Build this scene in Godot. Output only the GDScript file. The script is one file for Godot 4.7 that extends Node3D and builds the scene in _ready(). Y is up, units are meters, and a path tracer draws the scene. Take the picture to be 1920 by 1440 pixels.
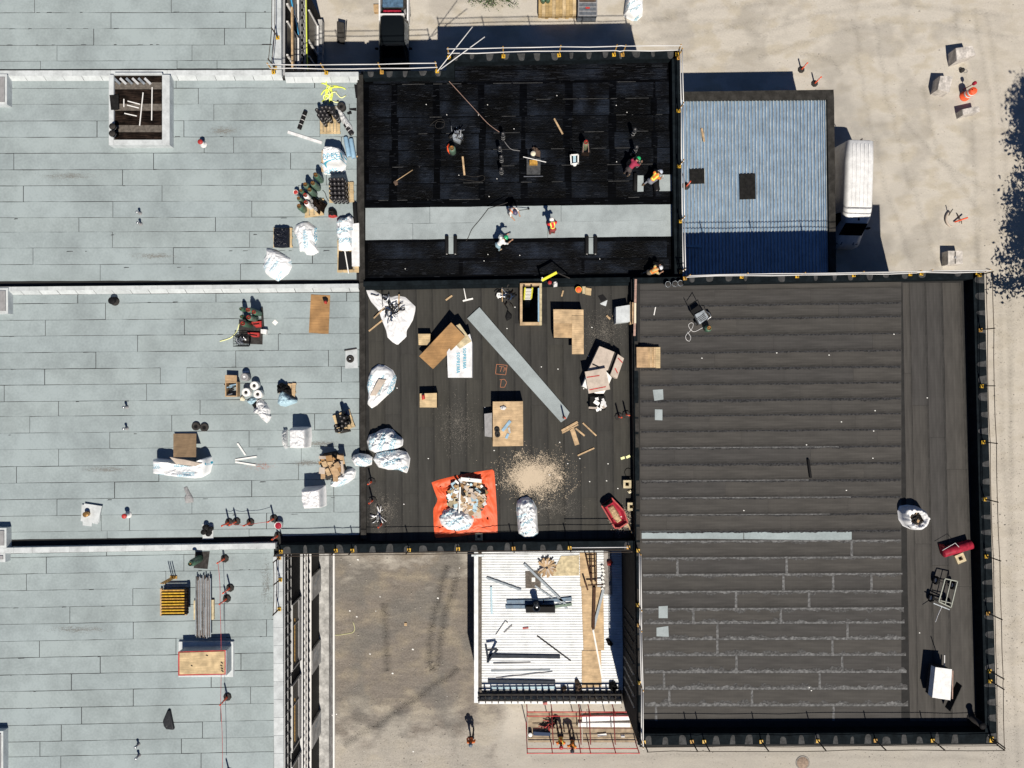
extends Node3D

# ---- pixel of the photograph (1920 x 1440) -> point at a known height: the camera looks straight down
const CAM_H := 48.0
const FPX := 1333.0
const HR := 7.9      # grey, tarred and middle roofs
const HE := 8.5      # large dark roof
const HS := 4.3      # ribbed steel deck
const HW := 3.6      # white deck under construction
var M := {}
var rng := RandomNumberGenerator.new()
var nz := FastNoiseLite.new()
var taken := {}

func W(px: float, py: float, h: float = HR) -> Vector3:
	var k := (CAM_H - h) / FPX
	return Vector3((px - 960.0) * k, h, (py - 720.0) * k)

func mpx(h: float = HR) -> float:
	return (CAM_H - h) / FPX

# ---- nodes
func numbered(called: String) -> String:
	if not taken.has(called):
		taken[called] = 0
		return called
	taken[called] += 1
	return "%s_%03d" % [called, taken[called]]

func tag(o: Node, label: String, cat: String, group: String = "") -> Node:
	o.set_meta("label", label); o.set_meta("category", cat)
	if group != "": o.set_meta("group", group)
	return o

func T(called: String, label: String, cat: String, at: Vector3 = Vector3.ZERO, group: String = "") -> Node3D:
	var o := Node3D.new()
	o.name = numbered(called); add_child(o); o.position = at
	tag(o, label, cat, group)
	return o

func part(st: SurfaceTool, called: String, m: Material, parent: Node3D, label: String = "") -> MeshInstance3D:
	var o := MeshInstance3D.new()
	st.generate_normals()
	o.mesh = st.commit()
	o.material_override = m
	o.name = called
	parent.add_child(o, true)
	if parent != self:
		o.global_transform = Transform3D.IDENTITY
	if label != "": o.set_meta("label", label)
	return o

func solo(st: SurfaceTool, called: String, m: Material, label: String, cat: String, group: String = "") -> MeshInstance3D:
	st.generate_normals()
	var raw := st.commit()
	var bb := raw.get_aabb()
	var base := Vector3(bb.get_center().x, bb.position.y, bb.get_center().z)
	var s2 := SurfaceTool.new()
	s2.begin(Mesh.PRIMITIVE_TRIANGLES)
	s2.append_from(raw, 0, Transform3D(Basis(), -base))
	var o := MeshInstance3D.new()
	o.mesh = s2.commit()
	o.material_override = m
	o.name = numbered(called)
	add_child(o); o.position = base
	tag(o, label, cat, group)
	return o

func struct(st: SurfaceTool, called: String, m: Material) -> MeshInstance3D:
	var o := part(st, called, m, self)
	o.set_meta("kind", "structure")
	return o

func dup(o: Node3D, at: Vector3, turn: float = 0.0, label: String = "", called: String = "") -> Node3D:
	var c: Node3D = o.duplicate()
	var base := called if called != "" else str(o.name).rstrip("0123456789").rstrip("_")
	c.name = numbered(base)
	add_child(c); c.position = at; c.rotation.y = turn
	if label != "": c.set_meta("label", label)
	return c

# ---- shapes: all are added to a SurfaceTool in world coordinates
func S(smooth: bool = false) -> SurfaceTool:
	var st := SurfaceTool.new()
	st.begin(Mesh.PRIMITIVE_TRIANGLES)
	st.set_smooth_group(0 if smooth else -1)
	return st

func tri(st: SurfaceTool, a: Vector3, b: Vector3, c: Vector3) -> void:
	st.add_vertex(a); st.add_vertex(c); st.add_vertex(b)

func quad(st: SurfaceTool, a: Vector3, b: Vector3, c: Vector3, d: Vector3) -> void:
	tri(st, a, b, c); tri(st, a, c, d)

func prism(st: SurfaceTool, poly: PackedVector2Array, y0: float, y1: float, top_scale: float = 1.0) -> void:
	var p := poly.duplicate()
	var area := 0.0
	for i in p.size():
		var q: Vector2 = p[(i + 1) % p.size()]
		area += p[i].x * q.y - q.x * p[i].y
	if area > 0.0: p.reverse()
	var c := Vector2.ZERO
	for v in p: c += v
	c /= p.size()
	var tp := PackedVector2Array()
	for v in p: tp.append(c + (v - c) * top_scale)
	var n := p.size()
	for i in n:
		var j := (i + 1) % n
		quad(st, Vector3(p[i].x, y0, p[i].y), Vector3(p[j].x, y0, p[j].y), Vector3(tp[j].x, y1, tp[j].y), Vector3(tp[i].x, y1, tp[i].y))
	var ix := Geometry2D.triangulate_polygon(p)
	for k in range(0, ix.size(), 3):
		var a := ix[k]; var b := ix[k + 1]; var d := ix[k + 2]
		var s := (p[b] - p[a]).cross(p[d] - p[a])
		if s > 0.0:
			var t := b; b = d; d = t
		tri(st, Vector3(tp[a].x, y1, tp[a].y), Vector3(tp[b].x, y1, tp[b].y), Vector3(tp[d].x, y1, tp[d].y))
		tri(st, Vector3(p[a].x, y0, p[a].y), Vector3(p[d].x, y0, p[d].y), Vector3(p[b].x, y0, p[b].y))

func pxs(pts: Array, h: float) -> PackedVector2Array:
	var r := PackedVector2Array()
	for k in range(0, pts.size(), 2):
		var v := W(pts[k], pts[k + 1], h)
		r.append(Vector2(v.x, v.z))
	return r

# polygon given by its pixels on the TOP face, extruded straight down
func slab(st: SurfaceTool, pts: Array, y0: float, y1: float) -> void:
	prism(st, pxs(pts, y1), y0, y1)

func rect(x0: float, y0: float, x1: float, y1: float) -> Array:
	return [x0, y0, x1, y0, x1, y1, x0, y1]

func box(st: SurfaceTool, c: Vector3, size: Vector3, b: Basis = Basis(), bev: float = 0.0) -> void:
	var h := size * 0.5
	var bv := minf(bev, minf(h.x, minf(h.y, h.z)) * 0.9)
	if bv <= 0.0:
		var v := []
		for i in 8:
			v.append(c + b * Vector3(h.x if i & 1 else -h.x, h.y if i & 2 else -h.y, h.z if i & 4 else -h.z))
		quad(st, v[0], v[2], v[3], v[1]); quad(st, v[4], v[5], v[7], v[6])
		quad(st, v[0], v[4], v[6], v[2]); quad(st, v[1], v[3], v[7], v[5])
		quad(st, v[2], v[6], v[7], v[3]); quad(st, v[0], v[1], v[5], v[4])
		return
	# four-sided box with a chamfer round the top and the upright edges
	var ring := func(ex: float, y: float) -> Array:
		var hx := h.x - ex; var hz := h.z - ex; var q := bv
		var l := [Vector3(hx - q, y, hz), Vector3(hx, y, hz - q), Vector3(hx, y, -hz + q), Vector3(hx - q, y, -hz), Vector3(-hx + q, y, -hz), Vector3(-hx, y, -hz + q), Vector3(-hx, y, hz - q), Vector3(-hx + q, y, hz)]
		var r := []
		for e in l: r.append(c + b * e)
		return r
	var r0: Array = ring.call(0.0, -h.y)
	var r1: Array = ring.call(0.0, h.y - bv)
	var r2: Array = ring.call(bv, h.y)
	for i in 8:
		var j := (i + 1) % 8
		quad(st, r0[i], r0[j], r1[j], r1[i]); quad(st, r1[i], r1[j], r2[j], r2[i])
		tri(st, c + b * Vector3(0, h.y, 0), r2[i], r2[j]); tri(st, c + b * Vector3(0, -h.y, 0), r0[j], r0[i])

# a squared bar between two points
func bar(st: SurfaceTool, a: Vector3, b: Vector3, w: float, t: float) -> void:
	var d := b - a
	var up := Vector3.UP if absf(d.normalized().y) < 0.95 else Vector3.RIGHT
	var z := d.normalized(); var x := up.cross(z).normalized(); var y := z.cross(x)
	box(st, (a + b) * 0.5, Vector3(w, t, d.length()), Basis(x, y, z))

func ring_of(c: Vector3, x: Vector3, y: Vector3, r: float, n: int) -> Array:
	var l := []
	for i in n:
		var a := TAU * i / n
		l.append(c + (x * cos(a) + y * sin(a)) * r)
	return l

func tube(st: SurfaceTool, pts: Array, r, n: int = 8, caps: bool = true) -> void:
	var rings := []
	for i in pts.size():
		var d: Vector3 = (pts[mini(i + 1, pts.size() - 1)] - pts[maxi(i - 1, 0)]).normalized()
		var up := Vector3.UP if absf(d.y) < 0.9 else Vector3.RIGHT
		var x := up.cross(d).normalized(); var y := d.cross(x)
		var rr: float = r[i] if r is Array else r
		rings.append(ring_of(pts[i], x, y, rr, n))
	for i in rings.size() - 1:
		for k in n:
			var j := (k + 1) % n
			quad(st, rings[i][k], rings[i][j], rings[i + 1][j], rings[i + 1][k])
	if caps:
		var e := rings.size() - 1
		for k in n:
			var j := (k + 1) % n
			tri(st, pts[0], rings[0][j], rings[0][k]); tri(st, pts[e], rings[e][k], rings[e][j])

# profile: [[radius, height], ...] round an upright axis at c (or along b's y)
func lathe(st: SurfaceTool, c: Vector3, prof: Array, n: int = 14, b: Basis = Basis()) -> void:
	var rings := []
	for q in prof:
		rings.append(ring_of(c + b * Vector3(0, q[1], 0), b.x, b.z * -1.0, maxf(q[0], 0.0004), n))
	for i in rings.size() - 1:
		for k in n:
			var j := (k + 1) % n
			quad(st, rings[i][k], rings[i][j], rings[i + 1][j], rings[i + 1][k])
	for k in n:
		var j := (k + 1) % n
		tri(st, c + b * Vector3(0, prof[0][1], 0), rings[0][j], rings[0][k])
		var e := rings.size() - 1
		tri(st, c + b * Vector3(0, prof[e][1], 0), rings[e][k], rings[e][j])

# cloth, sack or wrapped load: outline pixels, resting on y0, with a soft crumpled top
func blob(st: SurfaceTool, outline: Array, y0: float, ht: float, boxy: float = 2.5, wr: float = 0.12, turn: float = 0.0, uvs: float = 0.35, dish: float = 0.0, lean: float = 0.35) -> void:
	var op := pxs(outline, y0 + ht * lean)
	var c := Vector2.ZERO
	for v in op: c += v
	c /= op.size()
	var ring := []
	var per := 0.0
	for i in op.size(): per += op[i].distance_to(op[(i + 1) % op.size()])
	var n := 72
	var step := per / n
	var acc := 0.0
	for i in op.size():
		var a: Vector2 = op[i]; var b: Vector2 = op[(i + 1) % op.size()]
		var l := a.distance_to(b)
		while acc < l and ring.size() < n:
			ring.append(a.lerp(b, acc / l)); acc += step
		acc -= l
	n = ring.size()
	var R := 20
	var seed_o := rng.randf() * 400.0
	var grid := []
	var cr := cos(turn); var sr := sin(turn)
	for k in R + 1:
		var t := float(k) / R
		var row := []
		for i in n:
			var q: Vector2 = c.lerp(ring[i], t)
			var ang := TAU * i / n
			var prof := pow(maxf(0.0, 1.0 - pow(t, boxy)), 0.62)
			if dish > 0.0: prof *= 1.0 - dish * pow(maxf(0.0, 1.0 - t * 1.5), 0.6)
			var f := nz.get_noise_3d(q.x * 40.0 + seed_o, q.y * 40.0, seed_o)
			var g := nz.get_noise_3d(cos(ang) * 90.0 + seed_o, sin(ang) * 90.0, t * 30.0)
			var w2 := nz.get_noise_3d(q.x * 120.0, q.y * 120.0 + seed_o, 9.0)
			var y := y0 + 0.004 + ht * (prof + wr * (absf(f) * -2.2 + 0.5 + g * 1.6 * t + w2 * 1.1) * clampf((1.0 - t) * 4.0, 0.0, 1.0))
			if k == R: y = y0
			row.append(Vector3(q.x, maxf(y, y0), q.y))
		grid.append(row)
	for k in R:
		for i in n:
			var j := (i + 1) % n
			for v in [[k, i], [k, j], [k + 1, j], [k, i], [k + 1, j], [k + 1, i]]:
				var p: Vector3 = grid[v[0]][v[1]]
				st.set_uv(Vector2((p.x - c.x) * cr - (p.z - c.y) * sr, (p.x - c.x) * sr + (p.z - c.y) * cr) * uvs + Vector2(0.5, 0.5))
				st.add_vertex(p)
	for i in n:
		tri(st, Vector3(c.x, y0, c.y), grid[R][i], grid[R][(i + 1) % n])

# one membrane sheet: four corner pixels (going round), thin, with slightly wavering edges
func sheet(parent: Node3D, called: String, m: Material, q: Array, h: float, gap: float = 0.012, lift: float = 0.006) -> MeshInstance3D:
	var a := W(q[0], q[1], h); var b := W(q[2], q[3], h); var c := W(q[4], q[5], h); var d := W(q[6], q[7], h)
	var len := a.distance_to(b)
	var n := maxi(2, int(len / 0.7))
	var st := S()
	var ux := (b - a).normalized(); var uz := (d - a).normalized()
	var top := []; var bot := []
	var jt := 0.0 if gap < 0.004 else 0.011
	for i in n + 1:
		var t := float(i) / n
		var e := gap * 1.4 * (1.0 if i == 0 else (-1.0 if i == n else 0.0))
		top.append(a.lerp(b, t) + uz * (gap + rng.randf_range(-jt, jt)) + ux * e + Vector3(0, lift, 0))
		bot.append(d.lerp(c, t) - uz * (gap + rng.randf_range(-jt, jt)) + ux * e + Vector3(0, lift, 0))
	var dn := Vector3(0, -lift + 0.001, 0)
	for i in n:
		var w := [bot[i], bot[i + 1], top[i + 1], top[i]]
		for v in [0, 2, 1, 0, 3, 2]:
			st.set_uv(Vector2(float(i + (1 if v == 1 or v == 2 else 0)) / n * len, 1.0 if v < 2 else 0.0))
			st.add_vertex(w[v])
		quad(st, bot[i] + dn, bot[i + 1] + dn, bot[i + 1], bot[i])
		quad(st, top[i + 1] + dn, top[i] + dn, top[i], top[i + 1])
	quad(st, top[0] + dn, bot[0] + dn, bot[0], top[0])
	quad(st, bot[n] + dn, top[n] + dn, top[n], bot[n])
	return part(st, called, m, parent)

# rows of sheets: ys = row boundaries at x0, slope in px per px, joints = list per row
func rows(parent: Node3D, mats: Array, x0: float, x1: float, ys: Array, slopes: Array, joints: Array, h: float, rgap: float = 0.012) -> void:
	for i in ys.size() - 1:
		var xs: Array = [x0]
		if i < joints.size():
			for j in joints[i]:
				if j > x0 + 12 and j < x1 - 12: xs.append(j)
		xs.append(x1)
		xs.sort()
		var s0: float = slopes[0] + (slopes[1] - slopes[0]) * i / (ys.size() - 1.0)
		var s1: float = slopes[0] + (slopes[1] - slopes[0]) * (i + 1) / (ys.size() - 1.0)
		for k in xs.size() - 1:
			var a: float = xs[k]; var b: float = xs[k + 1]
			var m: Material = mats[rng.randi() % mats.size()]
			sheet(parent, "membrane_sheet", m, [a, ys[i] + (a - x0) * s0, b, ys[i] + (b - x0) * s0, b, ys[i + 1] + (b - x0) * s1, a, ys[i + 1] + (a - x0) * s1], h, rgap * rng.randf_range(0.5, 1.4), 0.0045 + 0.002 * (i % 3))

# ---- materials
func lin(r: float, g: float, b: float) -> Color:
	return Color(r, g, b).linear_to_srgb()

var tex_grain: ImageTexture
var tex_blotch: ImageTexture
var tex_streak: ImageTexture
var tex_ply: ImageTexture
var tex_print: ImageTexture
var tex_base: ImageTexture
var tex_tar: ImageTexture
var tex_tarn: ImageTexture
var tex_talc: ImageTexture

func noise_image(size: int, f: Callable) -> ImageTexture:
	var im := Image.create(size, size, true, Image.FORMAT_RGB8)
	var data := PackedByteArray()
	data.resize(size * size * 3)
	for y in size:
		for x in size:
			var c: Vector3 = f.call(x, y)
			var o := (y * size + x) * 3
			data[o] = int(clampf(c.x, 0, 1) * 255); data[o + 1] = int(clampf(c.y, 0, 1) * 255); data[o + 2] = int(clampf(c.z, 0, 1) * 255)
	im = Image.create_from_data(size, size, false, Image.FORMAT_RGB8, data)
	return ImageTexture.create_from_image(im)

func seamless(size: int, freq: float, oct: int, sd: int) -> PackedByteArray:
	var n := FastNoiseLite.new()
	n.seed = sd; n.frequency = freq; n.fractal_octaves = oct
	var im := n.get_seamless_image(size, size, false, false, 0.12)
	im.convert(Image.FORMAT_L8)
	return im.get_data()

func make_textures() -> void:
	var fine := seamless(256, 0.35, 2, 3)
	var mid := seamless(256, 0.05, 4, 5)
	var big := seamless(256, 0.012, 4, 8)
	tex_grain = noise_image(256, func(x, y):
		var v := 0.95 + 0.10 * (fine[y * 256 + x] / 255.0 - 0.5) + 0.08 * (mid[y * 256 + x] / 255.0 - 0.5) + 0.14 * (big[y * 256 + x] / 255.0 - 0.5)
		return Vector3(v, v, v))
	tex_blotch = noise_image(256, func(x, y):
		var v := 0.86 + 0.3 * (big[y * 256 + x] / 255.0 - 0.5) + 0.2 * (mid[y * 256 + x] / 255.0 - 0.5) + 0.12 * (fine[y * 256 + x] / 255.0 - 0.5)
		return Vector3(v, v, v))
	tex_streak = noise_image(256, func(x, y):
		var s: float = mid[((y * 5) % 256) * 256 + (x / 5)] / 255.0 - 0.5
		var f2: float = fine[y * 256 + x] / 255.0 - 0.5
		var v: float = 0.5 + 0.9 * s + 0.55 * f2 * (0.4 + mid[y * 256 + x] / 255.0) + 0.5 * (big[y * 256 + x] / 255.0 - 0.5)
		return Vector3(v, v, v))
	tex_ply = noise_image(256, func(x, y):
		var s: float = mid[((y * 4) % 256) * 256 + (x / 6)] / 255.0 - 0.5
		var k: float = 0.84 + 0.2 * s + 0.25 * (big[y * 256 + x] / 255.0 - 0.5)
		return Vector3(k, k * 0.985, k * 0.95))
	# sheet with a printed mid line, edge lines and the faint quilt of the backing
	tex_base = noise_image(256, func(x, y):
		var v: float = 0.86 + 0.18 * (big[y * 256 + x] / 255.0 - 0.5) + 0.10 * (fine[y * 256 + x] / 255.0 - 0.5)
		if x % 8 == 0: v += 0.03
		if y > 121 and y < 128: v += 0.09
		if y > 190 and y < 228: v -= 0.07 + 0.10 * (mid[y * 256 + x] / 255.0 - 0.5)
		if y >= 228: v -= 0.20 + 0.26 * (mid[y * 256 + x] / 255.0 - 0.5)
		return Vector3(v, v * 0.985, v * 0.965))
	tex_tar = noise_image(256, func(x, y):
		var s: float = mid[((y * 7) % 256) * 256 + (x / 4)] / 255.0 - 0.5
		var g: float = big[y * 256 + x] / 255.0
		var f2: float = fine[((y * 2) % 256) * 256 + x] / 255.0
		var v: float = 0.34 + 0.5 * s + 0.95 * (g - 0.42) + 0.75 * pow(f2, 3.0) * g
		return Vector3(v, v, v))
	tex_talc = noise_image(256, func(x, y):
		var v: float = 0.80 + 0.55 * (mid[y * 256 + x] / 255.0 - 0.5) + 0.35 * (fine[y * 256 + x] / 255.0 - 0.5)
		return Vector3(v, v, v))
	var hb := PackedByteArray(); hb.resize(256 * 256)
	for i in 256 * 256: hb[i] = int(fine[i] * 0.6 + mid[(i * 3) % 65536] * 0.4)
	var nim := Image.create_from_data(256, 256, false, Image.FORMAT_L8, hb)
	nim.convert(Image.FORMAT_RGBA8); nim.bump_map_to_normal_map(3.0)
	tex_tarn = ImageTexture.create_from_image(nim)
	# maker's print on wrapping foil
	var font := {"S": [14, 17, 16, 14, 1, 17, 14], "O": [14, 17, 17, 17, 17, 17, 14], "P": [30, 17, 17, 30, 16, 16, 16], "R": [30, 17, 17, 30, 20, 18, 17], "E": [31, 16, 16, 30, 16, 16, 31], "M": [17, 27, 21, 21, 17, 17, 17], "A": [14, 17, 17, 31, 17, 17, 17]}
	var im := Image.create(512, 512, true, Image.FORMAT_RGB8)
	im.fill(Color(0.97, 0.975, 0.98))
	var teal := Color(0.05, 0.60, 0.74)
	for line in 3:
		var ox := 34 + line * 60; var oy := 60 + line * 160
		for ch in "SOPREMA":
			var gl: Array = font[ch]
			for r in 7:
				for k in 5:
					if gl[r] & (16 >> k): im.fill_rect(Rect2i(ox + k * 7, oy + r * 7, 7, 7), teal)
			ox += 42
		im.fill_rect(Rect2i(34 + line * 60, oy + 60, 220, 7), teal.lerp(Color.WHITE, 0.25))
	im.generate_mipmaps()
	tex_print = ImageTexture.create_from_image(im)

func mat(c: Color, rough: float = 0.8, tex: Texture2D = null, sc: float = 0.3, metal: float = 0.0) -> StandardMaterial3D:
	var m := StandardMaterial3D.new()
	m.albedo_color = c; m.roughness = rough; m.metallic = metal
	if c.get_luminance() < 0.32 and metal == 0.0: m.metallic_specular = 0.2
	if tex != null:
		m.albedo_texture = tex
		m.uv1_triplanar = true; m.uv1_world_triplanar = true
		m.uv1_scale = Vector3(sc, sc, sc)
	return m

func uvmat(c: Color, rough: float, tex: Texture2D, sc: Vector3 = Vector3.ONE) -> StandardMaterial3D:
	var m := StandardMaterial3D.new()
	m.albedo_color = c; m.roughness = rough; m.albedo_texture = tex; m.uv1_scale = sc
	return m

func make_materials() -> void:
	make_textures()
	var g: Array = []
	for k in [[0.368, 0.412, 0.418], [0.371, 0.415, 0.421], [0.365, 0.410, 0.418], [0.373, 0.416, 0.419], [0.369, 0.412, 0.415]]:
		g.append(mat(lin(k[0] * 0.865, k[1] * 0.915, k[2] * 0.94), 0.9, tex_grain, 0.07))
	M.cap = g
	M.cap_new = [mat(lin(0.335, 0.385, 0.40), 0.9, tex_grain, 0.13), mat(lin(0.35, 0.40, 0.415), 0.9, tex_grain, 0.13)]
	M.coping = mat(lin(0.52, 0.56, 0.58), 0.75, tex_grain, 0.4)
	M.coping2 = mat(lin(0.58, 0.62, 0.64), 0.7, tex_grain, 0.4)
	M.underlay = mat(lin(0.03, 0.03, 0.03), 0.8, tex_grain, 0.5)
	var d: Array = []
	for k in [[0.083, 0.079, 0.074], [0.090, 0.085, 0.079], [0.076, 0.073, 0.071], [0.086, 0.081, 0.075]]:
		d.append(uvmat(lin(k[0] * 0.77, k[1] * 0.79, k[2] * 0.82), 0.85, tex_base, Vector3(0.16, 1, 1)))
	M.dark = d
	var c2: Array = []
	for k in [[0.058, 0.056, 0.051], [0.060, 0.058, 0.053], [0.055, 0.053, 0.049], [0.063, 0.060, 0.052]]:
		c2.append(uvmat(lin(k[0] * 0.76, k[1] * 0.79, k[2] * 0.81), 0.85, tex_base, Vector3(0.16, 1, 1)))
	M.mid = c2
	var t: Array = []
	for k in [0.015, 0.021, 0.011, 0.026]:
		var tm := mat(lin(k * 0.6, k * 0.84, k * 1.35), 0.6, tex_tar, 0.13)
		tm.metallic_specular = 0.22
		tm.normal_enabled = true; tm.normal_texture = tex_tarn; tm.normal_scale = 0.4
		t.append(tm)
	M.tar = t
	M.tar_wet = mat(lin(0.0035, 0.0045, 0.007), 0.45, tex_streak, 0.25)
	M.tar_wet.metallic_specular = 0.2
	M.flash = mat(lin(0.010, 0.0145, 0.018), 0.85, tex_blotch, 0.35)
	M.flash.metallic_specular = 0.15
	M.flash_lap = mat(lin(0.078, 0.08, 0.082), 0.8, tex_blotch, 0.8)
	M.kerb = mat(lin(0.045, 0.043, 0.04), 0.75, tex_blotch, 0.5)
	M.talc = mat(lin(0.19, 0.193, 0.197), 0.95, tex_talc, 0.35)
	M.talc2 = mat(lin(0.10, 0.10, 0.101), 0.95, tex_talc, 0.5)
	M.targlint = mat(lin(0.04, 0.045, 0.056), 0.7)  # tone of the painted glints on the tarred roof
	M.soot = mat(lin(0.054, 0.055, 0.060), 0.9, tex_talc, 0.45)
	M.soot2 = mat(lin(0.062, 0.062, 0.064), 0.9, tex_talc, 0.45)
	M.concrete = mat(lin(0.36, 0.34, 0.32), 0.9, tex_blotch, 0.3)
	M.wallw = mat(lin(0.55, 0.55, 0.54), 0.85, tex_blotch, 0.3)
	M.ply = mat(lin(0.62, 0.44, 0.26), 0.8, tex_ply, 0.5)
	M.ply2 = mat(lin(0.70, 0.52, 0.33), 0.8, tex_ply, 0.45)
	M.ply3 = mat(lin(0.74, 0.58, 0.36), 0.8, tex_ply, 0.45)
	M.card = mat(lin(0.46, 0.27, 0.12), 0.85, tex_ply, 0.3)
	M.timber = mat(lin(0.66, 0.48, 0.30), 0.8, tex_ply, 0.8)
	M.polyiso = mat(lin(0.55, 0.47, 0.40), 0.85, tex_grain, 0.5)
	M.white = mat(lin(0.78, 0.79, 0.80), 0.5, tex_grain, 0.8)
	M.foil = uvmat(lin(0.84, 0.85, 0.86), 0.42, tex_print, Vector3(0.85, 0.85, 1))
	M.plain = mat(lin(0.80, 0.81, 0.83), 0.45, tex_grain, 0.6)
	M.paper = mat(lin(0.78, 0.78, 0.76), 0.8)
	M.black = mat(lin(0.012, 0.012, 0.013), 0.6)
	M.rubber = mat(lin(0.02, 0.02, 0.02), 0.85, tex_blotch, 1.0)
	M.char = mat(lin(0.055, 0.052, 0.05), 0.8, tex_blotch, 1.0)
	M.grey = mat(lin(0.30, 0.30, 0.31), 0.7, tex_grain, 1.0)
	M.steel = mat(lin(0.55, 0.57, 0.60), 0.35, tex_grain, 0.8, 0.85)
	M.galv = mat(lin(0.62, 0.68, 0.72), 0.38, tex_blotch, 0.6, 0.55)
	M.green = mat(lin(0.075, 0.17, 0.11), 0.45, tex_blotch, 0.8)
	M.green2 = mat(lin(0.13, 0.22, 0.16), 0.5, tex_blotch, 0.8)
	M.brass = mat(lin(0.42, 0.24, 0.09), 0.35, null, 1.0, 0.7)
	M.red = mat(lin(0.55, 0.045, 0.04), 0.5, tex_blotch, 0.9)
	M.crimson = mat(lin(0.44, 0.03, 0.06), 0.45, tex_blotch, 0.9)
	M.orange = mat(lin(0.85, 0.12, 0.035), 0.55, tex_grain, 0.8)
	M.cone = mat(lin(0.80, 0.10, 0.03), 0.6)
	M.yellow = mat(lin(0.80, 0.48, 0.03), 0.5, tex_blotch, 1.5)
	M.ochre = mat(lin(0.62, 0.34, 0.06), 0.6, tex_blotch, 1.5)
	M.lime = mat(lin(0.75, 0.85, 0.12), 0.6)
	M.blue = mat(lin(0.28, 0.45, 0.60), 0.5, tex_grain, 1.0)
	M.navy = mat(lin(0.03, 0.05, 0.10), 0.6)
	M.skyblue = mat(lin(0.42, 0.60, 0.70), 0.6, tex_grain, 1.0)
	M.brown = mat(lin(0.05, 0.033, 0.025), 0.75, tex_streak, 0.4)
	M.rail_w = mat(lin(0.66, 0.66, 0.66), 0.45)
	M.rail_d = mat(lin(0.07, 0.055, 0.045), 0.6)
	M.glass = mat(lin(0.008, 0.010, 0.014), 0.22)
	M.glass.metallic_specular = 0.3
	M.facade = mat(lin(0.022, 0.023, 0.026), 0.8, tex_blotch, 0.5)
	M.stud = mat(lin(0.45, 0.46, 0.47), 0.5, null, 1.0, 0.4)
	M.deckb = mat(lin(0.33, 0.47, 0.62), 0.45, tex_grain, 0.25, 0.5)
	M.deckw = mat(lin(0.74, 0.78, 0.81), 0.5, tex_grain, 0.35, 0.0)
	M.mould = mat(lin(0.16, 0.14, 0.12), 0.95, tex_blotch, 1.2)
	M.film = mat(lin(0.75, 0.77, 0.79), 0.25)
	M.film.transparency = BaseMaterial3D.TRANSPARENCY_ALPHA
	M.film.albedo_color.a = 0.55

# ---- camera, sky, sun
func set_view() -> void:
	var cam := Camera3D.new()
	cam.name = "camera"
	cam.fov = rad_to_deg(2.0 * atan(720.0 / FPX))
	cam.near = 0.5; cam.far = 900.0
	add_child(cam)
	cam.position = Vector3(0, CAM_H, 0)
	cam.rotation_degrees = Vector3(-90, 0, 0)
	cam.current = true
	var sm := ProceduralSkyMaterial.new()
	sm.sky_top_color = Color(0.21, 0.30, 0.46)
	sm.sky_horizon_color = Color(0.42, 0.52, 0.64)
	sm.sky_curve = 0.12
	sm.ground_bottom_color = Color(0.30, 0.28, 0.25)
	sm.ground_horizon_color = Color(0.42, 0.50, 0.58)
	sm.sun_angle_max = 0.0
	var sky := Sky.new()
	sky.sky_material = sm
	var env := Environment.new()
	env.background_mode = Environment.BG_SKY
	env.sky = sky
	env.background_energy_multiplier = 0.75
	env.tonemap_mode = Environment.TONE_MAPPER_LINEAR
	env.tonemap_exposure = 1.1
	env.sdfgi_enabled = true; env.ssao_enabled = true; env.ssil_enabled = true
	var we := WorldEnvironment.new()
	we.name = "world_environment"
	we.environment = env
	add_child(we)
	var sun := DirectionalLight3D.new()
	sun.name = "sun"
	sun.light_color = Color(1.0, 0.965, 0.91)
	sun.light_energy = 1.6
	sun.light_angular_distance = 0.5
	sun.shadow_enabled = true
	sun.directional_shadow_max_distance = 120.0
	add_child(sun)
	sun.look_at_from_position(Vector3.ZERO, Vector3(-0.165, -1.0, -0.69), Vector3.UP)

# ---- ground: one sheet, its colours computed over the site
func stamp_line(im: PackedFloat32Array, w: int, h: int, pts: Array, width: float, val: float, tread: float) -> void:
	for i in pts.size() - 1:
		var a: Vector2 = pts[i]; var b: Vector2 = pts[i + 1]
		var n := int(a.distance_to(b)) + 1
		var dir := (b - a).normalized(); var nrm := Vector2(-dir.y, dir.x)
		for k in n:
			var c := a.lerp(b, float(k) / n)
			for j in range(-int(width), int(width) + 1):
				var q := c + nrm * j
				var x := int(q.x); var y := int(q.y)
				if x < 0 or y < 0 or x >= w or y >= h: continue
				var e := 1.0 - absf(j) / (width + 1.0)
				var tr := 1.0 + tread * (1.0 if (k + absi(j)) % 6 < 3 else -1.0)
				var at := y * w + x
				im[at] = clampf(im[at] + val * e * tr * 0.35, -1.0, 1.0)

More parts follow.
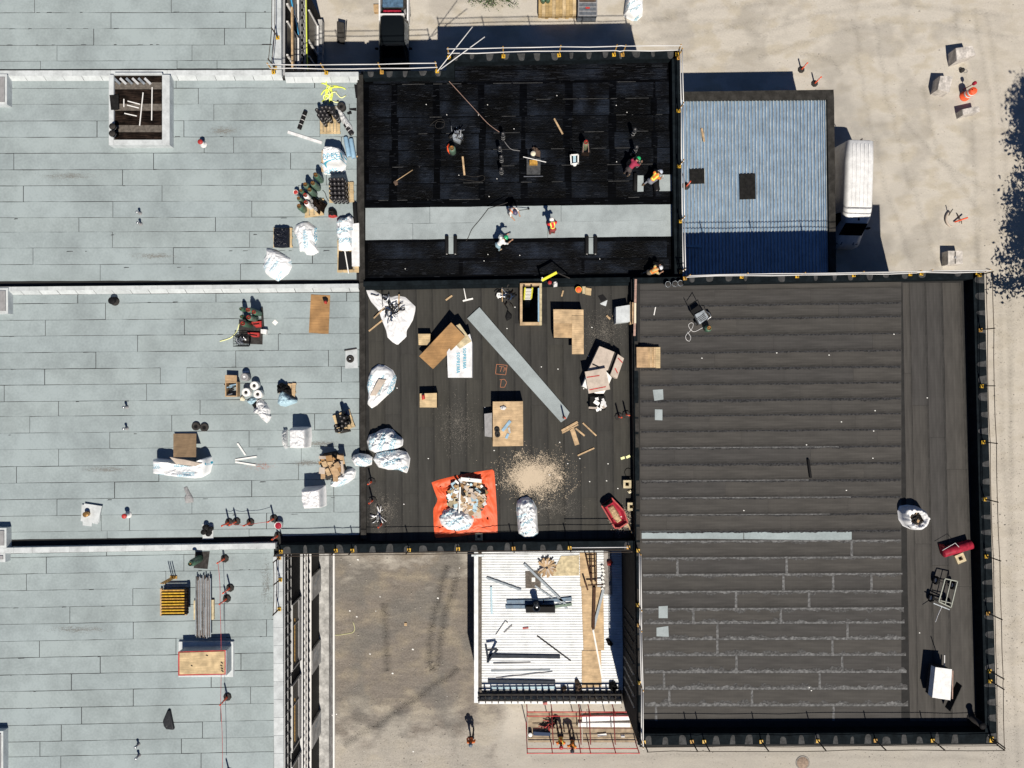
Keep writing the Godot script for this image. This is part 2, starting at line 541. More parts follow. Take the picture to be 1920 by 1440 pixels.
func build_ground() -> void:
	var w := 1440; var h := 1080       # 0.05 m a pixel: 72 x 54 m
	var n1 := FastNoiseLite.new(); n1.seed = 11; n1.frequency = 0.012; n1.fractal_octaves = 5
	var n2 := FastNoiseLite.new(); n2.seed = 23; n2.frequency = 0.16; n2.fractal_octaves = 3
	var n3 := FastNoiseLite.new(); n3.seed = 31; n3.frequency = 0.035; n3.fractal_octaves = 4
	var ht := PackedFloat32Array(); ht.resize(w * h)
	var conv := func(px: float, py: float) -> Vector2:
		var p := W(px, py, 0.0)
		return Vector2((p.x + 36.0) / 0.05, (p.z + 27.0) / 0.05)
	var tracks := [[1440, 60, 1560, 20, 1700, 8, 1900, 30], [1420, 110, 1560, 60, 1720, 40, 1910, 70], [1640, 30, 1660, 160, 1700, 330, 1770, 520], [1600, 40, 1620, 180, 1660, 350, 1720, 520],
		[1790, 20, 1820, 200, 1835, 500, 1850, 900, 1880, 1440], [1825, 20, 1858, 200, 1872, 500, 1885, 900, 1910, 1440], [1850, 20, 1884, 300, 1900, 900], [1500, 100, 1560, 110, 1580, 140], [1730, 160, 1760, 300, 1850, 360],
		[1690, 220, 1790, 330, 1840, 400, 1830, 500], [1900, 560, 1895, 800, 1905, 1200], [840, 1060, 810, 1160, 806, 1240, 815, 1258], [862, 1070, 828, 1170, 822, 1250], [720, 1130, 726, 1260], [640, 1400, 800, 1300, 860, 1250], [1000, 1425, 1400, 1412, 1850, 1425],
		[640, 20, 800, 40, 1000, 34], [1180, 50, 1300, 20, 1450, 5], [1180, 80, 1320, 60, 1480, 30], [1200, 30, 1350, 42, 1440, 70], [1240, 120, 1300, 110, 1420, 90]]
	for t in tracks:
		var pts := []
		for k in range(0, t.size(), 2): pts.append(conv.call(t[k], t[k + 1]))
		var p2: Array = []
		for i in pts.size() - 1:
			for s in 6:
				var q: Vector2 = pts[i].lerp(pts[i + 1], s / 6.0)
				q += Vector2(n3.get_noise_2d(q.x, q.y), n3.get_noise_2d(q.y, q.x)) * 6.0
				p2.append(q)
		p2.append(pts[pts.size() - 1])
		var near: bool = t[0] < 900 and t[1] > 1000
		stamp_line(ht, w, h, p2, 7.0 if near else 5.0, -1.0 if near else -0.42, 0.06 if near else 0.22)
	var data := PackedByteArray(); data.resize(w * h * 3)
	var hd := PackedByteArray(); hd.resize(w * h)
	for y in h:
		var z := y * 0.05 - 27.0
		for x in w:
			var wx := x * 0.05 - 36.0
			var a := n1.get_noise_2d(x, y); var c := n3.get_noise_2d(x * 0.55, y * 0.9)
			var b := n2.get_noise_2d(x * 2.3, y * 2.3) * 0.7 + n3.get_noise_2d(x * 0.8 + 500.0, y * 3.4) * 0.55
			var tr := ht[y * w + x]
			# pale sand, trodden grey patches, brown soil in the yard between the wings, grey gravel to the south
			var col := Vector3(0.475, 0.445, 0.395)
			col = col.lerp(Vector3(0.455, 0.412, 0.335), clampf(c * 2.2 + 0.1, 0.0, 0.8))
			col = col.lerp(Vector3(0.37, 0.345, 0.305), clampf(a * 2.6, 0.0, 0.75))
			var gx := wx - 23.6 - (z + 12.0) * 0.18
			var road := exp(-gx * gx * 0.16) * clampf((z + 22.0) * 0.2, 0.0, 1.0) * clampf((-6.0 - z) * 0.4, 0.0, 1.0)
			col = col.lerp(Vector3(0.30, 0.285, 0.26), clampf(road * (0.75 + 1.2 * a + 0.5 * b), 0.0, 0.85))
			if wx > 31.0: col = col.lerp(Vector3(0.46, 0.425, 0.37), clampf((wx - 31.0) * 0.8, 0.0, 0.6))
			col *= 1.0 - 0.10 * clampf(c * 2.5, 0.0, 1.0)
			var yard := clampf((z - 9.0 + c * 4.0) * 0.3, 0.0, 1.0) * clampf((0.6 - wx + a * 2.0) * 0.5, 0.0, 1.0)
			yard *= 1.0 - clampf((z - 21.5 + c * 3.0) * 0.2, 0.0, 0.55)
			var soil := Vector3(0.215, 0.19, 0.165).lerp(Vector3(0.30, 0.26, 0.20), clampf(c * 1.3 + 0.15, 0.0, 0.8)).lerp(Vector3(0.17, 0.162, 0.15), clampf(a * 2.0, 0.0, 0.7))
			col = col.lerp(soil * 0.84, yard)
			var grav := clampf((z - 22.0 + c * 2.0) * 0.5, 0.0, 1.0) * (1.0 - yard)
			col = col.lerp(Vector3(0.37, 0.35, 0.315), grav * 0.8)
			var v := 1.0 + rng.randf_range(-1.0, 1.0) * (0.035 + 0.11 * yard) + (0.09 + 0.22 * yard) * b + 0.05 * c + (0.75 + 0.35 * yard) * tr
			col *= v
			var o := (y * w + x) * 3
			data[o] = int(255.0 * pow(clampf(col.x, 0, 1), 0.4545)); data[o + 1] = int(255.0 * pow(clampf(col.y, 0, 1), 0.4545)); data[o + 2] = int(255.0 * pow(clampf(col.z, 0, 1), 0.4545))
			hd[y * w + x] = int(clampf(128.0 + (14.0 + 26.0 * yard) * b + 40.0 * c + 75.0 * tr, 0.0, 255.0))
	var im := Image.create_from_data(w, h, false, Image.FORMAT_RGB8, data)
	im.generate_mipmaps()
	var nim := Image.create_from_data(w, h, false, Image.FORMAT_L8, hd)
	nim.convert(Image.FORMAT_RGBA8)
	nim.bump_map_to_normal_map(1.6)
	var m := StandardMaterial3D.new()
	m.albedo_texture = ImageTexture.create_from_image(im)
	m.normal_enabled = true
	m.normal_texture = ImageTexture.create_from_image(nim)
	m.roughness = 0.95
	var st := S()
	var E := 5
	for i in range(-E, E):
		for j in range(-E, E):
			for v in [[i, j], [i + 1, j], [i + 1, j + 1], [i, j], [i + 1, j + 1], [i, j + 1]]:
				st.set_uv(Vector2(v[0] + 0.0, v[1] + 0.0) + Vector2(0.0, 0.0))
				st.add_vertex(Vector3(v[0] * 72.0 - 36.0, 0.0, v[1] * 54.0 - 27.0))
	st.generate_normals(); st.generate_tangents()
	var o2 := struct(st, "ground", m)
	o2.set_meta("label", "pale sandy building ground with tyre tracks")

# ---- building masses and roofs
func mass(t: Node3D, pts: Array, hpx: float, y1: float, m: Material, called: String = "wall") -> void:
	var st := S()
	prism(st, pxs(pts, hpx), -0.02, y1)
	part(st, called, m, t)

# coping pieces along a parapet: a wall below and flashing sheets of about a metre on it, upper faces plus a sloped inner skirt
func coping(t: Node3D, ax: float, ay: float, bx: float, by: float, wid: float, y0: float, y1: float, skirt: float, side: float, step: float = 1.02) -> void:
	var a := W(ax, ay, y1); var b := W(bx, by, y1)
	var d := (b - a).normalized(); var nrm := Vector3(-d.z, 0, d.x) * side
	var L := a.distance_to(b)
	var st := S()
	var w := wid * 0.5 - 0.01
	prism(st, PackedVector2Array([Vector2(a.x - nrm.x * w, a.z - nrm.z * w), Vector2(b.x - nrm.x * w, b.z - nrm.z * w), Vector2(b.x + nrm.x * w, b.z + nrm.z * w), Vector2(a.x + nrm.x * w, a.z + nrm.z * w)]), y0 - 0.1, y1 - 0.012)
	part(st, "parapet", M.coping, t)
	var n := int(L / step)
	for i in n:
		var p := a + d * (L * i / n + 0.008 + rng.randf() * 0.012); var q := a + d * (L * (i + 1) / n - 0.008)
		st = S()
		var h := nrm * wid * 0.5
		quad(st, p - h, q - h, q + h, p + h)
		quad(st, q - h, p - h, p - h + Vector3(0, -0.08, 0), q - h + Vector3(0, -0.08, 0))
		part(st, "coping_sheet", [M.coping, M.coping2][rng.randi() % 2], t)
		if skirt > 0.0:
			var sh := rng.randf_range(-0.3, 0.3) * 0.0
			var off := d * (L / n * 0.47)
			st = S()
			var lo := nrm * (wid * 0.5 + skirt); var dy := Vector3(0, y0 - y1 + 0.012, 0)
			var q2 := q if i == n - 1 else q + off
			quad(st, p + h + off, q2 + h, q2 + lo + dy, p + lo + dy + off)
			if i == 0: quad(st, a + h, p + h + off - d * 0.016, p + lo + dy + off - d * 0.016, a + lo + dy)
			part(st, "flashing_sheet", [M.coping, M.coping2][rng.randi() % 2], t)

# dark torched parapet with lighter lap tongues on its top
func dark_parapet(t: Node3D, ax: float, ay: float, bx: float, by: float, wid_px: float, y0: float, y1: float, side: float, laps: bool = true) -> void:
	var a := W(ax, ay, y1); var b := W(bx, by, y1)
	var d := (b - a).normalized(); var nrm := Vector3(-d.z, 0, d.x) * side
	var L := a.distance_to(b); var wid := wid_px * mpx(y1)
	var st := S()
	prism(st, PackedVector2Array([Vector2(a.x, a.z), Vector2(b.x, b.z), Vector2(b.x + nrm.x * wid, b.z + nrm.z * wid), Vector2(a.x + nrm.x * wid, a.z + nrm.z * wid)]), y0 - 0.1, y1)
	part(st, "parapet", M.flash, t)
	if not laps: return
	var n := int(L / 0.92)
	for i in n:
		var c := a + d * (L * (i + 0.5) / n + rng.randf_range(-0.06, 0.06)) + Vector3(0, 0.004, 0)
		if rng.randf() < 0.1: continue
		var hw := rng.randf_range(0.10, 0.24)
		st = S()
		var e := rng.randf_range(0.6, 0.98) * wid
		var l := []
		for k in 9:
			var u := float(k) / 8.0
			l.append(c + d * (hw * (1.0 - 2.0 * u)) * (1.0 + 0.15 * sin(u * 9.0 + i)) + nrm * (e * pow(maxf(0.0, 1.0 - pow(absf(2.0 * u - 1.0), 3.0)), 0.5)))
		var base := [c + d * hw + nrm * 0.02, c - d * hw + nrm * 0.02]
		for k in 8:
			tri(st, c + nrm * 0.02, l[k + 1] + nrm * 0.02, l[k] + nrm * 0.02)
		part(st, "lap_tongue", M.flash_lap, t)

# pale talc band along a lap, with a ragged upper edge
func talc_band(t: Node3D, x0: float, y0: float, x1: float, y1: float, wpx: float, h: float, up: float, soot: bool = false) -> void:
	for layer in 2:
		var st := S()
		var n := int(absf(x1 - x0) / 3.0) + 2
		var sd := rng.randf() * 500.0
		var prev := []
		for i in n + 1:
			var u := float(i) / n
			var px := lerpf(x0, x1, u); var py := lerpf(y0, y1, u)
			var e := wpx * (0.62 + (0.35 if soot else 0.8) * nz.get_noise_2d(px * (0.25 if soot else 0.7) + sd, sd) + 0.28 * nz.get_noise_2d(px * 3.2, sd) + 0.16 * nz.get_noise_2d(px * 11.0, sd))
			e = maxf(e, wpx * 0.42) * (1.0 if layer == 0 else 0.62)
			var cur := [W(px, py, h + layer * 0.001), W(px, py + up * e, h + layer * 0.001)]
			if i > 0:
				if up < 0.0: quad(st, prev[0], cur[0], cur[1], prev[1])
				else: quad(st, prev[1], cur[1], cur[0], prev[0])
			prev = cur
		part(st, "soot_band" if soot else "talc_band", ([M.soot2, M.soot] if soot else [M.talc2, M.talc])[layer], t)

func build_west() -> void:
	var t := T("grey_roof_building", "long building with pale grey membrane roofs and white copings", "building", Vector3(-25, 0, 0))
	var hp := 8.25
	mass(t, rect(-160, -110, 527, 131), hp, HR - 0.03, M.facade)
	mass(t, rect(-160, 131.2, 675.5, 1022), hp, HR - 0.03, M.facade)
	mass(t, rect(-160, 1022.2, 531, 1560), hp, HR - 0.03, M.facade)
	var st := S()
	slab(st, rect(-160, -110, 524, 132), HR - 0.029, HR)
	slab(st, rect(-160, 132.2, 672, 1021), HR - 0.029, HR)
	slab(st, rect(-160, 1021.2, 527, 1560), HR - 0.029, HR)
	part(st, "underlay", M.underlay, t)
	rows(t, M.cap, -160, 512, [-97, -66, -36, -6, 24.5, 54.5, 86, 115.5, 131], [0.0, -0.004],
		[[40, 300], [90, 350], [150, 400], [65, 321], [208, 461], [176, 421], [107, 360], [76, 332, 407]], HR)
	rows(t, M.cap, -160, 669, [151, 166, 196, 227, 258, 288, 319, 349, 379, 409, 436, 466, 497, 528], [-0.001, -0.004],
		[[205, 330, 590], [372, 620], [401, 655], [182, 345, 600], [383, 438, 640], [26, 288, 545], [230, 490, 612], [44, 304, 560], [212, 472, 586], [148, 404, 660], [211, 468, 587], [62, 325, 586], [188, 451]], HR)
	rows(t, M.cap, -160, 674, [554, 571, 602, 632, 663, 694, 724, 755, 783, 814, 845, 877, 908, 939, 970, 1000, 1014], [-0.007, -0.013],
		[[146, 405, 650], [198, 455], [85, 346, 604], [258, 522], [180, 442, 616], [84, 301, 350, 640], [8, 275, 540], [110, 375, 495, 641], [56, 322, 590], [206, 467], [110, 366, 565], [31, 298, 560], [215, 472, 626], [107, 360, 626], [190, 243, 500], [201, 467]], HR)
	rows(t, M.cap, -160, 514, [1041, 1049, 1080, 1111, 1143, 1174, 1206, 1237, 1269, 1300, 1332, 1364, 1395, 1423, 1455, 1488, 1520], [-0.018, -0.021],
		[[200], [87, 345], [50, 311], [249, 505], [131, 420], [250, 500], [74, 330], [188, 452], [134, 396], [250, 470], [153, 414], [115, 380], [75, 340], [114, 377], [160, 420], [90, 350]], HR)
	# firewall copings
	coping(t, -150, 137.5, 528, 136, 0.30, HR, 8.2, 0.17, 1.0)
	coping(t, 534, 140, 672, 139, 0.26, HR, 8.2, 0.22, 1.0)
	coping(t, -150, 543, 672, 535.5, 0.22, HR, 8.25, 0.19, 1.0)
	coping(t, -150, 1035, 516, 1023.5, 0.30, HR, 8.32, 0.11, 1.0)
	coping(t, 518, -60, 519, 129, 0.50, HR, 8.22, 0.0, 1.0, 0.97)
	coping(t, 521, 1042, 523, 1480, 0.54, HR, 8.22, 0.0, 1.0, 0.97)
	# small repair patches
	for q in [[301, 689, 350, 719], [545, 1126, 553, 1142], [637, 158, 652, 176], [636, 178, 650, 203]]:
		if q[0] > 520 and q[1] > 1000: continue
		st = S(); slab(st, rect(q[0], q[1], q[2], q[3]), HR + 0.006, HR + 0.012)
		part(st, "patch", M.cap[2], t)
	# bitumen bled out of the laps
	for q in [[0, 660, 166, 30.6, 12, 0.003], [0, 660, 571, 30.8, 14, 0.01], [0, 505, 1049, 31.5, 13, 0.02], [0, 500, 24, 30.4, 3, 0.003]]:
		for k in 26:
			var px := rng.randf_range(q[0], q[1]); var r := rng.randi() % int(q[4])
			var py: float = q[2] + r * q[3] - (px + 160.0) * q[5]
			var l := rng.randf_range(3.0, 14.0); var w := rng.randf_range(0.5, 1.3)
			st = S()
			quad(st, W(px, py + w, HR + 0.0105), W(px + l, py + w * 0.4, HR + 0.0105), W(px + l * 0.9, py - w * 0.5, HR + 0.0105), W(px + l * 0.2, py - w * 0.6, HR + 0.0105))
			part(st, "bitumen_bleed", M.bleed, t)
	# facades that face the yards
	facade(t, W(531, 0, 8.25).x, 9.35, 26.0)
	facade_north(t, W(527, 0, 8.25).x, -24.0, -17.4)
	# kerbed roof lights cut by the edge of the roof
	var i := 0
	for q in [[-40, 139, 13, 196], [-40, 540, 15, 588], [-40, 990, 12, 1028], [-40, 1037, 10, 1054], [-40, 1371, 6, 1470]]:
		var s := T("roof_light", "kerbed roof light with grey glazing at the roof's far side", "skylight", W((q[0] + q[2]) / 2, (q[1] + q[3]) / 2, HR), "kerbed roof lights along the far side of the grey roof")
		st = S(); slab(st, rect(q[0], q[1], q[2], q[3]), HR, HR + 0.42); part(st, "kerb", M.coping2, s)
		st = S(); slab(st, rect(q[0] + 4, q[1] + 5, q[2] - 5, q[3] - 5), HR + 0.421, HR + 0.47); part(st, "glazing", M.grey, s)
		i += 1

func facade(t: Node3D, x: float, z0: float, z1: float) -> void:
	# upper strip: bare stud frame over a dark cavity
	var st: SurfaceTool
	var z := z0
	while z < z1:
		st = S(); box(st, Vector3(x + 0.06, 7.55, z), Vector3(0.03, 1.15, 0.02)); part(st, "stud", M.stud, t)
		z += 0.62
	for y in [8.12, 7.56, 6.98]:
		st = S(); box(st, Vector3(x + 0.045, y, (z0 + z1) / 2), Vector3(0.03, 0.025, z1 - z0)); part(st, "track", M.stud, t)
	# window band with piers
	var per := 4.68; var w0 := 12.35 - 2 * per
	for k in 6:
		var c := w0 + k * per
		if c < z0 - 1.0 or c > z1 + 2.0: continue
		var a := maxf(c + 0.45, z0); var b := minf(c + per - 0.45, z1)
		if b - a < 0.5: continue
		st = S(); box(st, Vector3(x + 0.02, 6.05, (a + b) / 2), Vector3(0.05, 1.7, b - a)); var wn := part(st, "window", M.glass, t)
		st = S()
		for e in [a, b]: box(st, Vector3(x + 0.07, 6.05, e), Vector3(0.1, 1.8, 0.07))
		for e in [5.2, 6.9]: box(st, Vector3(x + 0.07, e, (a + b) / 2), Vector3(0.1, 0.07, b - a))
		box(st, Vector3(x + 0.06, 6.05, lerpf(a, b, 0.34)), Vector3(0.06, 1.7, 0.05))
		part(st, "frame", M.stud, wn)
		st = S(); box(st, Vector3(x + 0.08, 5.42, (a + b) / 2), Vector3(0.06, 0.36, b - a - 0.2)); part(st, "sill_panel", M.grey, wn)
		st = S(); box(st, Vector3(x + 0.05, 6.28, lerpf(a, b, 0.6)), Vector3(0.03, 0.05, (b - a) * 0.7)); part(st, "brace", M.ochre, wn)
	# shelf angle and masonry ties
	for q in [[4.98, 4.0, 0.10], [4.5, 3.6, 0.16]]:
		z = z0
		while z < z1:
			st = S(); box(st, Vector3(x + 0.07, q[0] - 0.2, z), Vector3(0.14, 0.34, 0.10), Basis(Vector3.RIGHT, 0.5)); part(st, "masonry_tie", [M.stud, M.grey, M.char][rng.randi() % 3], t)
			z += 0.42
	for y in [5.1, 4.56, 4.10, 3.3]:
		st = S(); box(st, Vector3(x + 0.10, y, (z0 + z1) / 2), Vector3(0.16, 0.07, z1 - z0)); part(st, "shelf_angle", [M.stud, M.rail_w][int(y < 4.6)], t)
	z = z0
	while z < z1:
		st = S(); box(st, Vector3(x + 0.06, 3.7, z), Vector3(0.12, 0.62, 0.06)); part(st, "stud", M.stud, t)
		z += 0.62
	# ground storey openings between pale piers
	for k in 7:
		var c := z0 + 3.55 - per + k * per
		var a := maxf(c - 0.75, z0); var b := minf(c + 0.75, z1)
		if b <= a: continue
		st = S(); box(st, Vector3(x + 0.10, 1.6, (a + b) / 2), Vector3(0.2, 3.2, b - a)); part(st, "pier", M.wallw, t)
		for j in 4:
			st = S(); box(st, Vector3(x + 0.204, rng.randf_range(0.8, 2.6), rng.randf_range(a + 0.2, b - 0.2)), Vector3(0.006, 0.35, 0.03), Basis(Vector3.RIGHT, 0.5)); part(st, "membrane_strip", M.blue, t)
	st = S(); box(st, Vector3(x + 0.05, 1.6, (z0 + z1) / 2), Vector3(0.05, 3.2, z1 - z0)); part(st, "black_void", M.black, t)  # flat black sheet painted as the darkness inside the openings
	st = S(); box(st, Vector3(x + 0.38, 0.55, (z0 + z1) / 2), Vector3(0.66, 1.1, z1 - z0)); part(st, "plinth", M.wallw, t)
	st = S(); box(st, Vector3(x + 0.80, 0.09, (z0 + z1) / 2), Vector3(0.12, 0.18, z1 - z0)); part(st, "footing_edge", M.rail_w, t)

func facade_north(t: Node3D, x: float, z0: float, z1: float) -> void:
	var st: SurfaceTool
	for k in 3:
		var c := z0 + 0.3 + k * 2.9
		for q in [[6.9, 1.9], [2.6, 1.9]]:
			st = S(); box(st, Vector3(x + 0.05, q[0] - 0.4, c + 1.1), Vector3(0.06, q[1], 1.9)); var wn := part(st, "window", M.glass, t)
			st = S()
			for e in [c + 0.15, c + 2.05]: box(st, Vector3(x + 0.1, q[0] - 0.4, e), Vector3(0.12, q[1] + 0.1, 0.08))
			box(st, Vector3(x + 0.1, q[0] - 0.4 - q[1] / 2, c + 1.1), Vector3(0.2, 0.08, 1.9))
			part(st, "frame", M.rail_w, wn)
	for y in [7.9, 5.2, 4.9, 3.9]:
		st = S(); box(st, Vector3(x + 0.06, y, (z0 + z1) / 2), Vector3(0.1, 0.06, z1 - z0)); part(st, "shelf_angle", M.stud, t)
	var z := z0
	while z < z1:
		for y in [5.05, 4.55, 4.1]:
			st = S(); box(st, Vector3(x + 0.07, y, z), Vector3(0.05, 0.06, 0.28)); part(st, "masonry_tie", M.stud, t)
		st = S(); box(st, Vector3(x + 0.15, 0.55, z), Vector3(0.3, 0.5, 0.42)); part(st, "plinth_block", M.wallw, t)
		z += 0.46
	# stud, blue membrane strips and a lime strap hanging on the wall
	for q in [[-23.2, 7.6, -21.0, 5.3, M.blue], [-19.8, 3.7, -18.9, 3.0, M.blue]]:
		st = S(); bar(st, Vector3(x + 0.1, q[1], q[0]), Vector3(x + 0.1, q[3], q[2]), 0.05, 0.18); part(st, "membrane_strip", M.tealtape, t)
	st = S(); bar(st, Vector3(x + 0.12, 3.85, z0), Vector3(x + 0.12, 3.5, -18.6), 0.05, 0.16); part(st, "strap", M.lime, t)
	st = S(); bar(st, Vector3(x + 0.3, 7.2, -21.6), Vector3(x + 0.3, 7.1, -17.9), 0.1, 0.22); part(st, "ledger_board", M.timber, t)

func build_tar() -> void:
	var t := T("tar_roof_building", "building whose roof is freshly tarred black", "building", Vector3(2, 0, -12))
	var hp := 8.4
	mass(t, [675.8, 132, 836, 132, 836, 101, 1275, 93, 1281, 519.5, 675.8, 527.5], hp, HR - 0.03, M.facade)
	var st := S()
	slab(st, [677, 134, 838, 134, 838, 103, 1272, 95, 1279, 520, 677, 528], HR - 0.029, HR)
	part(st, "bitumen_coat", M.tar_wet, t)
	dark_parapet(t, 838, 102, 1273, 94.5, 15, HR, hp, 1.0)
	dark_parapet(t, 681, 134, 838, 132, 12, HR, hp, 1.0)
	dark_parapet(t, 1274.5, 95, 1280, 517, 15, HR, hp, 1.0, false)
	st = S(); slab(st, [837, 104, 852, 104, 852, 146, 837, 146], HR, hp - 0.01); part(st, "parapet", M.flash, t)
	st = S(); slab(st, [670, 140, 680.5, 140, 684, 528, 673, 528], HR, HR + 0.14); part(st, "dividing_kerb", M.kerb, t)
	st = S(); slab(st, [673.5, 529.5, 684, 529.5, 686.5, 1010, 676.5, 1010], HR, HR + 0.14); part(st, "dividing_kerb", M.kerb, t)
	# base sheets between the wet laps
	var cols := [[690, 732], [745, 812], [827, 899], [910, 976], [987, 1058], [1073, 1141], [1153, 1222], [1230, 1255]]
	for r in 7:
		var y0 := 189.0 + r * 31.0 - 31.0
		for c in cols:
			var o: float = -(c[0] - 740) * 0.012
			var e := rng.randf_range(-3, 3)
			sheet(t, "base_sheet", M.tar[rng.randi() % 4], [c[0] + e, y0 + o + 1.5, c[1] + e, y0 + o + 1, c[1] + e, y0 + o + 30, c[0] + e, y0 + o + 30.5], HR, 0.0, 0.005)
	for q in [[852, 119, 1252, 131], [700, 150, 850, 157], [852, 133, 1250, 153], [690, 455, 930, 486], [938, 455, 1250, 486], [690, 489, 860, 516], [868, 489, 1090, 515], [1096, 488, 1254, 512]]:
		var o: float = 0.012 * (q[2] - q[0])
		sheet(t, "base_sheet", M.tar[rng.randi() % 4], [q[0], q[1], q[2], q[1] - o, q[2], q[3] - o, q[0], q[3]], HR, 0.0, 0.005)
	# the strips of finished grey sheet
	var xs := [[685, 806, 1052, 1260], [685, 774, 1027, 1260]]
	for r in 2:
		for k in 3:
			var a: float = xs[r][k]; var b: float = xs[r][k + 1]
			var f := func(x: float, y: float) -> float: return y - (x - 685.0) * 0.0125
			sheet(t, "cap_sheet", M.cap_new[(r + k) % 2], [a, f.call(a, 390 + r * 30.0), b, f.call(b, 390 + r * 30.0), b, f.call(b, 420.3 + r * 30.0), a, f.call(a, 420.3 + r * 30.0)], HR + 0.002, 0.006)
	sheet(t, "cap_sheet", M.cap_new[0], [1236, 327.5, 1259, 327, 1259.5, 358, 1236, 358.5], HR + 0.002, 0.004)
	# glints on the glossy tar, put into the colour as thin pale streaks
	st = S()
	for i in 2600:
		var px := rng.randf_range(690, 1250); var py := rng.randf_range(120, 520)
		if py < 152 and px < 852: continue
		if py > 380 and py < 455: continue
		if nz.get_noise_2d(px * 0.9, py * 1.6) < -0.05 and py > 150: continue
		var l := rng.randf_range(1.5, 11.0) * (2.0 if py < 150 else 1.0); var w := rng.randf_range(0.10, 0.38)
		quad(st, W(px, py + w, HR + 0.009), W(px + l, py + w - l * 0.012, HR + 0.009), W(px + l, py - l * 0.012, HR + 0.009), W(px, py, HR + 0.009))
	var sk := part(st, "glint_streaks", M.targlint, t)
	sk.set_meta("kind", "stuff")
	# thin pale lap lines, their brightness standing for glints off the tar
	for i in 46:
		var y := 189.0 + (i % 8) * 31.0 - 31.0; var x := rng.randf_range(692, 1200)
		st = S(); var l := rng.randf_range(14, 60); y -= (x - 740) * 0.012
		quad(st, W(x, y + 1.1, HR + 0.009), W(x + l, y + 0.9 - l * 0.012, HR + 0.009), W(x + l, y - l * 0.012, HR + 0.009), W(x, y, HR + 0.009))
		part(st, "lap_glint", M.flash_lap, t)

func build_mid() -> void:
	var t := T("dark_roof_building", "building with dark brown-grey base sheets running up the roof", "building", Vector3(-1, 0, 2))
	var hp := 8.55
	# the mass is built round the open ladder hatch
	var hx0 := W(980, 0, HR).x; var hx1 := W(1011.5, 0, HR).x; var hz0 := W(0, 536, HR).z; var hz1 := W(0, 604, HR).z
	var m0 := W(676.2, 528, hp); var m1 := W(1193, 1038, hp); var mn := W(1186.5, 520, hp)
	var st := S()
	for q in [[m0.x, m0.z, hx0, m1.z], [hx1, mn.z, m1.x - 0.1, m1.z], [hx0, hz1, hx1, m1.z], [hx0, m0.z, hx1, hz0]]:
		var r := PackedVector2Array([Vector2(q[0], q[1]), Vector2(q[2], q[1]), Vector2(q[2], q[3]), Vector2(q[0], q[3])])
		st = S(); prism(st, r, -0.02, HR - 0.03); part(st, "wall", M.facade, t)
		st = S(); prism(st, r, HR - 0.029, HR); part(st, "underlay", M.underlay, t)
	st = S(); prism(st, PackedVector2Array([Vector2(hx0, hz0), Vector2(hx1, hz0), Vector2(hx1, hz1), Vector2(hx0, hz1)]), -0.02, 4.0); part(st, "stair_floor", M.concrete, t)
	dark_parapet(t, 681, 528, 1190, 519.5, 9, HR, HR + 0.36, 1.0, false)
	st = S(); slab(st, [683, 537.5, 1186, 529, 1187, 535, 683, 544], HR, HR + 0.12); part(st, "cant_strip", M.flash, t)
	# south parapet runs on along the end of the grey roof
	dark_parapet(t, 1192, 1032, 523, 1039.5, 18, HR, hp, 1.0)
	st = S(); prism(st, pxs([531, 1021, 675.9, 1021, 675.9, 1038, 531, 1038], hp), -0.02, HR - 0.1); part(st, "wall", M.facade, t)
	# base sheets in columns
	var x := 690.0
	var k := 0
	while x < 1172:
		var xe := minf(x + 30.5, 1178.0)
		var ys: Array = [543.0]
		if x + 30.5 > 979 and x < 1012: ys = [606.5 + (x - 690.0) * 0.017]
		var j := 640.0 + fmod(k * 137.0, 250.0)
		while j < 985.0:
			ys.append(j); j += 262.0
		ys.append(1016.0)
		for i in ys.size() - 1:
			var a: float = ys[i] - (0.0 if i > 0 else (x - 690.0) * 0.017); var b: float = ys[i + 1]
			var sa := (a - 543.0) * 0.011; var sb := (b - 543.0) * 0.011
			sheet(t, "base_sheet", M.mid[rng.randi() % 4], [x + sa, a, x + sb, b, xe + sb, b, xe + sa, a], HR, rng.randf_range(0.001, 0.0035), 0.005)
		x += 30.5; k += 1

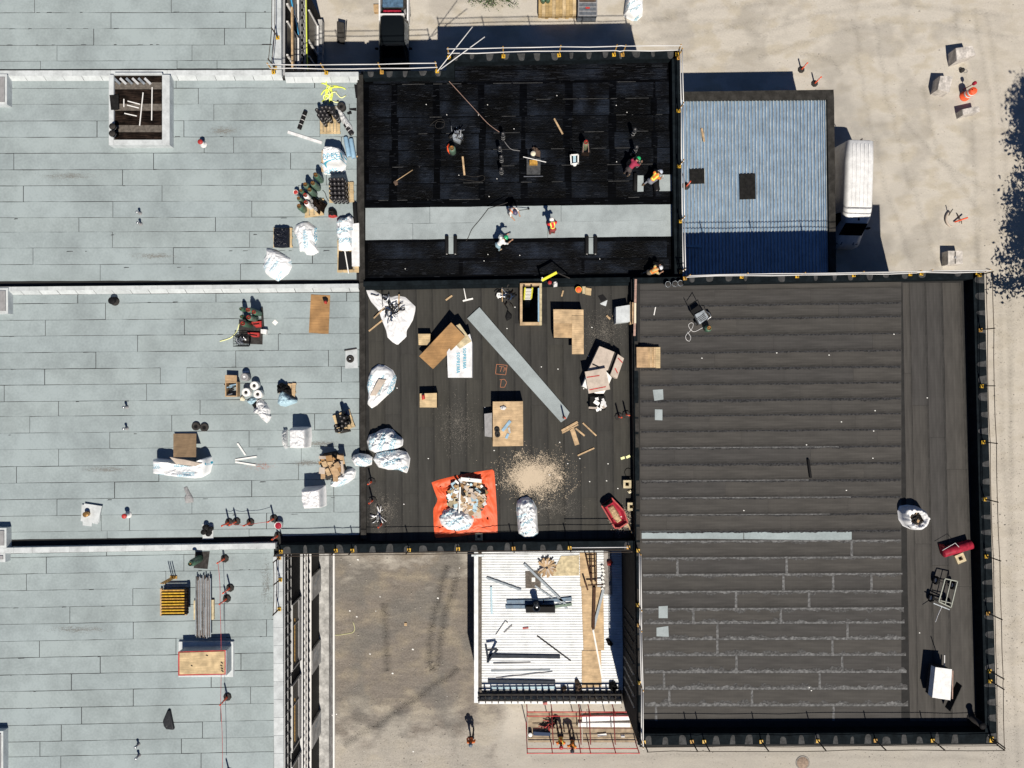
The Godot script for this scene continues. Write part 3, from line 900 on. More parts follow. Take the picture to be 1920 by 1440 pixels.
func build_east() -> void:
	var t := T("large_dark_roof_building", "largest building with charcoal base sheets and dusty lap bands", "building", Vector3(17, 0, 7))
	var hp := 9.2
	mass(t, [1187.5, 519.8, 1281.5, 519.8, 1846, 507, 1872, 1397, 1199, 1403], hp, HE - 0.03, M.facade)
	var st := S()
	slab(st, [1188, 521, 1282, 519, 1845, 509, 1870, 1396, 1199, 1401], HE - 0.029, HE)
	part(st, "underlay", M.underlay, t)
	dark_parapet(t, 1281.5, 517.5, 1845, 507.5, 15, HE, hp, 1.0)
	dark_parapet(t, 1845.5, 508, 1869, 1394, 21, HE, hp, 1.0)
	dark_parapet(t, 1869, 1394, 1199, 1397, 21, HE, hp, 1.0)
	st = S(); slab(st, [1187, 521, 1281, 519, 1281, 529, 1187, 531], HE, HE + 0.22); part(st, "kerb", M.flash, t)
	st = S(); slab(st, [1187, 532, 1194, 532, 1204, 1397, 1196, 1397], HE, HE + 0.16); part(st, "kerb", M.flash, t)
	# pieces of flashing on the west kerb
	for i in 26:
		var y := 640.0 + i * 29.0
		st = S(); slab(st, rect(1188.6 + (y - 532) * 0.0105, y, 1195.2 + (y - 532) * 0.0105, y + 26 - rng.randf() * 3), HE + 0.16, HE + 0.168)
		part(st, "flashing_sheet", [M.flash, M.kerb, M.kerb, M.char][rng.randi() % 4], t)
	var ys := [533, 546, 573, 598, 630, 661, 691, 721, 750, 779, 808, 839, 870, 901, 933, 965, 996, 1014, 1045, 1076, 1108, 1140, 1171, 1201, 1231, 1263, 1294, 1325, 1352]
	var js := [[1400], [1520, 1340], [1572, 1320], [1602, 1380], [1636, 1450], [1340, 1560], [1260, 1470, 1600], [1500], [1290, 1560], [1604, 1330], [1645, 1390], [1520, 1265], [1300, 1620], [1360, 1500], [1440, 1590], [1482, 1250], [1300, 1533], [1597], [1475, 1270], [1469, 1562, 1634], [1380, 1517], [1464, 1300], [1589, 1345], [1345, 1561], [1381, 1579], [1245, 1537], [1255, 1410], [1230, 1563]]
	rows(t, M.dark, 1200, 1690, ys, [-0.015, 0.0], js, HE, 0.0025)
	var cx0 := [1692, 1706, 1736, 1767, 1802]; var cx1 := [1706, 1722, 1754, 1786, 1832]
	for c in 4:
		var yy := [530.0, 700.0 + c * 60.0, 980.0 + c * 40.0, 1352.0]
		for i in 3:
			var u0: float = (yy[i] - 530.0) / 822.0; var u1: float = (yy[i + 1] - 530.0) / 822.0
			sheet(t, "membrane_sheet", M.dark[rng.randi() % 4], [lerpf(cx0[c], cx1[c], u0), yy[i], lerpf(cx0[c], cx1[c], u1), yy[i + 1], lerpf(cx0[c + 1], cx1[c + 1], u1), yy[i + 1], lerpf(cx0[c + 1], cx1[c + 1], u0), yy[i]], HE, 0.005)
	# grey finishing strip, four pads and talc bands along the laps in the lower half
	sheet(t, "cap_strip", M.cap[0], [1203, 996, 1394, 995.5, 1394, 1011, 1203, 1010], HE + 0.003, 0.004)
	sheet(t, "cap_strip", M.cap[1], [1395, 995.5, 1597, 997, 1597, 1014, 1395, 1011], HE + 0.003, 0.004)
	for q in [[1224, 731, 1243, 730, 1244, 749, 1227, 751.5], [1228, 767.5, 1242, 768, 1242, 788, 1228, 787.5], [1235, 1137, 1252, 1136, 1252, 1159, 1235, 1159], [1231, 1177, 1253, 1174, 1254, 1194, 1231, 1193]]:
		st = S(); slab(st, q, HE + 0.006, HE + 0.014); part(st, "pad", M.cap_new[0], t)
	for i in range(17, 28):
		var y: float = ys[i]; var f := (i - 16) / 12.0
		var sl := -0.015 * (1.0 - i / 28.0)
		var strong := 6.0 + 8.0 * f
		var up := 1.0 if i < 22 else -1.0
		talc_band(t, 1204 + f * 6, y + 0.5 * up, 1688 + f * 16, y + 0.5 * up + 484 * sl, strong, HE + 0.0115, up)
		for j in js[i]:
			st = S(); var y2: float = ys[i + 1]
			quad(st, W(j - 2.4, y2 + (j - 1200) * sl, HE + 0.0135), W(j + 2.6, y2 + (j - 1200) * sl, HE + 0.0135), W(j + 1.8, y + (j - 1200) * sl, HE + 0.0135), W(j - 1.9, y + (j - 1200) * sl, HE + 0.0135))
			part(st, "talc_band", M.talc, t)
	for i in range(2, 17):
		var sl := -0.015 * (1.0 - i / 28.0)
		talc_band(t, 1202, ys[i] + 0.4, 1689, ys[i] + 0.4 + 487 * sl, rng.randf_range(4.0, 7.5), HE + 0.0095, 1.0, true)
	for i in [11, 13, 14, 15]:
		talc_band(t, 1204, ys[i], 1500 + rng.randf() * 150, ys[i] - 2, 3.4, HE + 0.0115, 1.0)

func build_steel_deck() -> void:
	var t := T("blue_steel_deck_building", "low building with blue ribbed steel roof deck and dark ribbed edge", "building", Vector3(15, 0, -12))
	mass(t, [1270, 172, 1562, 168, 1562, 520, 1270, 522], HS + 0.2, HS - 0.06, M.facade)
	var st := S(); slab(st, [1281.7, 172, 1563, 168, 1564, 186, 1281.7, 188], HS - 0.06, HS + 0.2); part(st, "edge_trim", M.kerb, t)
	st = S(); slab(st, [1551, 186, 1564, 186, 1568, 520, 1556, 520], HS - 0.06, HS + 0.2); part(st, "edge_trim", M.kerb, t)
	var x := 1276.0
	while x < 1550:
		var xe := minf(x + 26.0, 1553.0)
		st = S(); var rb := S()
		var n := 4
		for i in n:
			var a := lerpf(x, xe, float(i) / n); var w := (xe - x) / n
			var lo := HS; var hi := HS + 0.07
			var prof := [[a, lo], [a + w * 0.55, lo], [a + w * 0.66, hi], [a + w * 0.92, hi], [a + w, lo]]
			for k in 4:
				var s: SurfaceTool = rb if k == 2 else st
				var o := 0.02
				quad(s, W(prof[k][0] + 340 * o * 0.5, 522, prof[k][1]), W(prof[k + 1][0] + 340 * o * 0.5, 522, prof[k + 1][1]), W(prof[k + 1][0], 187, prof[k + 1][1]), W(prof[k][0], 187, prof[k][1]))
		var d := part(st, "deck_sheet", M.deckb, t)
		part(rb, "rib", M.deckrib, d)
		x = xe

# ---- small building-site things
func TP(px: float, py: float, h: float, roof: float = HR) -> Vector3:
	var v := W(px, py, roof + h)
	return Vector3(v.x, roof, v.z)

var LIFT := 0.013   # sheets on the roofs are this thick in all

func gas_bottle(base: Vector3, r: float, h: float, m: Material, label: String, group: String, cap: Material = null, lie: Basis = Basis()) -> Node3D:
	var t := T("gas_cylinder", label, "gas cylinder", base, group)
	var st := S(true)
	lathe(st, base, [[r * 0.86, 0.0], [r * 0.9, 0.05], [r, 0.09], [r, h * 0.72], [r * 0.96, h * 0.79], [r * 0.8, h * 0.86], [r * 0.45, h * 0.9], [r * 0.2, h * 0.91]], 16, lie); part(st, "body", m, t)
	st = S(); lathe(st, base + lie * Vector3(0, h * 0.895, 0), [[r * 0.62, 0.0], [r * 0.62, h * 0.11], [r * 0.54, h * 0.11], [r * 0.52, 0.01]], 14, lie); part(st, "collar", cap if cap else m, t)
	st = S(); lathe(st, base + lie * Vector3(0, h * 0.9, 0), [[r * 0.16, 0.0], [r * 0.16, h * 0.06], [r * 0.26, h * 0.065], [r * 0.26, h * 0.085]], 8, lie); part(st, "valve", M.brass, t)
	return t

func roll(base: Vector3, r: float, h: float, m: Material, label: String, group: String, b: Basis = Basis(), bands: int = 2, called: String = "membrane_roll", bm: Material = null) -> Node3D:
	var t := T(called, label, "roll", base, group)
	var st := S(true); lathe(st, base, [[r * 0.97, 0.0], [r, 0.01], [r, h - 0.01], [r * 0.97, h], [r * 0.42, h + 0.001], [r * 0.36, h - 0.06]], 16, b); part(st, "sheet_coil", m, t)
	st = S(true); lathe(st, base, [[r * 0.34, h - 0.03], [r * 0.36, h + 0.004], [r * 0.24, h + 0.005], [r * 0.22, h - 0.02]], 10, b); part(st, "core", bm if bm else M.corem, t)
	for k in bands:
		var y := h * (k + 1.0) / (bands + 1.0)
		st = S(); lathe(st, base, [[r * 1.004, y - 0.014], [r * 1.02, y - 0.012], [r * 1.02, y + 0.012], [r * 1.004, y + 0.014]], 16, b); part(st, "band", M.rail_w, t)
	return t

func lie_basis(a: Vector3, b: Vector3) -> Basis:
	var y := (b - a).normalized()
	var x := Vector3.UP.cross(y).normalized() if absf(y.y) < 0.95 else Vector3.RIGHT
	return Basis(x, y, x.cross(y))

func lying_roll(ax: float, ay: float, bx: float, by: float, r: float, m: Material, label: String, group: String = "", bands: int = 2, y0: float = HR, called: String = "membrane_roll") -> Node3D:
	var a := W(ax, ay, y0 + r); var b := W(bx, by, y0 + r)
	a.y = y0 + r + LIFT; b.y = a.y
	return roll(a, r, a.distance_to(b), m, label, group, lie_basis(a, b), bands, called)

func bucket(base: Vector3, r: float, h: float, m: Material, label: String, inner: Material, group: String = "", called: String = "bucket") -> Node3D:
	var t := T(called, label, "bucket", base, group)
	var st := S(true); lathe(st, base, [[r * 0.85, 0.0], [r, h], [r * 1.06, h], [r * 1.06, h - 0.03], [r * 0.99, h - 0.03]], 16); part(st, "pail", m, t)
	st = S(true); lathe(st, base, [[r * 0.95, h - 0.05], [r * 0.9, h - 0.012], [0.02, h - 0.012]], 16); part(st, "contents", inner, t)
	st = S(); var hp := []
	for i in 9: hp.append(base + Vector3(cos(PI * i / 8.0) * r * 1.05, h * 0.8 - 0.02, sin(PI * i / 8.0) * r * 1.15)); 
	tube(st, hp, 0.008, 5); part(st, "handle", M.steel, t)
	return t

func delineator(base: Vector3, label: String, proto: Node3D) -> Node3D:
	if proto != null: return dup(proto, base, rng.randf() * 3.0, label)
	var t := T("delineator_post", label, "delineator", base, "orange delineator posts")
	var st := S(); lathe(st, base, [[0.23, 0.0], [0.23, 0.05], [0.2, 0.085], [0.07, 0.10]], 8); part(st, "base", M.char, t)
	st = S(true); lathe(st, base, [[0.055, 0.08], [0.05, 0.2], [0.045, 1.02], [0.02, 1.04]], 12); var p := part(st, "post", M.cone, t)
	st = S(); var hp := []
	for i in 7: hp.append(base + Vector3(0, 1.03 + sin(PI * i / 6.0) * 0.09, cos(PI * i / 6.0) * 0.045))
	tube(st, hp, 0.014, 6); part(st, "handle", M.cone, p)
	for y in [0.66, 0.88]:
		st = S(); lathe(st, base, [[0.0475, y], [0.0485, y + 0.003], [0.0485, y + 0.07], [0.0475, y + 0.073]], 12); part(st, "reflector", M.rail_w, p)
	return t

# wooden pallet under the pixel rectangle (corners going round)
func pallet(q: Array, label: String, group: String = "", m: Material = null, boards: int = 5, y0: float = HR) -> Node3D:
	var c := pxs(q, y0 + 0.13)
	var a := Vector3(c[0].x, y0 + LIFT, c[0].y); var b := Vector3(c[1].x, y0 + LIFT, c[1].y); var d := Vector3(c[3].x, y0 + LIFT, c[3].y)
	var t := T("pallet", label, "pallet", (b + d) * 0.5, group)
	var mm: Material = m if m else M.timber
	for i in 3:
		var u := 0.05 + 0.45 * i
		var st := S(); bar(st, a + (d - a) * u + Vector3(0, 0.05, 0), b + (d - a) * u + Vector3(0, 0.05, 0), 0.08, 0.1); part(st, "stringer", mm, t)
	for i in boards:
		var u := (i + 0.5) / boards
		var st := S(); bar(st, a + (b - a) * u + Vector3(0, 0.112, 0), d + (b - a) * u + Vector3(0, 0.112, 0), a.distance_to(b) / boards * 0.86, 0.022); part(st, "deck_board", mm, t)
	return t

func board(q: Array, y0: float, th: float, m: Material, called: String, label: String, cat: String, group: String = "") -> MeshInstance3D:
	var st := S(); slab(st, q, y0, y0 + th)
	return solo(st, called, m, label, cat, group)

func stick(ax: float, ay: float, bx: float, by: float, w: float, th: float, m: Material, called: String, label: String, cat: String, group: String = "", y0: float = HR) -> MeshInstance3D:
	var st := S()
	var a := W(ax, ay, y0); var b := W(bx, by, y0)
	a.y = y0 + LIFT + th * 0.5; b.y = a.y
	bar(st, a, b, w, th)
	return solo(st, called, m, label, cat, group)

func bag(q: Array, ht: float, label: String, turn: float, m: Material = null, boxy: float = 2.6, wr: float = 0.13, called: String = "white_bag", y0: float = HR, group: String = "", dish: float = 0.0, uvs: float = 0.55) -> MeshInstance3D:
	var st := S(true); blob(st, q, y0 + LIFT, ht, boxy, wr, turn, uvs, dish)
	return solo(st, called, m if m else M.foil, label, called.get_slice("_", called.get_slice_count("_") - 1), group)

func curl(pts: Array, r: float, m: Material, called: String, label: String, cat: String, y0: float = HR) -> MeshInstance3D:
	var cv := Curve3D.new()
	for k in range(0, pts.size(), 2):
		var p := W(pts[k], pts[k + 1], y0); p.y = y0 + LIFT + r
		cv.add_point(p)
	for i in range(1, cv.point_count - 1):
		var d := (cv.get_point_position(i + 1) - cv.get_point_position(i - 1)) * 0.18
		cv.set_point_in(i, -d); cv.set_point_out(i, d)
	var l := []
	var n := maxi(8, int(cv.get_baked_length() / 0.12))
	for i in n + 1: l.append(cv.sample_baked(cv.get_baked_length() * i / n))
	var st := S(true); tube(st, l, r, 6)
	return solo(st, called, m, label, cat)

func vent(px: float, py: float, r: float, h: float, m: Material, label: String, group: String, capm: Material, flange: float = 0.0) -> Node3D:
	var b := W(px, py, HR); b.y = HR + LIFT
	var t := T("vent_pipe", label, "vent", b, group)
	var st := S(true); lathe(st, b, [[maxf(flange, r * 1.6), 0.0], [maxf(flange, r * 1.6), 0.012], [r * 1.1, 0.05], [r, 0.07], [r, h]], 14); part(st, "pipe", m, t)
	st = S(true); lathe(st, b + Vector3(0, h, 0), [[r * 1.3, 0.0], [r * 1.3, 0.04], [r * 0.7, 0.08], [0.01, 0.085]], 14); part(st, "cap", capm, t)
	return t

func build_west_roof_things() -> void:
	var st: SurfaceTool
	# --- kerbed opening with a boarded floor
	var t := T("kerbed_opening", "white kerbed roof opening with brown boarded floor", "roof opening", W(265, 212, HR))
	for q in [[204, 140, 213, 272], [304, 140, 318, 272], [213.3, 262, 303.7, 272], [213.3, 136, 303.7, 140]]:
		st = S(); slab(st, rect(q[0], q[1], q[2], q[3]), HR + 0.007, HR + 0.5); part(st, "kerb", M.coping2, t)
	st = S(); slab(st, rect(213.3, 140.3, 303.7, 261.7), HR + 0.007, HR + 0.36); part(st, "floor", M.brown, t)
	for k in 9:
		st = S(); var yy := 141.0 + k * 13.4
		slab(st, rect(214, yy, 303.2, yy + 12.8), HR + 0.36, HR + 0.372); part(st, "floor_board", [M.brown, M.mould, M.brown][k % 3], t)
	st = S(); prism(st, pxs([205, 178, 222, 177, 222, 206, 208, 206], HR + 0.52), HR + 0.5, HR + 0.515); part(st, "rubber_mat", M.rubber, t)
	for k in 6:
		var x := 222.0 + k * 11.5
		st = S(); var y0 := HR + 0.374
		bar(st, W(x - 8, 147, y0 + 0.05), W(x + 3, 157.5, y0 + 0.05), 0.13, 0.07)
		solo(st, "wrapped_flashing", M.film if k % 2 else M.galv, "clear-wrapped metal flashing piece lying at the head of the kerbed opening", "flashing", "flashing pieces in the kerbed opening")
	var stk := [[233, 186, 233, 201, "shortest pale rod beside the rubber mat in the kerbed opening"], [240, 190, 263, 196, "upper of two parallel white rods in the kerbed opening"], [239, 197.5, 261, 203, "lower of two parallel white rods in the kerbed opening"], [234, 213, 257, 218, "yellowish short rod lying alone in the kerbed opening"], [269, 174, 262.5, 236, "long tilted white rod in the kerbed opening"], [286, 164, 285, 226, "long straight white rod along the kerbed opening's side"]]
	for s in stk: stick(s[0], s[1], s[2], s[3], 0.05, 0.035, M.paper, "white_rod", s[4], "rod", "", HR + 0.36)
	bucket(W(217, 241, HR + 0.5) + Vector3(0, 0.006, 0), 0.17, 0.34, M.black, "upper black pail on the kerb of the roof opening", M.char)
	bucket(W(216.5, 254, HR + 0.5) + Vector3(0, 0.006, 0), 0.17, 0.34, M.black, "black pail at the corner of the roof opening's kerb", M.char)
	# --- vents and drains
	vent(382, 271, 0.11, 0.42, M.rail_w, "white vent pipe with red cap near the kerbed opening", "capped white vent pipes", M.red, 0.2)
	vent(241, 965, 0.11, 0.42, M.rail_w, "white vent pipe with red cap near the stack of grey pads", "capped white vent pipes", M.red, 0.2)
	vent(216, 565, 0.16, 0.3, M.char, "short black vent pipe just below the white firewall coping", "", M.black)
	for q in [[263, 400, "upper"], [264, 420, "lower"]]: vent(q[0], q[1], 0.06, 0.32, M.grey, q[2] + " of two slim vents standing above the middle firewall", "slim grey vents", M.steel, 0.11)
	for q in [[238, 763, "upper"], [238, 803, "lower"]]: vent(q[0], q[1], 0.06, 0.32, M.grey, q[2] + " of two slim vents up-roof of the big open white pack", "slim grey vents", M.steel, 0.11)
	for q in [[260, 1395, "upper"], [261, 1416, "lower"]]: vent(q[0], q[1], 0.06, 0.32, M.grey, q[2] + " of two slim vents near the folded black sheet", "slim grey vents", M.steel, 0.11)
	# --- heap of lime straps
	t = T("strap_heap", "heap of lime yellow lifting straps beside the parapet", "straps", W(620, 172, HR))
	for i in 15:
		var l := []
		var p := W(rng.randf_range(612, 626), rng.randf_range(160, 172), HR) if i < 10 else W(rng.randf_range(614, 632), rng.randf_range(170, 185), HR)
		var dir := rng.randf() * TAU
		for k in 7:
			p.y = HR + 0.03 + 0.05 * absf(sin(k * 1.3 + i)); l.append(p); dir += rng.randf_range(-0.7, 0.7)
			p += Vector3(cos(dir), 0, sin(dir)) * 0.13
		st = S(true); tube(st, l, 0.035, 5); part(st, "strap", M.lime if i < 10 else M.limepale, t)
	# --- pallet with upright rolls, film and single rolls
	pallet([599, 199, 637, 199, 637, 251, 600, 251], "timber pallet under the bundle of upright rolls by the straps", "", M.ply3, 6)
	var tops := [[594, 206], [604, 202], [611, 201], [618, 202.5], [601, 209.5], [608, 208.5], [597.5, 216], [605, 216], [613, 216], [602.5, 223], [622, 209], [628, 216]]
	for q in tops: roll(TP(q[0], q[1], 1.13) + Vector3(0, 0.14, 0), 0.105, 1.0 if q[0] < 620 else 0.9, M.tarroll, "upright membrane roll in the bundle on the pallet by the straps", "upright rolls in the bundle by the straps")
	st = S(true); blob(st, [626, 196, 634, 198, 648, 218, 660, 236, 664, 250, 656, 250, 645, 236, 636, 222], HR + LIFT, 0.32, 2.2, 0.2, 0.0, 0.5); solo(st, "plastic_film", M.film, "torn clear film trailing from the bundle of upright rolls", "film")
	lying_roll(573, 209, 561, 242, 0.12, M.black, "black roll with three white bands lying alone on the grey roof", "", 3)
	var b := W(642, 203, HR); b.y = HR + LIFT
	roll(b, 0.23, 0.3, M.char, "flat dark coil standing on end beside the straps", "", Basis(), 0, "flat_coil", M.black)
	lying_roll(648, 233, 660, 252, 0.14, M.tarroll, "dark roll half out of torn film near the kerb", "", 2)
	for q in [[664, 158, 673, 159, 672, 183, 667, 184, "long"], [655, 203, 668, 202, 668, 208, 656, 206, "upper small"], [650, 211, 658, 207, 660, 213, 652, 215, "lower small"], [631, 188, 635, 187, 635, 191, 632, 191, "tiny square"]]:
		board([q[0], q[1], q[2], q[3], q[4], q[5], q[6], q[7]], HR + LIFT, 0.012, M.black, "membrane_offcut", q[8] + " black membrane offcut near the kerb by the straps", "offcut")
	# --- white wrapped load and neighbours
	pallet([603, 282, 643, 282, 645, 322, 602, 322], "pallet hidden under the white foil load beside blue rolls")
	st = S(true); blob(st, [603, 271, 620, 271, 636, 274, 641, 284, 640, 300, 634, 306, 602, 304, 600, 292, 601, 280], HR + 0.16, 1.15, 10.0, 0.05, 0.2, 0.4, 0.0, 1.0); solo(st, "wrapped_load", M.foil, "bright white foil-wrapped load beside the two blue rolls", "load")
	st = S(true); blob(st, [600, 305, 648, 300, 647, 322, 622, 324, 619, 327, 607, 326], HR + LIFT, 0.3, 3.0, 0.1, 0.3, 0.6); solo(st, "foil_flap", M.foil, "loose printed foil flap at the foot of the white load", "foil")
	stick(540, 248, 604, 268.5, 0.16, 0.05, M.white, "white_strip", "long white printed strip running up to the white load", "strip")
	lying_roll(648, 258, 655, 294, 0.13, M.blue, "pale blue roll lying nearer the white load", "pale blue rolls", 0)
	lying_roll(658, 261, 664, 297, 0.13, M.blue, "pale blue roll lying nearer the dark kerb", "pale blue rolls", 0)
	stick(664, 298, 671, 293, 0.07, 0.04, M.timber, "wood_offcut", "small wood offcut at the end of the blue rolls", "offcut")
	# --- gas cylinders by the stacked rolls
	var gb := [[591.5, 327.5, 1.2, 0.17, M.green, "bright green gas cylinder standing closest to the white foil load"], [586, 343, 1.2, 0.17, M.green2, "tall grey-green cylinder with red valve ring between greens"], [572, 345.5, 1.1, 0.17, M.green2, "olive cylinder at the upper end of the gas group"], [580, 355.5, 1.15, 0.16, M.green2, "grey-green cylinder in the middle of the gas group"], [572, 365.5, 1.15, 0.16, M.paper, "upper white-topped gas cylinder in the group"], [564, 357, 0.8, 0.13, M.green, "short brassy-topped green cylinder in the group"], [559.5, 371.5, 0.95, 0.14, M.green2, "pale green cylinder beside the red and white can"], [573.5, 379.5, 1.1, 0.16, M.paper, "lower white gas cylinder beside the plywood pallet"], [560.5, 386, 1.1, 0.18, M.green, "green gas cylinder at the lower end of the group"]]
	for g in gb: gas_bottle(TP(g[0], g[1], g[2]) + Vector3(0, LIFT, 0), g[3], g[2], g[4], g[5], "gas cylinders in the large group", M.red if g[4] == M.paper else M.brass)
	bucket(TP(554, 360, 0.5) + Vector3(0, LIFT, 0), 0.13, 0.46, M.paper, "white can with red top beside the gas cylinders", M.red, "", "paint_can")
	pallet([571, 377, 607, 372, 608, 405, 571, 408], "plywood pallet with dark crumpled sheet by the gas cylinders", "", M.ply3, 4)
	st = S(true); blob(st, [586, 368, 598, 374, 613, 382, 608, 390, 606, 400, 600, 394, 598, 402, 590, 394, 584, 380], HR + 0.15, 0.45, 2.0, 0.3); solo(st, "dark_sheet", M.brown, "crumpled dark sheet draped on the plywood pallet", "sheet")
	for q in [[583, 376], [584, 384], [590, 390]]: roll(TP(q[0], q[1], 0.7) + Vector3(0, 0.145, 0), 0.09, 0.5, M.grey, "short grey canister on the plywood pallet", "grey canisters on the plywood pallet", Basis(), 0, "canister")
	pallet([616, 342, 663, 341, 663, 379, 617, 380], "timber pallet half covered by the block of stacked rolls", "", M.ply3, 6)
	for j in 5:
		for i in 4: roll(TP(619.0 + i * 7.6 + j * 0.5, 336.0 + j * 8.6, 1.15) + Vector3(0, 0.14, 0), 0.108, 1.0, M.tarroll, "upright black roll in the square block beside the gas cylinders", "rolls in the square block")
	curl([605, 357, 610, 362, 612, 370, 616, 376], 0.015, M.black, "gas_hose", "black hose curling between cylinders and stacked rolls", "hose")
	# tool bag
	b = W(623, 400, HR); b.y = HR + LIFT
	t = T("tool_bag", "red and black tool bag beside the plywood pallet", "bag", b)
	st = S(true); blob(st, [615, 394, 624, 390, 631, 396, 632, 405, 624, 408, 616, 406], HR + LIFT, 0.36, 4.0, 0.1); part(st, "body", M.black, t)
	st = S(true); blob(st, [615, 401, 624, 402, 631.5, 399, 632, 406, 624, 408.3, 615.5, 407], HR + LIFT, 0.3, 5.0, 0.05); part(st, "front_pocket", M.red, t)
	st = S(); tube(st, [b + Vector3(-0.15, 0.3, 0), b + Vector3(-0.08, 0.42, 0), b + Vector3(0.08, 0.42, 0), b + Vector3(0.15, 0.3, 0)], 0.018, 6); part(st, "handle", M.char, t)
	# shiny black pack
	pallet([512, 427, 548, 427, 547, 464, 512, 464], "pallet edge showing beside the shiny black pack", "", M.ply3, 4)
	st = S(true); blob(st, [511, 426, 525, 425, 540, 426, 540, 462, 526, 463, 511, 462], HR + 0.15, 0.36, 8.0, 0.22, 0, 0.5, 0.0, 0.9); solo(st, "wrapped_pack", M.shiny, "shiny black film-wrapped pack on a pallet", "pack")
	bag([549, 432, 553, 421, 566, 415, 577, 415, 593, 427, 591, 434, 594, 447, 590, 456, 597, 472, 585, 478, 574, 477, 568, 470, 561, 471, 556, 452], 0.42, "plain white crumpled bag beside the shiny black pack", 1.6, M.foil2)
	bag([498, 465, 508, 466, 520, 470, 534, 478, 544, 485, 546, 500, 540, 512, 528, 522, 520, 527, 505, 519, 497, 512, 491, 499, 495, 492, 493, 485, 498, 478], 0.4, "white bag with many teal print marks beside the shiny pack", 0.9, M.foil3)
	pallet([632, 450, 674, 450, 670, 511, 632, 511], "pallet with dark boards under the long white bag", "", M.ply3, 4)
	board([635, 472, 661, 473, 661, 505, 634, 506], HR + 0.145, 0.09, M.black, "board_pack", "dark board pack on the pallet under the long white bag", "boards")
	board([658, 420, 673, 418, 674, 499, 660, 499.5], HR + 0.145, 0.1, M.white, "insulation_board", "long white board lying along the dark kerb", "board")
	bag([630, 414, 637, 407, 648, 407, 655, 402, 661, 408, 662, 420, 659, 445, 660, 468, 646, 470, 634, 468, 634, 448, 630, 440], 0.5, "long white bag bulging at one end beside the kerb", 0.1, M.foil2, 3.2, 0.16, "white_bag", HR + 0.16)
	stick(647, 471, 654, 513, 0.06, 0.04, M.paper, "white_rod", "white rod lying across the dark board pack", "rod", "", HR + 0.235)
	lying_roll(665, 381, 667, 417, 0.12, M.black, "black roll lying beside the kerb at the long white bag", "", 0)
	# --- second section
	board([448, 599, 493, 600, 492, 646, 448, 644], HR + LIFT, 0.02, M.char, "rubber_mat", "dark rubber mat under the gas cylinder cluster", "mat")
	for g in [[451.5, 579, 0.8, 0.13, M.green], [465, 581, 1.15, 0.16, M.green2], [476, 585, 1.05, 0.15, M.green], [452.5, 593.5, 0.8, 0.13, M.green], [466, 595, 1.15, 0.17, M.green2], [455, 606.5, 1.15, 0.17, M.green]]:
		gas_bottle(TP(g[0], g[1], g[2]) + Vector3(0, LIFT + 0.02, 0), g[3], g[2], g[4], "green gas cylinder standing tightly packed on the rubber mat", "gas cylinders on the rubber mat", M.red if g[2] > 1.0 else M.green)
	for q in [[469, 604, 490, 602, 490, 613, 480, 614, "upper"], [462, 623, 486, 624, 485, 632, 474, 632, "lower"]]:
		t = T("red_clamp", q[8] + " red roller clamp on the rubber mat beside the cylinders", "clamp", W(q[0], q[1], HR))
		st = S(); slab(st, [q[0], q[1], q[2], q[3], q[4], q[5], q[6], q[7]], HR + 0.034, HR + 0.2); part(st, "plate", M.red, t)
		st = S(); tube(st, [W(q[0] + 6, q[1] + 4, HR + 0.215), W(q[2] - 4, q[3] + 5, HR + 0.215)], 0.03, 8); part(st, "roller", M.black, t)
	# wire basket
	b = W(458, 640, HR); b.y = HR + LIFT
	t = T("wire_basket", "black wire basket full of silver fittings at the mat's corner", "basket", b)
	for k in 4:
		st = S(); var s := 0.32 + 0.04 * k; var y := 0.05 + 0.13 * k
		tube(st, [b + Vector3(-s, y, -s * 0.7), b + Vector3(s, y, -s * 0.7), b + Vector3(s, y, s * 0.7), b + Vector3(-s, y, s * 0.7), b + Vector3(-s, y, -s * 0.7)], 0.016, 5); part(st, "hoop", M.black, t)
	for k in 16:
		var a := TAU * k / 16.0
		var e := Vector3(clampf(cos(a) * 1.4, -1, 1), 0, clampf(sin(a) * 1.4, -1, 1) * 0.7)
		st = S(); tube(st, [b + e * 0.32, b + e * 0.44 + Vector3(0, 0.45, 0)], 0.012, 5); part(st, "wire", M.black, t)
	for k in 18:
		st = S(); var p := b + Vector3(rng.randf_range(-0.28, 0.28), 0.2 + rng.randf() * 0.2, rng.randf_range(-0.18, 0.18)); var dr := Vector3(rng.randf_range(-1, 1), rng.randf_range(-0.3, 0.3), rng.randf_range(-1, 1)).normalized()
		tube(st, [p - dr * 0.1, p + dr * 0.1], 0.025, 6); part(st, "fitting", M.steel, t)
	t = T("white_box", "small white box with dark shadowed lid beside the mat", "box", TP(494, 622, 0.3))
	st = S(); slab(st, [489, 617, 500, 618, 499, 627, 489, 625], HR + LIFT, HR + 0.3); part(st, "carton", M.paper, t)
	st = S(); slab(st, [489.5, 617.3, 494, 617.8, 494, 625.5, 489.5, 624.6], HR + 0.3, HR + 0.312); part(st, "flap", M.white, t)
	board([515.5, 599, 521.5, 604.5, 516, 610.5, 510, 605], HR + LIFT, 0.01, M.paper, "white_card", "white square card lying turned on its corner", "card")
	stick(491.5, 577, 494, 613, 0.1, 0.1, M.char, "steel_angle", "dark steel angle beside the cylinder mat", "bar")
	curl([449, 607, 446, 618, 441, 626, 432, 634, 413, 640], 0.03, M.limepale, "strap", "pale yellow strap trailing from the cylinder cluster", "strap")
	# cardboard sheet with a pouch on it
	board([583, 552, 619, 554, 616, 626, 579, 624], HR + LIFT, 0.02, M.card, "cardboard_sheet", "brown board sheet lying flat below the firewall coping", "sheet")
	t = T("tool_pouch", "small red and black tool pouch on the brown board sheet", "pouch", W(610, 563, HR))
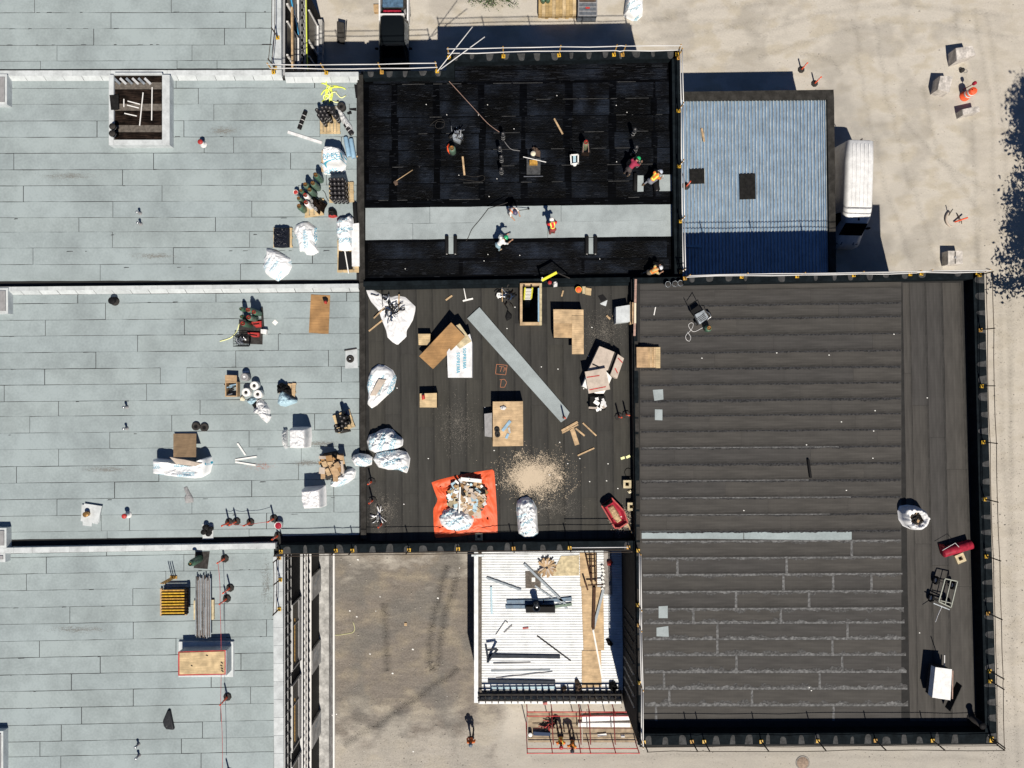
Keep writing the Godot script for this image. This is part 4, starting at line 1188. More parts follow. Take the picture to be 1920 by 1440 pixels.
	st = S(true); blob(st, [604, 558, 611, 556, 615, 560, 614, 566, 607, 567], HR + 0.034, 0.15, 2.5, 0.2); part(st, "pouch", M.black, t)
	st = S(true); blob(st, [607, 563, 613, 563, 613, 570, 608, 569], HR + 0.034, 0.16, 2.5, 0.1); part(st, "cap", M.red, t)
	# drain pad
	t = T("drain_pad", "square grey pad with dark round drain near the kerb", "drain", W(657, 672, HR))
	st = S(); slab(st, [648, 655, 670, 654, 671, 690, 647, 691], HR + 0.007, HR + 0.02); part(st, "pad", M.coping, t)
	b = W(657, 673, HR); b.y = HR + 0.02
	st = S(true); lathe(st, b, [[0.22, 0.0], [0.22, 0.03], [0.1, 0.05], [0.09, 0.02]], 16); part(st, "flange", M.char, t)
	st = S(true); lathe(st, b, [[0.05, 0.05], [0.05, 0.14], [0.01, 0.15]], 10); part(st, "outlet", M.steel, t)
	stick(646, 657, 669, 653.5, 0.07, 0.05, M.char, "steel_angle", "dark bar across the head of the drain pad", "bar")
	# carton, tape rolls, bags
	t = T("open_carton", "open brown carton full of dark tools beside tape rolls", "carton", W(434, 732, HR))
	for q in [[422, 716, 424, 744], [443, 716, 445, 744], [424, 716, 443, 718], [424, 742, 443, 744]]:
		st = S(); slab(st, rect(q[0], q[1], q[2], q[3]), HR + LIFT, HR + 0.42); part(st, "side", M.card2, t)
	st = S(); slab(st, [422, 703, 444, 704, 444, 715.7, 422, 715.7], HR + 0.4, HR + 0.42); part(st, "flap", M.card2, t)
	for k in 8:
		st = S(); var p := W(rng.randf_range(426, 441), rng.randf_range(721, 740), HR + 0.2); p.y = HR + 0.24 + 0.02 * k; var dr := Vector3(1, 0, rng.randf_range(-0.8, 0.8)).normalized()
		tube(st, [p - dr * 0.17, p + dr * 0.17], 0.035, 6); part(st, "tool", [M.black, M.steel, M.char, M.blue][k % 4], t)
	for q in [[476.5, 723], [461, 735.5], [483, 739]]:
		b = TP(q[0], q[1], 0.45) + Vector3(0, LIFT, 0)
		roll(b, 0.235, 0.45, M.paper, "thick white tape roll standing on end in the tool cluster", "white tape rolls", Basis(), 0, "tape_roll", M.char)
	roll(TP(458, 707, 0.5) + Vector3(0, LIFT, 0), 0.22, 0.5, M.grey, "dark grey tape roll standing at the head of the tool cluster", "", Basis(), 0, "tape_roll", M.white)
	bag([479, 748, 489, 748, 500, 758, 506, 768, 505, 778, 508, 781, 504, 789, 499, 794, 490, 786, 482, 776, 473, 774, 474, 768, 480, 762], 0.35, "thin crumpled white bag at the foot of the tape rolls", 0, M.film2, 2.0, 0.3)
	bag([462, 753, 470, 746, 480, 746, 483, 750, 476, 760, 468, 758], 0.24, "small pale blue cloth beside the tape rolls", 0, M.skyblue, 2.2, 0.25, "blue_cloth")
	bag([471, 758, 479, 755, 487, 746, 485, 757, 476, 766], 0.2, "black cloth scrap between blue cloth and white bag", 0, M.black, 2.0, 0.3, "black_cloth")
	bag([450, 745, 455, 741, 459, 748, 457, 752, 450, 751], 0.2, "small cream pouch between carton and tape roll", 0, M.cream, 2.5, 0.1, "cream_pouch")
	stick(455, 698, 467, 696.5, 0.1, 0.03, M.paper, "white_strip", "short white strip above the dark tape roll", "strip")
	pallet([524, 721, 555, 718, 558, 755, 522, 757], "pallet partly covered with pale blue cloth", "", M.ply2, 4)
	bag([523, 736, 530, 731, 536, 735, 545, 746, 556, 750, 556, 755, 545, 759, 534, 763, 524, 761, 519, 756], 0.4, "pale blue cloth heaped over the pallet's corner", 0, M.skyblue, 2.4, 0.12, "blue_cloth", HR + 0.14)
	bag([518, 722, 526, 717, 538, 723, 545, 731, 546, 742, 536, 737, 528, 733, 519, 738], 0.42, "black coat and gloves heaped on the pallet", 0, M.black, 2.2, 0.3, "black_coat", HR + 0.15)
	for q in [[368.5, 799, "left-leaning"], [384, 801, "flat"]]:
		b = W(q[0], q[1], HR); b.y = HR + LIFT
		roll(b, 0.24, 0.1, M.char, "black weight disc beside its twin above the open white pack", "black weight discs", Basis(), 0, "weight_disc", M.black)
	# big open white pack with boards
	t = T("open_pack", "large open white foil pack of insulation boards", "pack", W(340, 872, HR))
	st = S(); slab(st, [290, 864, 370, 874, 377, 884, 372, 893, 288, 882], HR + LIFT, HR + 0.75); part(st, "board_stack", M.polyiso, t)
	st = S(true); blob(st, [289, 860, 312, 862, 345, 868, 378, 872, 385, 860, 392, 856, 395, 868, 390, 888, 374, 897, 330, 893, 289, 887], HR + LIFT, 0.95, 14.0, 0.05, 3.2, 0.7, 0.22); part(st, "foil_wrap", M.foil, t)
	st = S(); slab(st, [318, 857, 332, 860, 346, 862, 378, 869, 366, 874, 330, 870], HR + 0.8, HR + 1.0); part(st, "top_board", M.polyiso, t)
	st = S()
	var p0 := W(325.5, 857, HR + 0.95); var p1 := W(368, 857, HR + 0.95); var p2 := W(368.5, 813, HR + 0.12); var p3 := W(325.5, 813, HR + 0.12)
	for dd in [0.0, 0.03]:
		quad(st, p0 + Vector3(0, dd, 0), p1 + Vector3(0, dd, 0), p2 + Vector3(0, dd, 0), p3 + Vector3(0, dd, 0))
	quad(st, p0, p1, p1 + Vector3(0, 0.03, 0), p0 + Vector3(0, 0.03, 0)); quad(st, p1, p2, p2 + Vector3(0, 0.03, 0), p1 + Vector3(0, 0.03, 0)); quad(st, p2, p3, p3 + Vector3(0, 0.03, 0), p2 + Vector3(0, 0.03, 0)); quad(st, p3, p0, p0 + Vector3(0, 0.03, 0), p3 + Vector3(0, 0.03, 0))
	part(st, "jutting_board", M.card2, t)
	for q in [[446, 831, 461, 853, "slanting white strip above its two neighbours"], [442, 862, 482, 856, "upper of two crossing white strips"], [442, 866, 480, 872, "lower of two crossing white strips"]]:
		stick(q[0], q[1], q[2], q[3], 0.09, 0.06, M.paper, "white_strip", q[4], "strip")
	# white wrapped loads
	for q in [[540, 803, 572, 803, 571, 842, 540, 842, "white film-wrapped load with a clear edge above the carton heap"], [562, 918, 600, 915, 601, 955, 567, 957, "white film-wrapped load beside the heap of carton offcuts"]]:
		st = S(true); blob(st, [q[0], q[1], (q[0] + q[2]) / 2, q[1] - 1, q[2], q[3], q[2] + 1, (q[3] + q[5]) / 2, q[4], q[5], (q[4] + q[6]) / 2, q[5] + 1, q[6], q[7], q[0] - 0.5, (q[1] + q[7]) / 2], HR + LIFT, 1.25, 14.0, 0.03, 0, 0.5, 0.0, 1.0)
		solo(st, "wrapped_load", M.plain, q[8], "load")
	st = S(true); blob(st, [530, 806, 538, 805, 539, 840, 533, 842, 531, 830, 533, 820], HR + LIFT, 0.5, 3.0, 0.3); solo(st, "plastic_film", M.film, "clear film bunched along the white load's edge", "film")
	# pallet with black rolls
	pallet([623, 780, 655, 767, 669, 797, 634, 813], "tilted pallet under a loose group of black rolls", "", M.ply3, 5)
	var rn := 0
	for q in [[638, 781], [645, 784], [641, 790], [648, 794], [629.5, 799], [641, 799], [635, 806.5]]:
		roll(TP(q[0], q[1], 1.05) + Vector3(0, 0.14, 0), 0.115, 0.9, M.black, "upright black roll in the loose group on the tilted pallet", "rolls on the tilted pallet", Basis(), 1)
	bag([646, 771, 653, 768, 656, 778, 648, 780], 0.3, "navy cloth on the tilted pallet with black rolls", 0, M.navy, 2.5, 0.1, "navy_cloth", HR + 0.15)
	bag([626, 804, 640, 806, 655, 803, 658, 809, 640, 813, 628, 811], 0.2, "dark plastic sheet at the tilted pallet's lower edge", 0, M.char, 2.5, 0.2, "dark_sheet")
	# heap of carton offcuts
	t = T("offcut_heap", "heap of brown board offcuts in an open dark sack", "offcuts", W(622, 872, HR))
	st = S(true); blob(st, [598, 858, 606, 850, 630, 846, 640, 858, 650, 880, 640, 886, 612, 902, 604, 890], HR + LIFT, 0.5, 5.0, 0.1); part(st, "sack", M.char, t)
	for k in 26:
		var pp := W(rng.randf_range(606, 642), rng.randf_range(856, 892), HR + 0.5); pp.y = HR + 0.46 + 0.016 * k
		st = S(); box(st, pp, Vector3(rng.randf_range(0.15, 0.34), 0.05, rng.randf_range(0.3, 0.75)), Basis.from_euler(Vector3(rng.randf_range(-0.2, 0.2), 0.35 + rng.randf_range(-0.5, 0.5) + (1.2 if k % 4 == 0 else 0.0), rng.randf_range(-0.2, 0.2)))); part(st, "board_offcut", [M.card2, M.polyiso, M.timber, M.card2, M.card][k % 5], t)
	bag([618, 912, 620, 902, 632, 893, 645, 882, 660, 878, 667, 884, 664, 897, 652, 906, 636, 913, 626, 914], 0.5, "white printed bag leaning on the offcut heap", 0.7, M.foil3)
	bag([657, 861, 661, 854, 674, 850, 690, 853, 697, 858, 696, 872, 684, 876, 665, 874], 0.55, "white striped bag lying across the dark dividing kerb", 2.5, M.foil3, 3.0, 0.1, "white_bag", HR + 0.13)
	# pouch, pads, pails
	bag([344, 914, 350, 912, 356, 924, 362, 934, 362, 942, 348, 944, 345, 934, 350, 926], 0.14, "grey cloth pouch with greenish strap on the grey roof", 0, M.grey, 2.4, 0.2, "cloth_pouch")
	t = T("pad_stack", "stack of pale grey pads with a brass pot on it", "pads", W(170, 966, HR))
	for k in 3:
		st = S(); slab(st, [[155, 946, 174, 946, 172, 987, 155, 985], [153, 946, 190, 950, 186, 980, 152, 975], [158, 944, 191, 949, 183, 983, 151, 977]][k], HR + LIFT + k * 0.045, HR + LIFT + k * 0.045 + 0.042); part(st, "pad", M.coping2, t)
	b = TP(159, 965, 0.45); b.y = HR + 0.155
	st = S(true); lathe(st, b, [[0.14, 0.0], [0.15, 0.26], [0.13, 0.27], [0.02, 0.275]], 14); solo(st, "brass_pot", M.brass, "brass-topped pot standing on the stack of grey pads", "pot")
	board([379, 983, 400, 983, 400, 1011, 380, 1011], HR + LIFT, 0.03, M.coping2, "white_board", "white board under four black pots beside the firewall", "board")
	for q in [[381, 998], [390, 1001], [384, 989], [393, 993]]:
		bucket(TP(q[0], q[1], 0.32) + Vector3(0, LIFT + 0.03, 0), 0.14, 0.28, M.char, "black pot in the group of four on the white board", M.black, "black pots on the white board", "black_pot")
	# --- third section
	board([366, 1035, 393, 1034, 389, 1067, 363, 1065], HR + LIFT, 0.02, M.char, "rubber_mat", "dark rubber mat under the single green cylinder", "mat")
	gas_bottle(TP(357, 1057, 1.25) + Vector3(0, LIFT + 0.02, 0), 0.2, 1.25, M.green, "single large green gas cylinder standing on a mat by the firewall", "", M.green)
	t = T("guard_post_rack", "rack of stacked yellow guardrail posts", "guard posts", W(328, 1130, HR))
	for k in 9:
		var y := 1107.0 + k * 5.3
		st = S(); var aa := W(304, y, HR + 0.5); var bb := W(347, y - 0.5, HR + 0.5)
		bar(st, aa, bb, 0.07, 0.09); part(st, "post", M.yellow if k % 3 else M.ochre, t)
		st = S(); box(st, bb + Vector3(0.06, -0.05, 0), Vector3(0.16, 0.2, 0.13)); part(st, "shoe", M.brown, t)
		st = S(); bar(st, W(304, y + 2.6, HR + 0.3), W(347, y + 2.1, HR + 0.3), 0.05, 0.2); part(st, "post", M.brown, t)
	for q in [[303, 1103, 303, 1154], [349, 1103, 349, 1153]]:
		st = S(); bar(st, W(q[0], q[1], HR + 0.1), W(q[2], q[3], HR + 0.1), 0.1, 0.16); part(st, "bearer", M.timber, t)
	for q in [[330, 1082], [326, 1082.5], [322.5, 1082]]:
		b = W(q[0], q[1], HR); b.y = HR + LIFT
		t = T("guard_post", "single yellow guardrail post standing beside the post rack", "guard post", b, "three loose guardrail posts by the rack")
		st = S(); box(st, b + Vector3(0, 0.03, 0), Vector3(0.16, 0.06, 0.16)); part(st, "foot", M.ochre, t)
		st = S(); bar(st, b + Vector3(0, 0.05, 0), b + Vector3(0, 1.3, 0), 0.045, 0.045); part(st, "upright", M.ochre, t)
	for k in 26:
		var x := 367.5 + fmod(k * 1.13, 28.0)
		st = S(); var lay := k / 13
		var yy := HR + LIFT + 0.16 + lay * 0.07
		tube(st, [W(x, 1083 + rng.randf_range(-5, 6), yy), W(x + rng.randf_range(-1.2, 1.2), 1193 + rng.randf_range(-3, 4), yy)], 0.032, 7)
		solo(st, "steel_pipe", [M.studgrey, M.pipepale, M.grey, M.rustpipe][k % 4], ["bluish steel", "pale galvanised", "dull grey", "rusty brown"][k % 4] + " pipe in the bundle beside the yellow posts", "pipe", "bundled steel pipes")
	for q in [[363, 1126, 366, 1162, "narrow"], [393.5, 1125, 401, 1162, "wide"]]:
		board(rect(q[0], q[1], q[2], q[3]), HR + LIFT, 0.13, M.timberpale, "timber_bearer", q[4] + " timber bearer beside the pipe bundle", "timber")
	# hatch kerb with boarded lid
	t = T("roof_hatch", "raised white roof hatch with a plywood lid edged red", "roof hatch", W(388, 1235, HR))
	st = S(); prism(st, pxs([336, 1201, 440, 1201, 440, 1268, 336, 1268], HR), HR + 0.007, HR + 0.14, 0.98); part(st, "flange", M.coping2, t)
	st = S(); prism(st, pxs([335, 1222, 424, 1220, 424, 1267, 335, 1268], HR + 0.9), HR + 0.14, HR + 0.88); part(st, "kerb", M.coping, t)
	st = S(); slab(st, [334, 1222, 423, 1219, 423, 1265, 334, 1267], HR + 0.885, HR + 0.9); part(st, "red_edge", M.red, t)
	st = S(); slab(st, [336.5, 1224, 421, 1221.5, 421, 1263, 336.5, 1264.5], HR + 0.9, HR + 0.925); part(st, "lid", M.ply3, t)
	for q in [[414, 1241, 418, 1244], [413, 1247, 417, 1249], [414, 1252, 418, 1254], [415, 1256, 419, 1260], [386, 1228, 390, 1229.5], [358, 1247, 361, 1249]]:
		st = S(); bar(st, W(q[0], q[1], HR + 0.928), W(q[2], q[3], HR + 0.928), 0.06, 0.004); part(st, "pen_mark", M.black, t)
	bag([305, 1352, 314, 1331, 320, 1330, 327, 1366, 325, 1369, 312, 1368, 307, 1362], 0.12, "folded black sheet with a rolled edge on the grey roof", 0, M.charsheen, 6.0, 0.08, "folded_sheet")
	lying_roll(317, 1332, 325, 1367, 0.07, M.charsheen, "rolled edge of black sheet beside the folded black sheet", "", 0)
	# red paint dust on the roof
	dust(490, 874, 26, 9, 260, M.reddust, "red_dust", "red chalk dust spilled on the grey roof", 0.012, HR)
	for q in [[600, 832, 34, 6, "grey dirt dried along a lap beside the white load"], [578, 868, 30, 7, "grey dirt smear above the offcut heap"], [290, 480, 40, 6, "faint dirt along a lap above the middle firewall"], [130, 330, 50, 7, "faint dirt smear on the grey roof near the edge"], [420, 245, 26, 9, "scuffed dirt between opening and rolls"], [200, 880, 46, 7, "faint dirt beside the large open pack"], [500, 1090, 12, 60, "dirt trodden along the white coping"], [150, 1180, 60, 8, "faint dirt along a lap on the lower grey roof"]]:
		dust(q[0], q[1], q[2], q[3], 900, M.dirtfleck, "roof_dirt", q[4], 0.011, HR)
	# rope lines between the delineators
	var rope_y := HR + 0.98
	for q in [[[430, 979], [444, 977.5], [470, 979], [514, 972]], [[422, 1047], [426, 1122], [427, 1306], [430, 1438]]]:
		st = S(true); var l := []
		for i in q.size() - 1:
			var a := W(q[i][0], q[i][1], HR); var e := W(q[i + 1][0], q[i + 1][1], HR)
			for k in 8: l.append(a.lerp(e, k / 8.0) + Vector3(0, 0.98 - 0.12 * sin(PI * k / 8.0), 0))
		var z := W(q[q.size() - 1][0], q[q.size() - 1][1], HR); l.append(z + Vector3(0, 0.98, 0))
		tube(st, l, 0.013, 5); solo(st, "warning_rope", M.red, "thin red rope strung from post to post " + ("along the firewall" if q[0][0] == 430 else "past the roof hatch"), "rope")
	var proto: Node3D = null
	for q in [[430, 979, "delineator on the rope line at its bend by the black pots"], [444, 977.5, "second delineator on the rope line above the firewall"], [470, 979, "third delineator on the rope line above the firewall"], [514, 972, "delineator at the end of the firewall rope line"], [522, 1004, "delineator standing right against the dark parapet corner"], [422, 1047, "delineator just below the firewall beside the green cylinder"], [432, 1102, "upper of two close delineators beside the pipe bundle"], [426, 1122, "lower of two close delineators beside the pipe bundle"], [427, 1306, "delineator standing alone below the roof hatch"], [430, 1447, "delineator at the far end of the hatch rope line"], [697, 903, "delineator at the dividing kerb below the white bags"], [699, 938, "second delineator at the dividing kerb below the white bags"], [716, 982, "delineator with tangled wire on the dark middle roof"], [1057, 782, "delineator standing on the end of the long grey sheet"], [1160, 781, "delineator further from the dividing wall, one of two"], [1174, 777, "delineator nearest the dividing wall, one of two"]]:
		b = W(q[0], q[1], HR); b.y = HR + LIFT
		proto = delineator(b, q[2], proto) if proto == null else proto
		if q[0] != 430 or q[1] > 1000: delineator(b, q[2], proto)
	b = W(1286, 350, HS); b.y = HS + 0.072
	delineator(b, "delineator standing on the blue steel deck", proto)
	for q in [[1502, 131, "upper delineator standing in the sand beyond the steel deck"], [1527, 157, "lower delineator standing in the sand beyond the steel deck"]]: delineator(W(q[0], q[1], 0), q[2], proto)
	bucket(W(526, 983, HR) + Vector3(0, LIFT, 0), 0.2, 0.4, M.paper, "white bucket with red contents at the rope line's end", M.crimson)

func dust(px: float, py: float, rx: float, ry: float, n: int, m: Material, called: String, label: String, size: float, y0: float) -> void:
	var mm := MultiMesh.new()
	mm.transform_format = MultiMesh.TRANSFORM_3D
	var st := S()
	box(st, Vector3.ZERO, Vector3(1, 0.16, 1)); st.generate_normals()
	mm.mesh = st.commit()
	mm.instance_count = n
	for i in n:
		var dx := rng.randfn(0.0, 0.40); var dy := rng.randfn(0.0, 0.36)
		if rng.randf() < 0.5:
			dx += nz.get_noise_2d(dx * 40.0 + px, dy * 40.0) * 0.7; dy += nz.get_noise_2d(dy * 40.0 + py, dx * 40.0) * 0.7
		var p := W(px + dx * rx, py + dy * ry, y0); p.y = y0 + LIFT + 0.002
		var s := size * rng.randf_range(0.5, 2.0)
		mm.set_instance_transform(i, Transform3D(Basis(Vector3.UP, rng.randf() * 3.0).scaled(Vector3(s * rng.randf_range(0.6, 1.8), s * 0.4, s)), p))
	var o := MultiMeshInstance3D.new()
	o.multimesh = mm; o.material_override = m; o.name = numbered(called)
	add_child(o)
	tag(o, label, called.get_slice("_", called.get_slice_count("_") - 1))
	o.set_meta("kind", "stuff")

func debris(t: Node3D, pts: Array, n: int, y0: float, rise: float, mats: Array, big: float, nm: String = "scrap") -> void:
	var poly := pxs(pts, y0)
	var bb := Rect2(poly[0], Vector2.ZERO)
	for v in poly: bb = bb.expand(v)
	var c := bb.get_center()
	for k in n:
		var p := Vector2.ZERO
		for tr in 30:
			p = Vector2(rng.randf_range(bb.position.x, bb.end.x), rng.randf_range(bb.position.y, bb.end.y))
			if Geometry2D.is_point_in_polygon(p, poly): break
		var d := clampf(p.distance_to(c) / (bb.size.length() * 0.5), 0.0, 1.0)
		var st := S()
		box(st, Vector3(p.x, y0 + 0.03 + rise * (1.0 - d) * rng.randf_range(0.5, 1.0), p.y), Vector3(big * rng.randf_range(0.25, 0.7), 0.03, big * rng.randf_range(0.4, 1.5)), Basis.from_euler(Vector3(rng.randf_range(-0.35, 0.35), rng.randf() * TAU, rng.randf_range(-0.35, 0.35))))
		part(st, nm, mats[rng.randi() % mats.size()], t)

func tool_heap(called: String, label: String, q: Array, y0: float, n: int, mats: Array) -> Node3D:
	var poly := pxs(q, y0)
	var t := T(called, label, "tools", Vector3(poly[0].x, y0, poly[0].y))
	var c := Vector2.ZERO
	for v in poly: c += v
	c /= poly.size()
	for k in n:
		var p := c.lerp(poly[rng.randi() % poly.size()], rng.randf() * 0.8)
		var l := []
		var d := rng.randf() * TAU
		var pp := Vector3(p.x, y0 + 0.06, p.y)
		for i in 5:
			l.append(pp); d += rng.randf_range(-0.6, 0.6); pp += Vector3(cos(d) * 0.12, rng.randf_range(-0.015, 0.03), sin(d) * 0.12)
		var st := S(true); tube(st, l, rng.randf_range(0.012, 0.045), 6); part(st, ["hose", "handle", "tool"][k % 3], mats[k % mats.size()], t)
	return t

func kerb_box(called: String, label: String, q: Array, h: float, topm: Material, y0: float = HR) -> Node3D:
	var c := pxs(q, y0 + h)
	var t := T(called, label, "kerb box", Vector3(c[0].x, y0, c[0].y))
	var st := S(); prism(st, c, y0 + 0.007, y0 + h - 0.022); part(st, "kerb", M.kerb, t)
	st = S(); prism(st, c, y0 + h - 0.02, y0 + h); part(st, "lid", topm, t)
	return t

func chalk(pts: Array, t: Node3D, y0: float) -> void:
	for i in range(0, pts.size() - 2, 2):
		var st := S(); var a := W(pts[i], pts[i + 1], y0); var b := W(pts[i + 2], pts[i + 3], y0)
		a.y = y0 + 0.013; b.y = a.y
		bar(st, a, b, 0.026, 0.003); part(st, "stroke", M.chalk, t)

func build_mid_roof_things() -> void:
	var st: SurfaceTool
	var t: Node3D
	var y := HR
	bag([686, 543, 697, 542, 706, 547, 719, 554, 732, 557, 745, 554, 760, 557, 779, 575, 778, 584, 774, 600, 767, 612, 762, 620, 762, 631, 745, 647, 735, 641, 726, 632, 724, 620, 716, 601, 709, 581, 695, 565, 689, 552], 0.16, "large white sheet spread under a heap of black tools", 0, M.plain, 1.6, 0.35, "white_sheet")
	tool_heap("tool_heap", "heap of black harness and tools on the spread white sheet", [728, 570, 750, 572, 752, 584, 740, 596, 730, 594, 722, 580], HR + 0.16, 34, [M.black, M.char, M.black, M.steel, M.navy])
	tool_heap("tool_heap", "tangle of black straps between the tool heap and the sheet's corner", [706, 550, 716, 554, 728, 570, 718, 562], HR + 0.12, 9, [M.black, M.char, M.steel])
	stick(748.5, 552, 747.5, 584, 0.07, 0.04, M.timber, "timber_stake", "timber stake pointing up-roof across the white sheet", "stake", "", HR + 0.17)
	stick(701, 597, 725, 573, 0.07, 0.04, M.timber, "timber_stake", "upper slanting stake at the white sheet's side", "stake", "", HR + 0.13)
	stick(692, 621, 717, 601, 0.08, 0.05, M.timber, "timber_stake", "lower slanting stake with red end at the white sheet's side", "stake")
	t = T("open_bag", "white bag lying open with a tan board inside", "bag", W(715, 724, y))
	st = S(true); blob(st, [690, 706, 696, 692, 708, 683, 722, 685, 736, 694, 743, 708, 738, 730, 722, 745, 706, 760, 696, 766, 688, 758, 690, 740, 687, 724], y + LIFT, 0.42, 4.0, 0.14, 1.2, 0.6, 0.7); part(st, "sack", M.foil, t)
	st = S(); prism(st, pxs([710, 711, 724, 712, 704, 742, 694, 741], y + 0.4), y + 0.3, y + 0.4); part(st, "board", M.polyiso, t)
	bag([686, 828, 690, 816, 702, 812, 712, 806, 725, 803, 736, 806, 743, 815, 755, 824, 754, 836, 744, 842, 722, 846, 702, 850, 690, 844], 0.75, "upper of two big white bags beside the dividing kerb", 1.2, M.foil2, 3.0, 0.16)
	bag([698, 862, 704, 850, 722, 845, 746, 844, 762, 848, 768, 860, 766, 876, 762, 888, 748, 882, 728, 882, 708, 877], 0.72, "lower of two big white bags beside the dividing kerb", 0.3, M.foil2, 3.0, 0.16)
	kerb_box("plywood_kerb", "small square plywood-topped kerb beside the brown board", [784, 626, 807, 626, 806, 647, 785, 647], 0.55, M.ply3)
	kerb_box("plywood_kerb", "small square plywood-topped kerb with a red tool on it", [787, 738, 819, 737, 819, 764, 787, 764], 0.6, M.ply3)
	bag([790, 740, 796, 739, 797, 748, 791, 750], 0.14, "small red pouch on the lone plywood kerb", 0, M.red, 2.2, 0.2, "red_pouch", y + 0.6)
	# foil pack with boards
	t = T("foil_pack", "white printed foil pack of boards under leaning brown boards", "pack", W(862, 672, y))
	st = S(); slab(st, [838, 660, 846, 648, 881, 626, 885, 642, 885, 708, 840, 708], y + LIFT, y + 0.95); part(st, "wrap", M.plain, t)
	for q in [[855, 663, 0.0], [867, 655, 0.0]]:
		var tm := TextMesh.new()
		tm.text = "SOPREMA"; tm.font = sysfont; tm.font_size = 40; tm.pixel_size = 0.0062; tm.depth = 0.004
		var mi := MeshInstance3D.new(); mi.mesh = tm; mi.material_override = M.teal; mi.name = "print"
		t.add_child(mi, true)
		mi.global_transform = Transform3D(Basis(Vector3(0, 0, 1), Vector3(1, 0, 0), Vector3(0, 1, 0)), W(q[0] + 4, q[1] + 17, y + 0.955))
	board([852, 612, 862, 607, 879, 632, 884, 640, 862, 654, 848, 640], y + 0.96, 0.03, M.timberpale, "plywood_sheet", "pale plywood sheet under the brown leaning board", "sheet")
	st = S()
	var c := [W(846, 604.5, y + 1.2), W(872, 631, y + 1.12), W(812, 692, y + 0.68), W(786, 668, y + 0.62)]
	var up := Vector3(0, 0.025, 0)
	quad(st, c[3] + up, c[2] + up, c[1] + up, c[0] + up); quad(st, c[0], c[1], c[2], c[3])
	for i in 4: quad(st, c[(i + 1) % 4], c[i], c[i] + up, c[(i + 1) % 4] + up)
	solo(st, "brown_board", M.card, "large brown board leaning from the kerb onto the foil pack", "board")
	# the long grey sheet
	board([899, 576, 1068, 773, 1063, 784, 1052, 792, 876, 597], y + 0.06, 0.05, M.cap_new[0], "long_grey_sheet", "long grey membrane sheet lying slantwise on the dark roof", "sheet")
	# white T-shaped squeegee
	t = T("squeegee", "white long-handled squeegee lying near the parapet", "squeegee", W(871, 546, y))
	st = S(true); tube(st, [W(867.5, 529, y) + Vector3(0, 0.04, 0), W(874, 562, y) + Vector3(0, 0.04, 0)], 0.028, 7); part(st, "handle", M.paper, t)
	st = S(); bar(st, W(868, 564.5, y) + Vector3(0, 0.045, 0), W(887, 560, y) + Vector3(0, 0.045, 0), 0.09, 0.06); part(st, "blade", M.paper, t)
	stick(836, 563, 848, 554.5, 0.09, 0.06, M.timber, "wood_block", "short wood block near the squeegee", "block")
	tool_heap("tool_heap", "heap of black tools and cables beside the ladder hatch", [936, 540, 952, 538, 960, 545, 958, 562, 950, 570, 938, 560], y + LIFT, 40, [M.black, M.char, M.black, M.brown, M.navy, M.steel])
	board([931, 549, 938, 549, 938, 556, 934, 560, 931, 555], y + LIFT, 0.1, M.paper, "white_carton", "small white carton beside the black tool heap", "carton")
	stick(941, 536, 942, 566, 0.05, 0.04, M.timber, "timber_stake", "pale stake standing in the black tool heap", "stake", "", y + 0.05)
	bag([947, 594, 951, 580, 960, 590, 959, 597, 950, 602], 0.1, "black folded cloth lying below the tool heap", 0, M.black, 2.5, 0.2, "black_cloth")
	# ladder hatch
	t = T("ladder_hatch", "open timber-kerbed hatch with a yellow ladder rising out", "hatch", W(995, 570, y))
	for q in [[975, 531, 979.5, 609], [1011.5, 531, 1016, 609], [979.6, 604, 1011.4, 609], [979.6, 531, 1011.4, 535]]:
		st = S(); slab(st, rect(q[0], q[1], q[2], q[3]), y - 0.02, y + 0.55); part(st, "kerb_plank", M.timberpale if q[0] > 1000 else M.ply2, t)
	st = S(); slab(st, rect(1008.6, 540, 1011.4, 603.8), y - 0.3, y + 0.5); part(st, "lining", M.blue, t)
	var l := T("ladder", "yellow fibreglass ladder with white rungs in the hatch", "ladder", W(990, 545, y))
	var a0 := Vector3(W(984, 0, y).x, 4.2, W(0, 575, y - 3.0).z); var a1 := Vector3(W(984, 0, y).x, y + 0.9, W(0, 540, y + 0.9).z)
	for sx in [0.0, 0.40]:
		st = S(); bar(st, a0 + Vector3(sx, 0, 0), a1 + Vector3(sx, 0, 0), 0.04, 0.09); part(st, "rail", M.limerail, l)
	for k in 14:
		var p := a0.lerp(a1, (k + 0.7) / 14.5)
		st = S(); bar(st, p, p + Vector3(0.40, 0, 0), 0.05, 0.04); part(st, "rung", M.paper, l)
	t = T("safety_arm", "yellow safety arm swung out from the hatch corner", "safety arm", W(1016, 528, y))
	st = S(); tube(st, [TP(1015, 528, 0.0) + Vector3(0, 0.55, 0), TP(1015, 528, 0.0) + Vector3(0, 1.3, 0)], 0.05, 8); part(st, "post", M.paper, t)
	st = S(); bar(st, W(1016, 526, y + 1.3), W(1044, 511, y + 1.3), 0.14, 0.06); part(st, "arm", M.limerail, t)
	st = S(); bar(st, W(1044, 511, y + 1.28), W(1068, 522, y + 0.5), 0.05, 0.05); part(st, "brace", M.char, t)
	bucket(TP(1031, 530, 0.7) + Vector3(0, 0.37, 0), 0.1, 0.34, M.crimson, "red can standing on the kerb beside the safety arm", M.red, "", "red_can")
	bag([1036, 528, 1041, 525, 1046, 530, 1045, 537, 1038, 538], 0.3, "small silver bag beside the red can", 0, M.film2, 3.0, 0.3, "silver_bag", y + 0.12)
	bucket(TP(1085, 543, 0.38) + Vector3(0, LIFT, 0), 0.17, 0.36, M.yellowrim, "orange bucket with yellow rim by the parapet", M.cone)
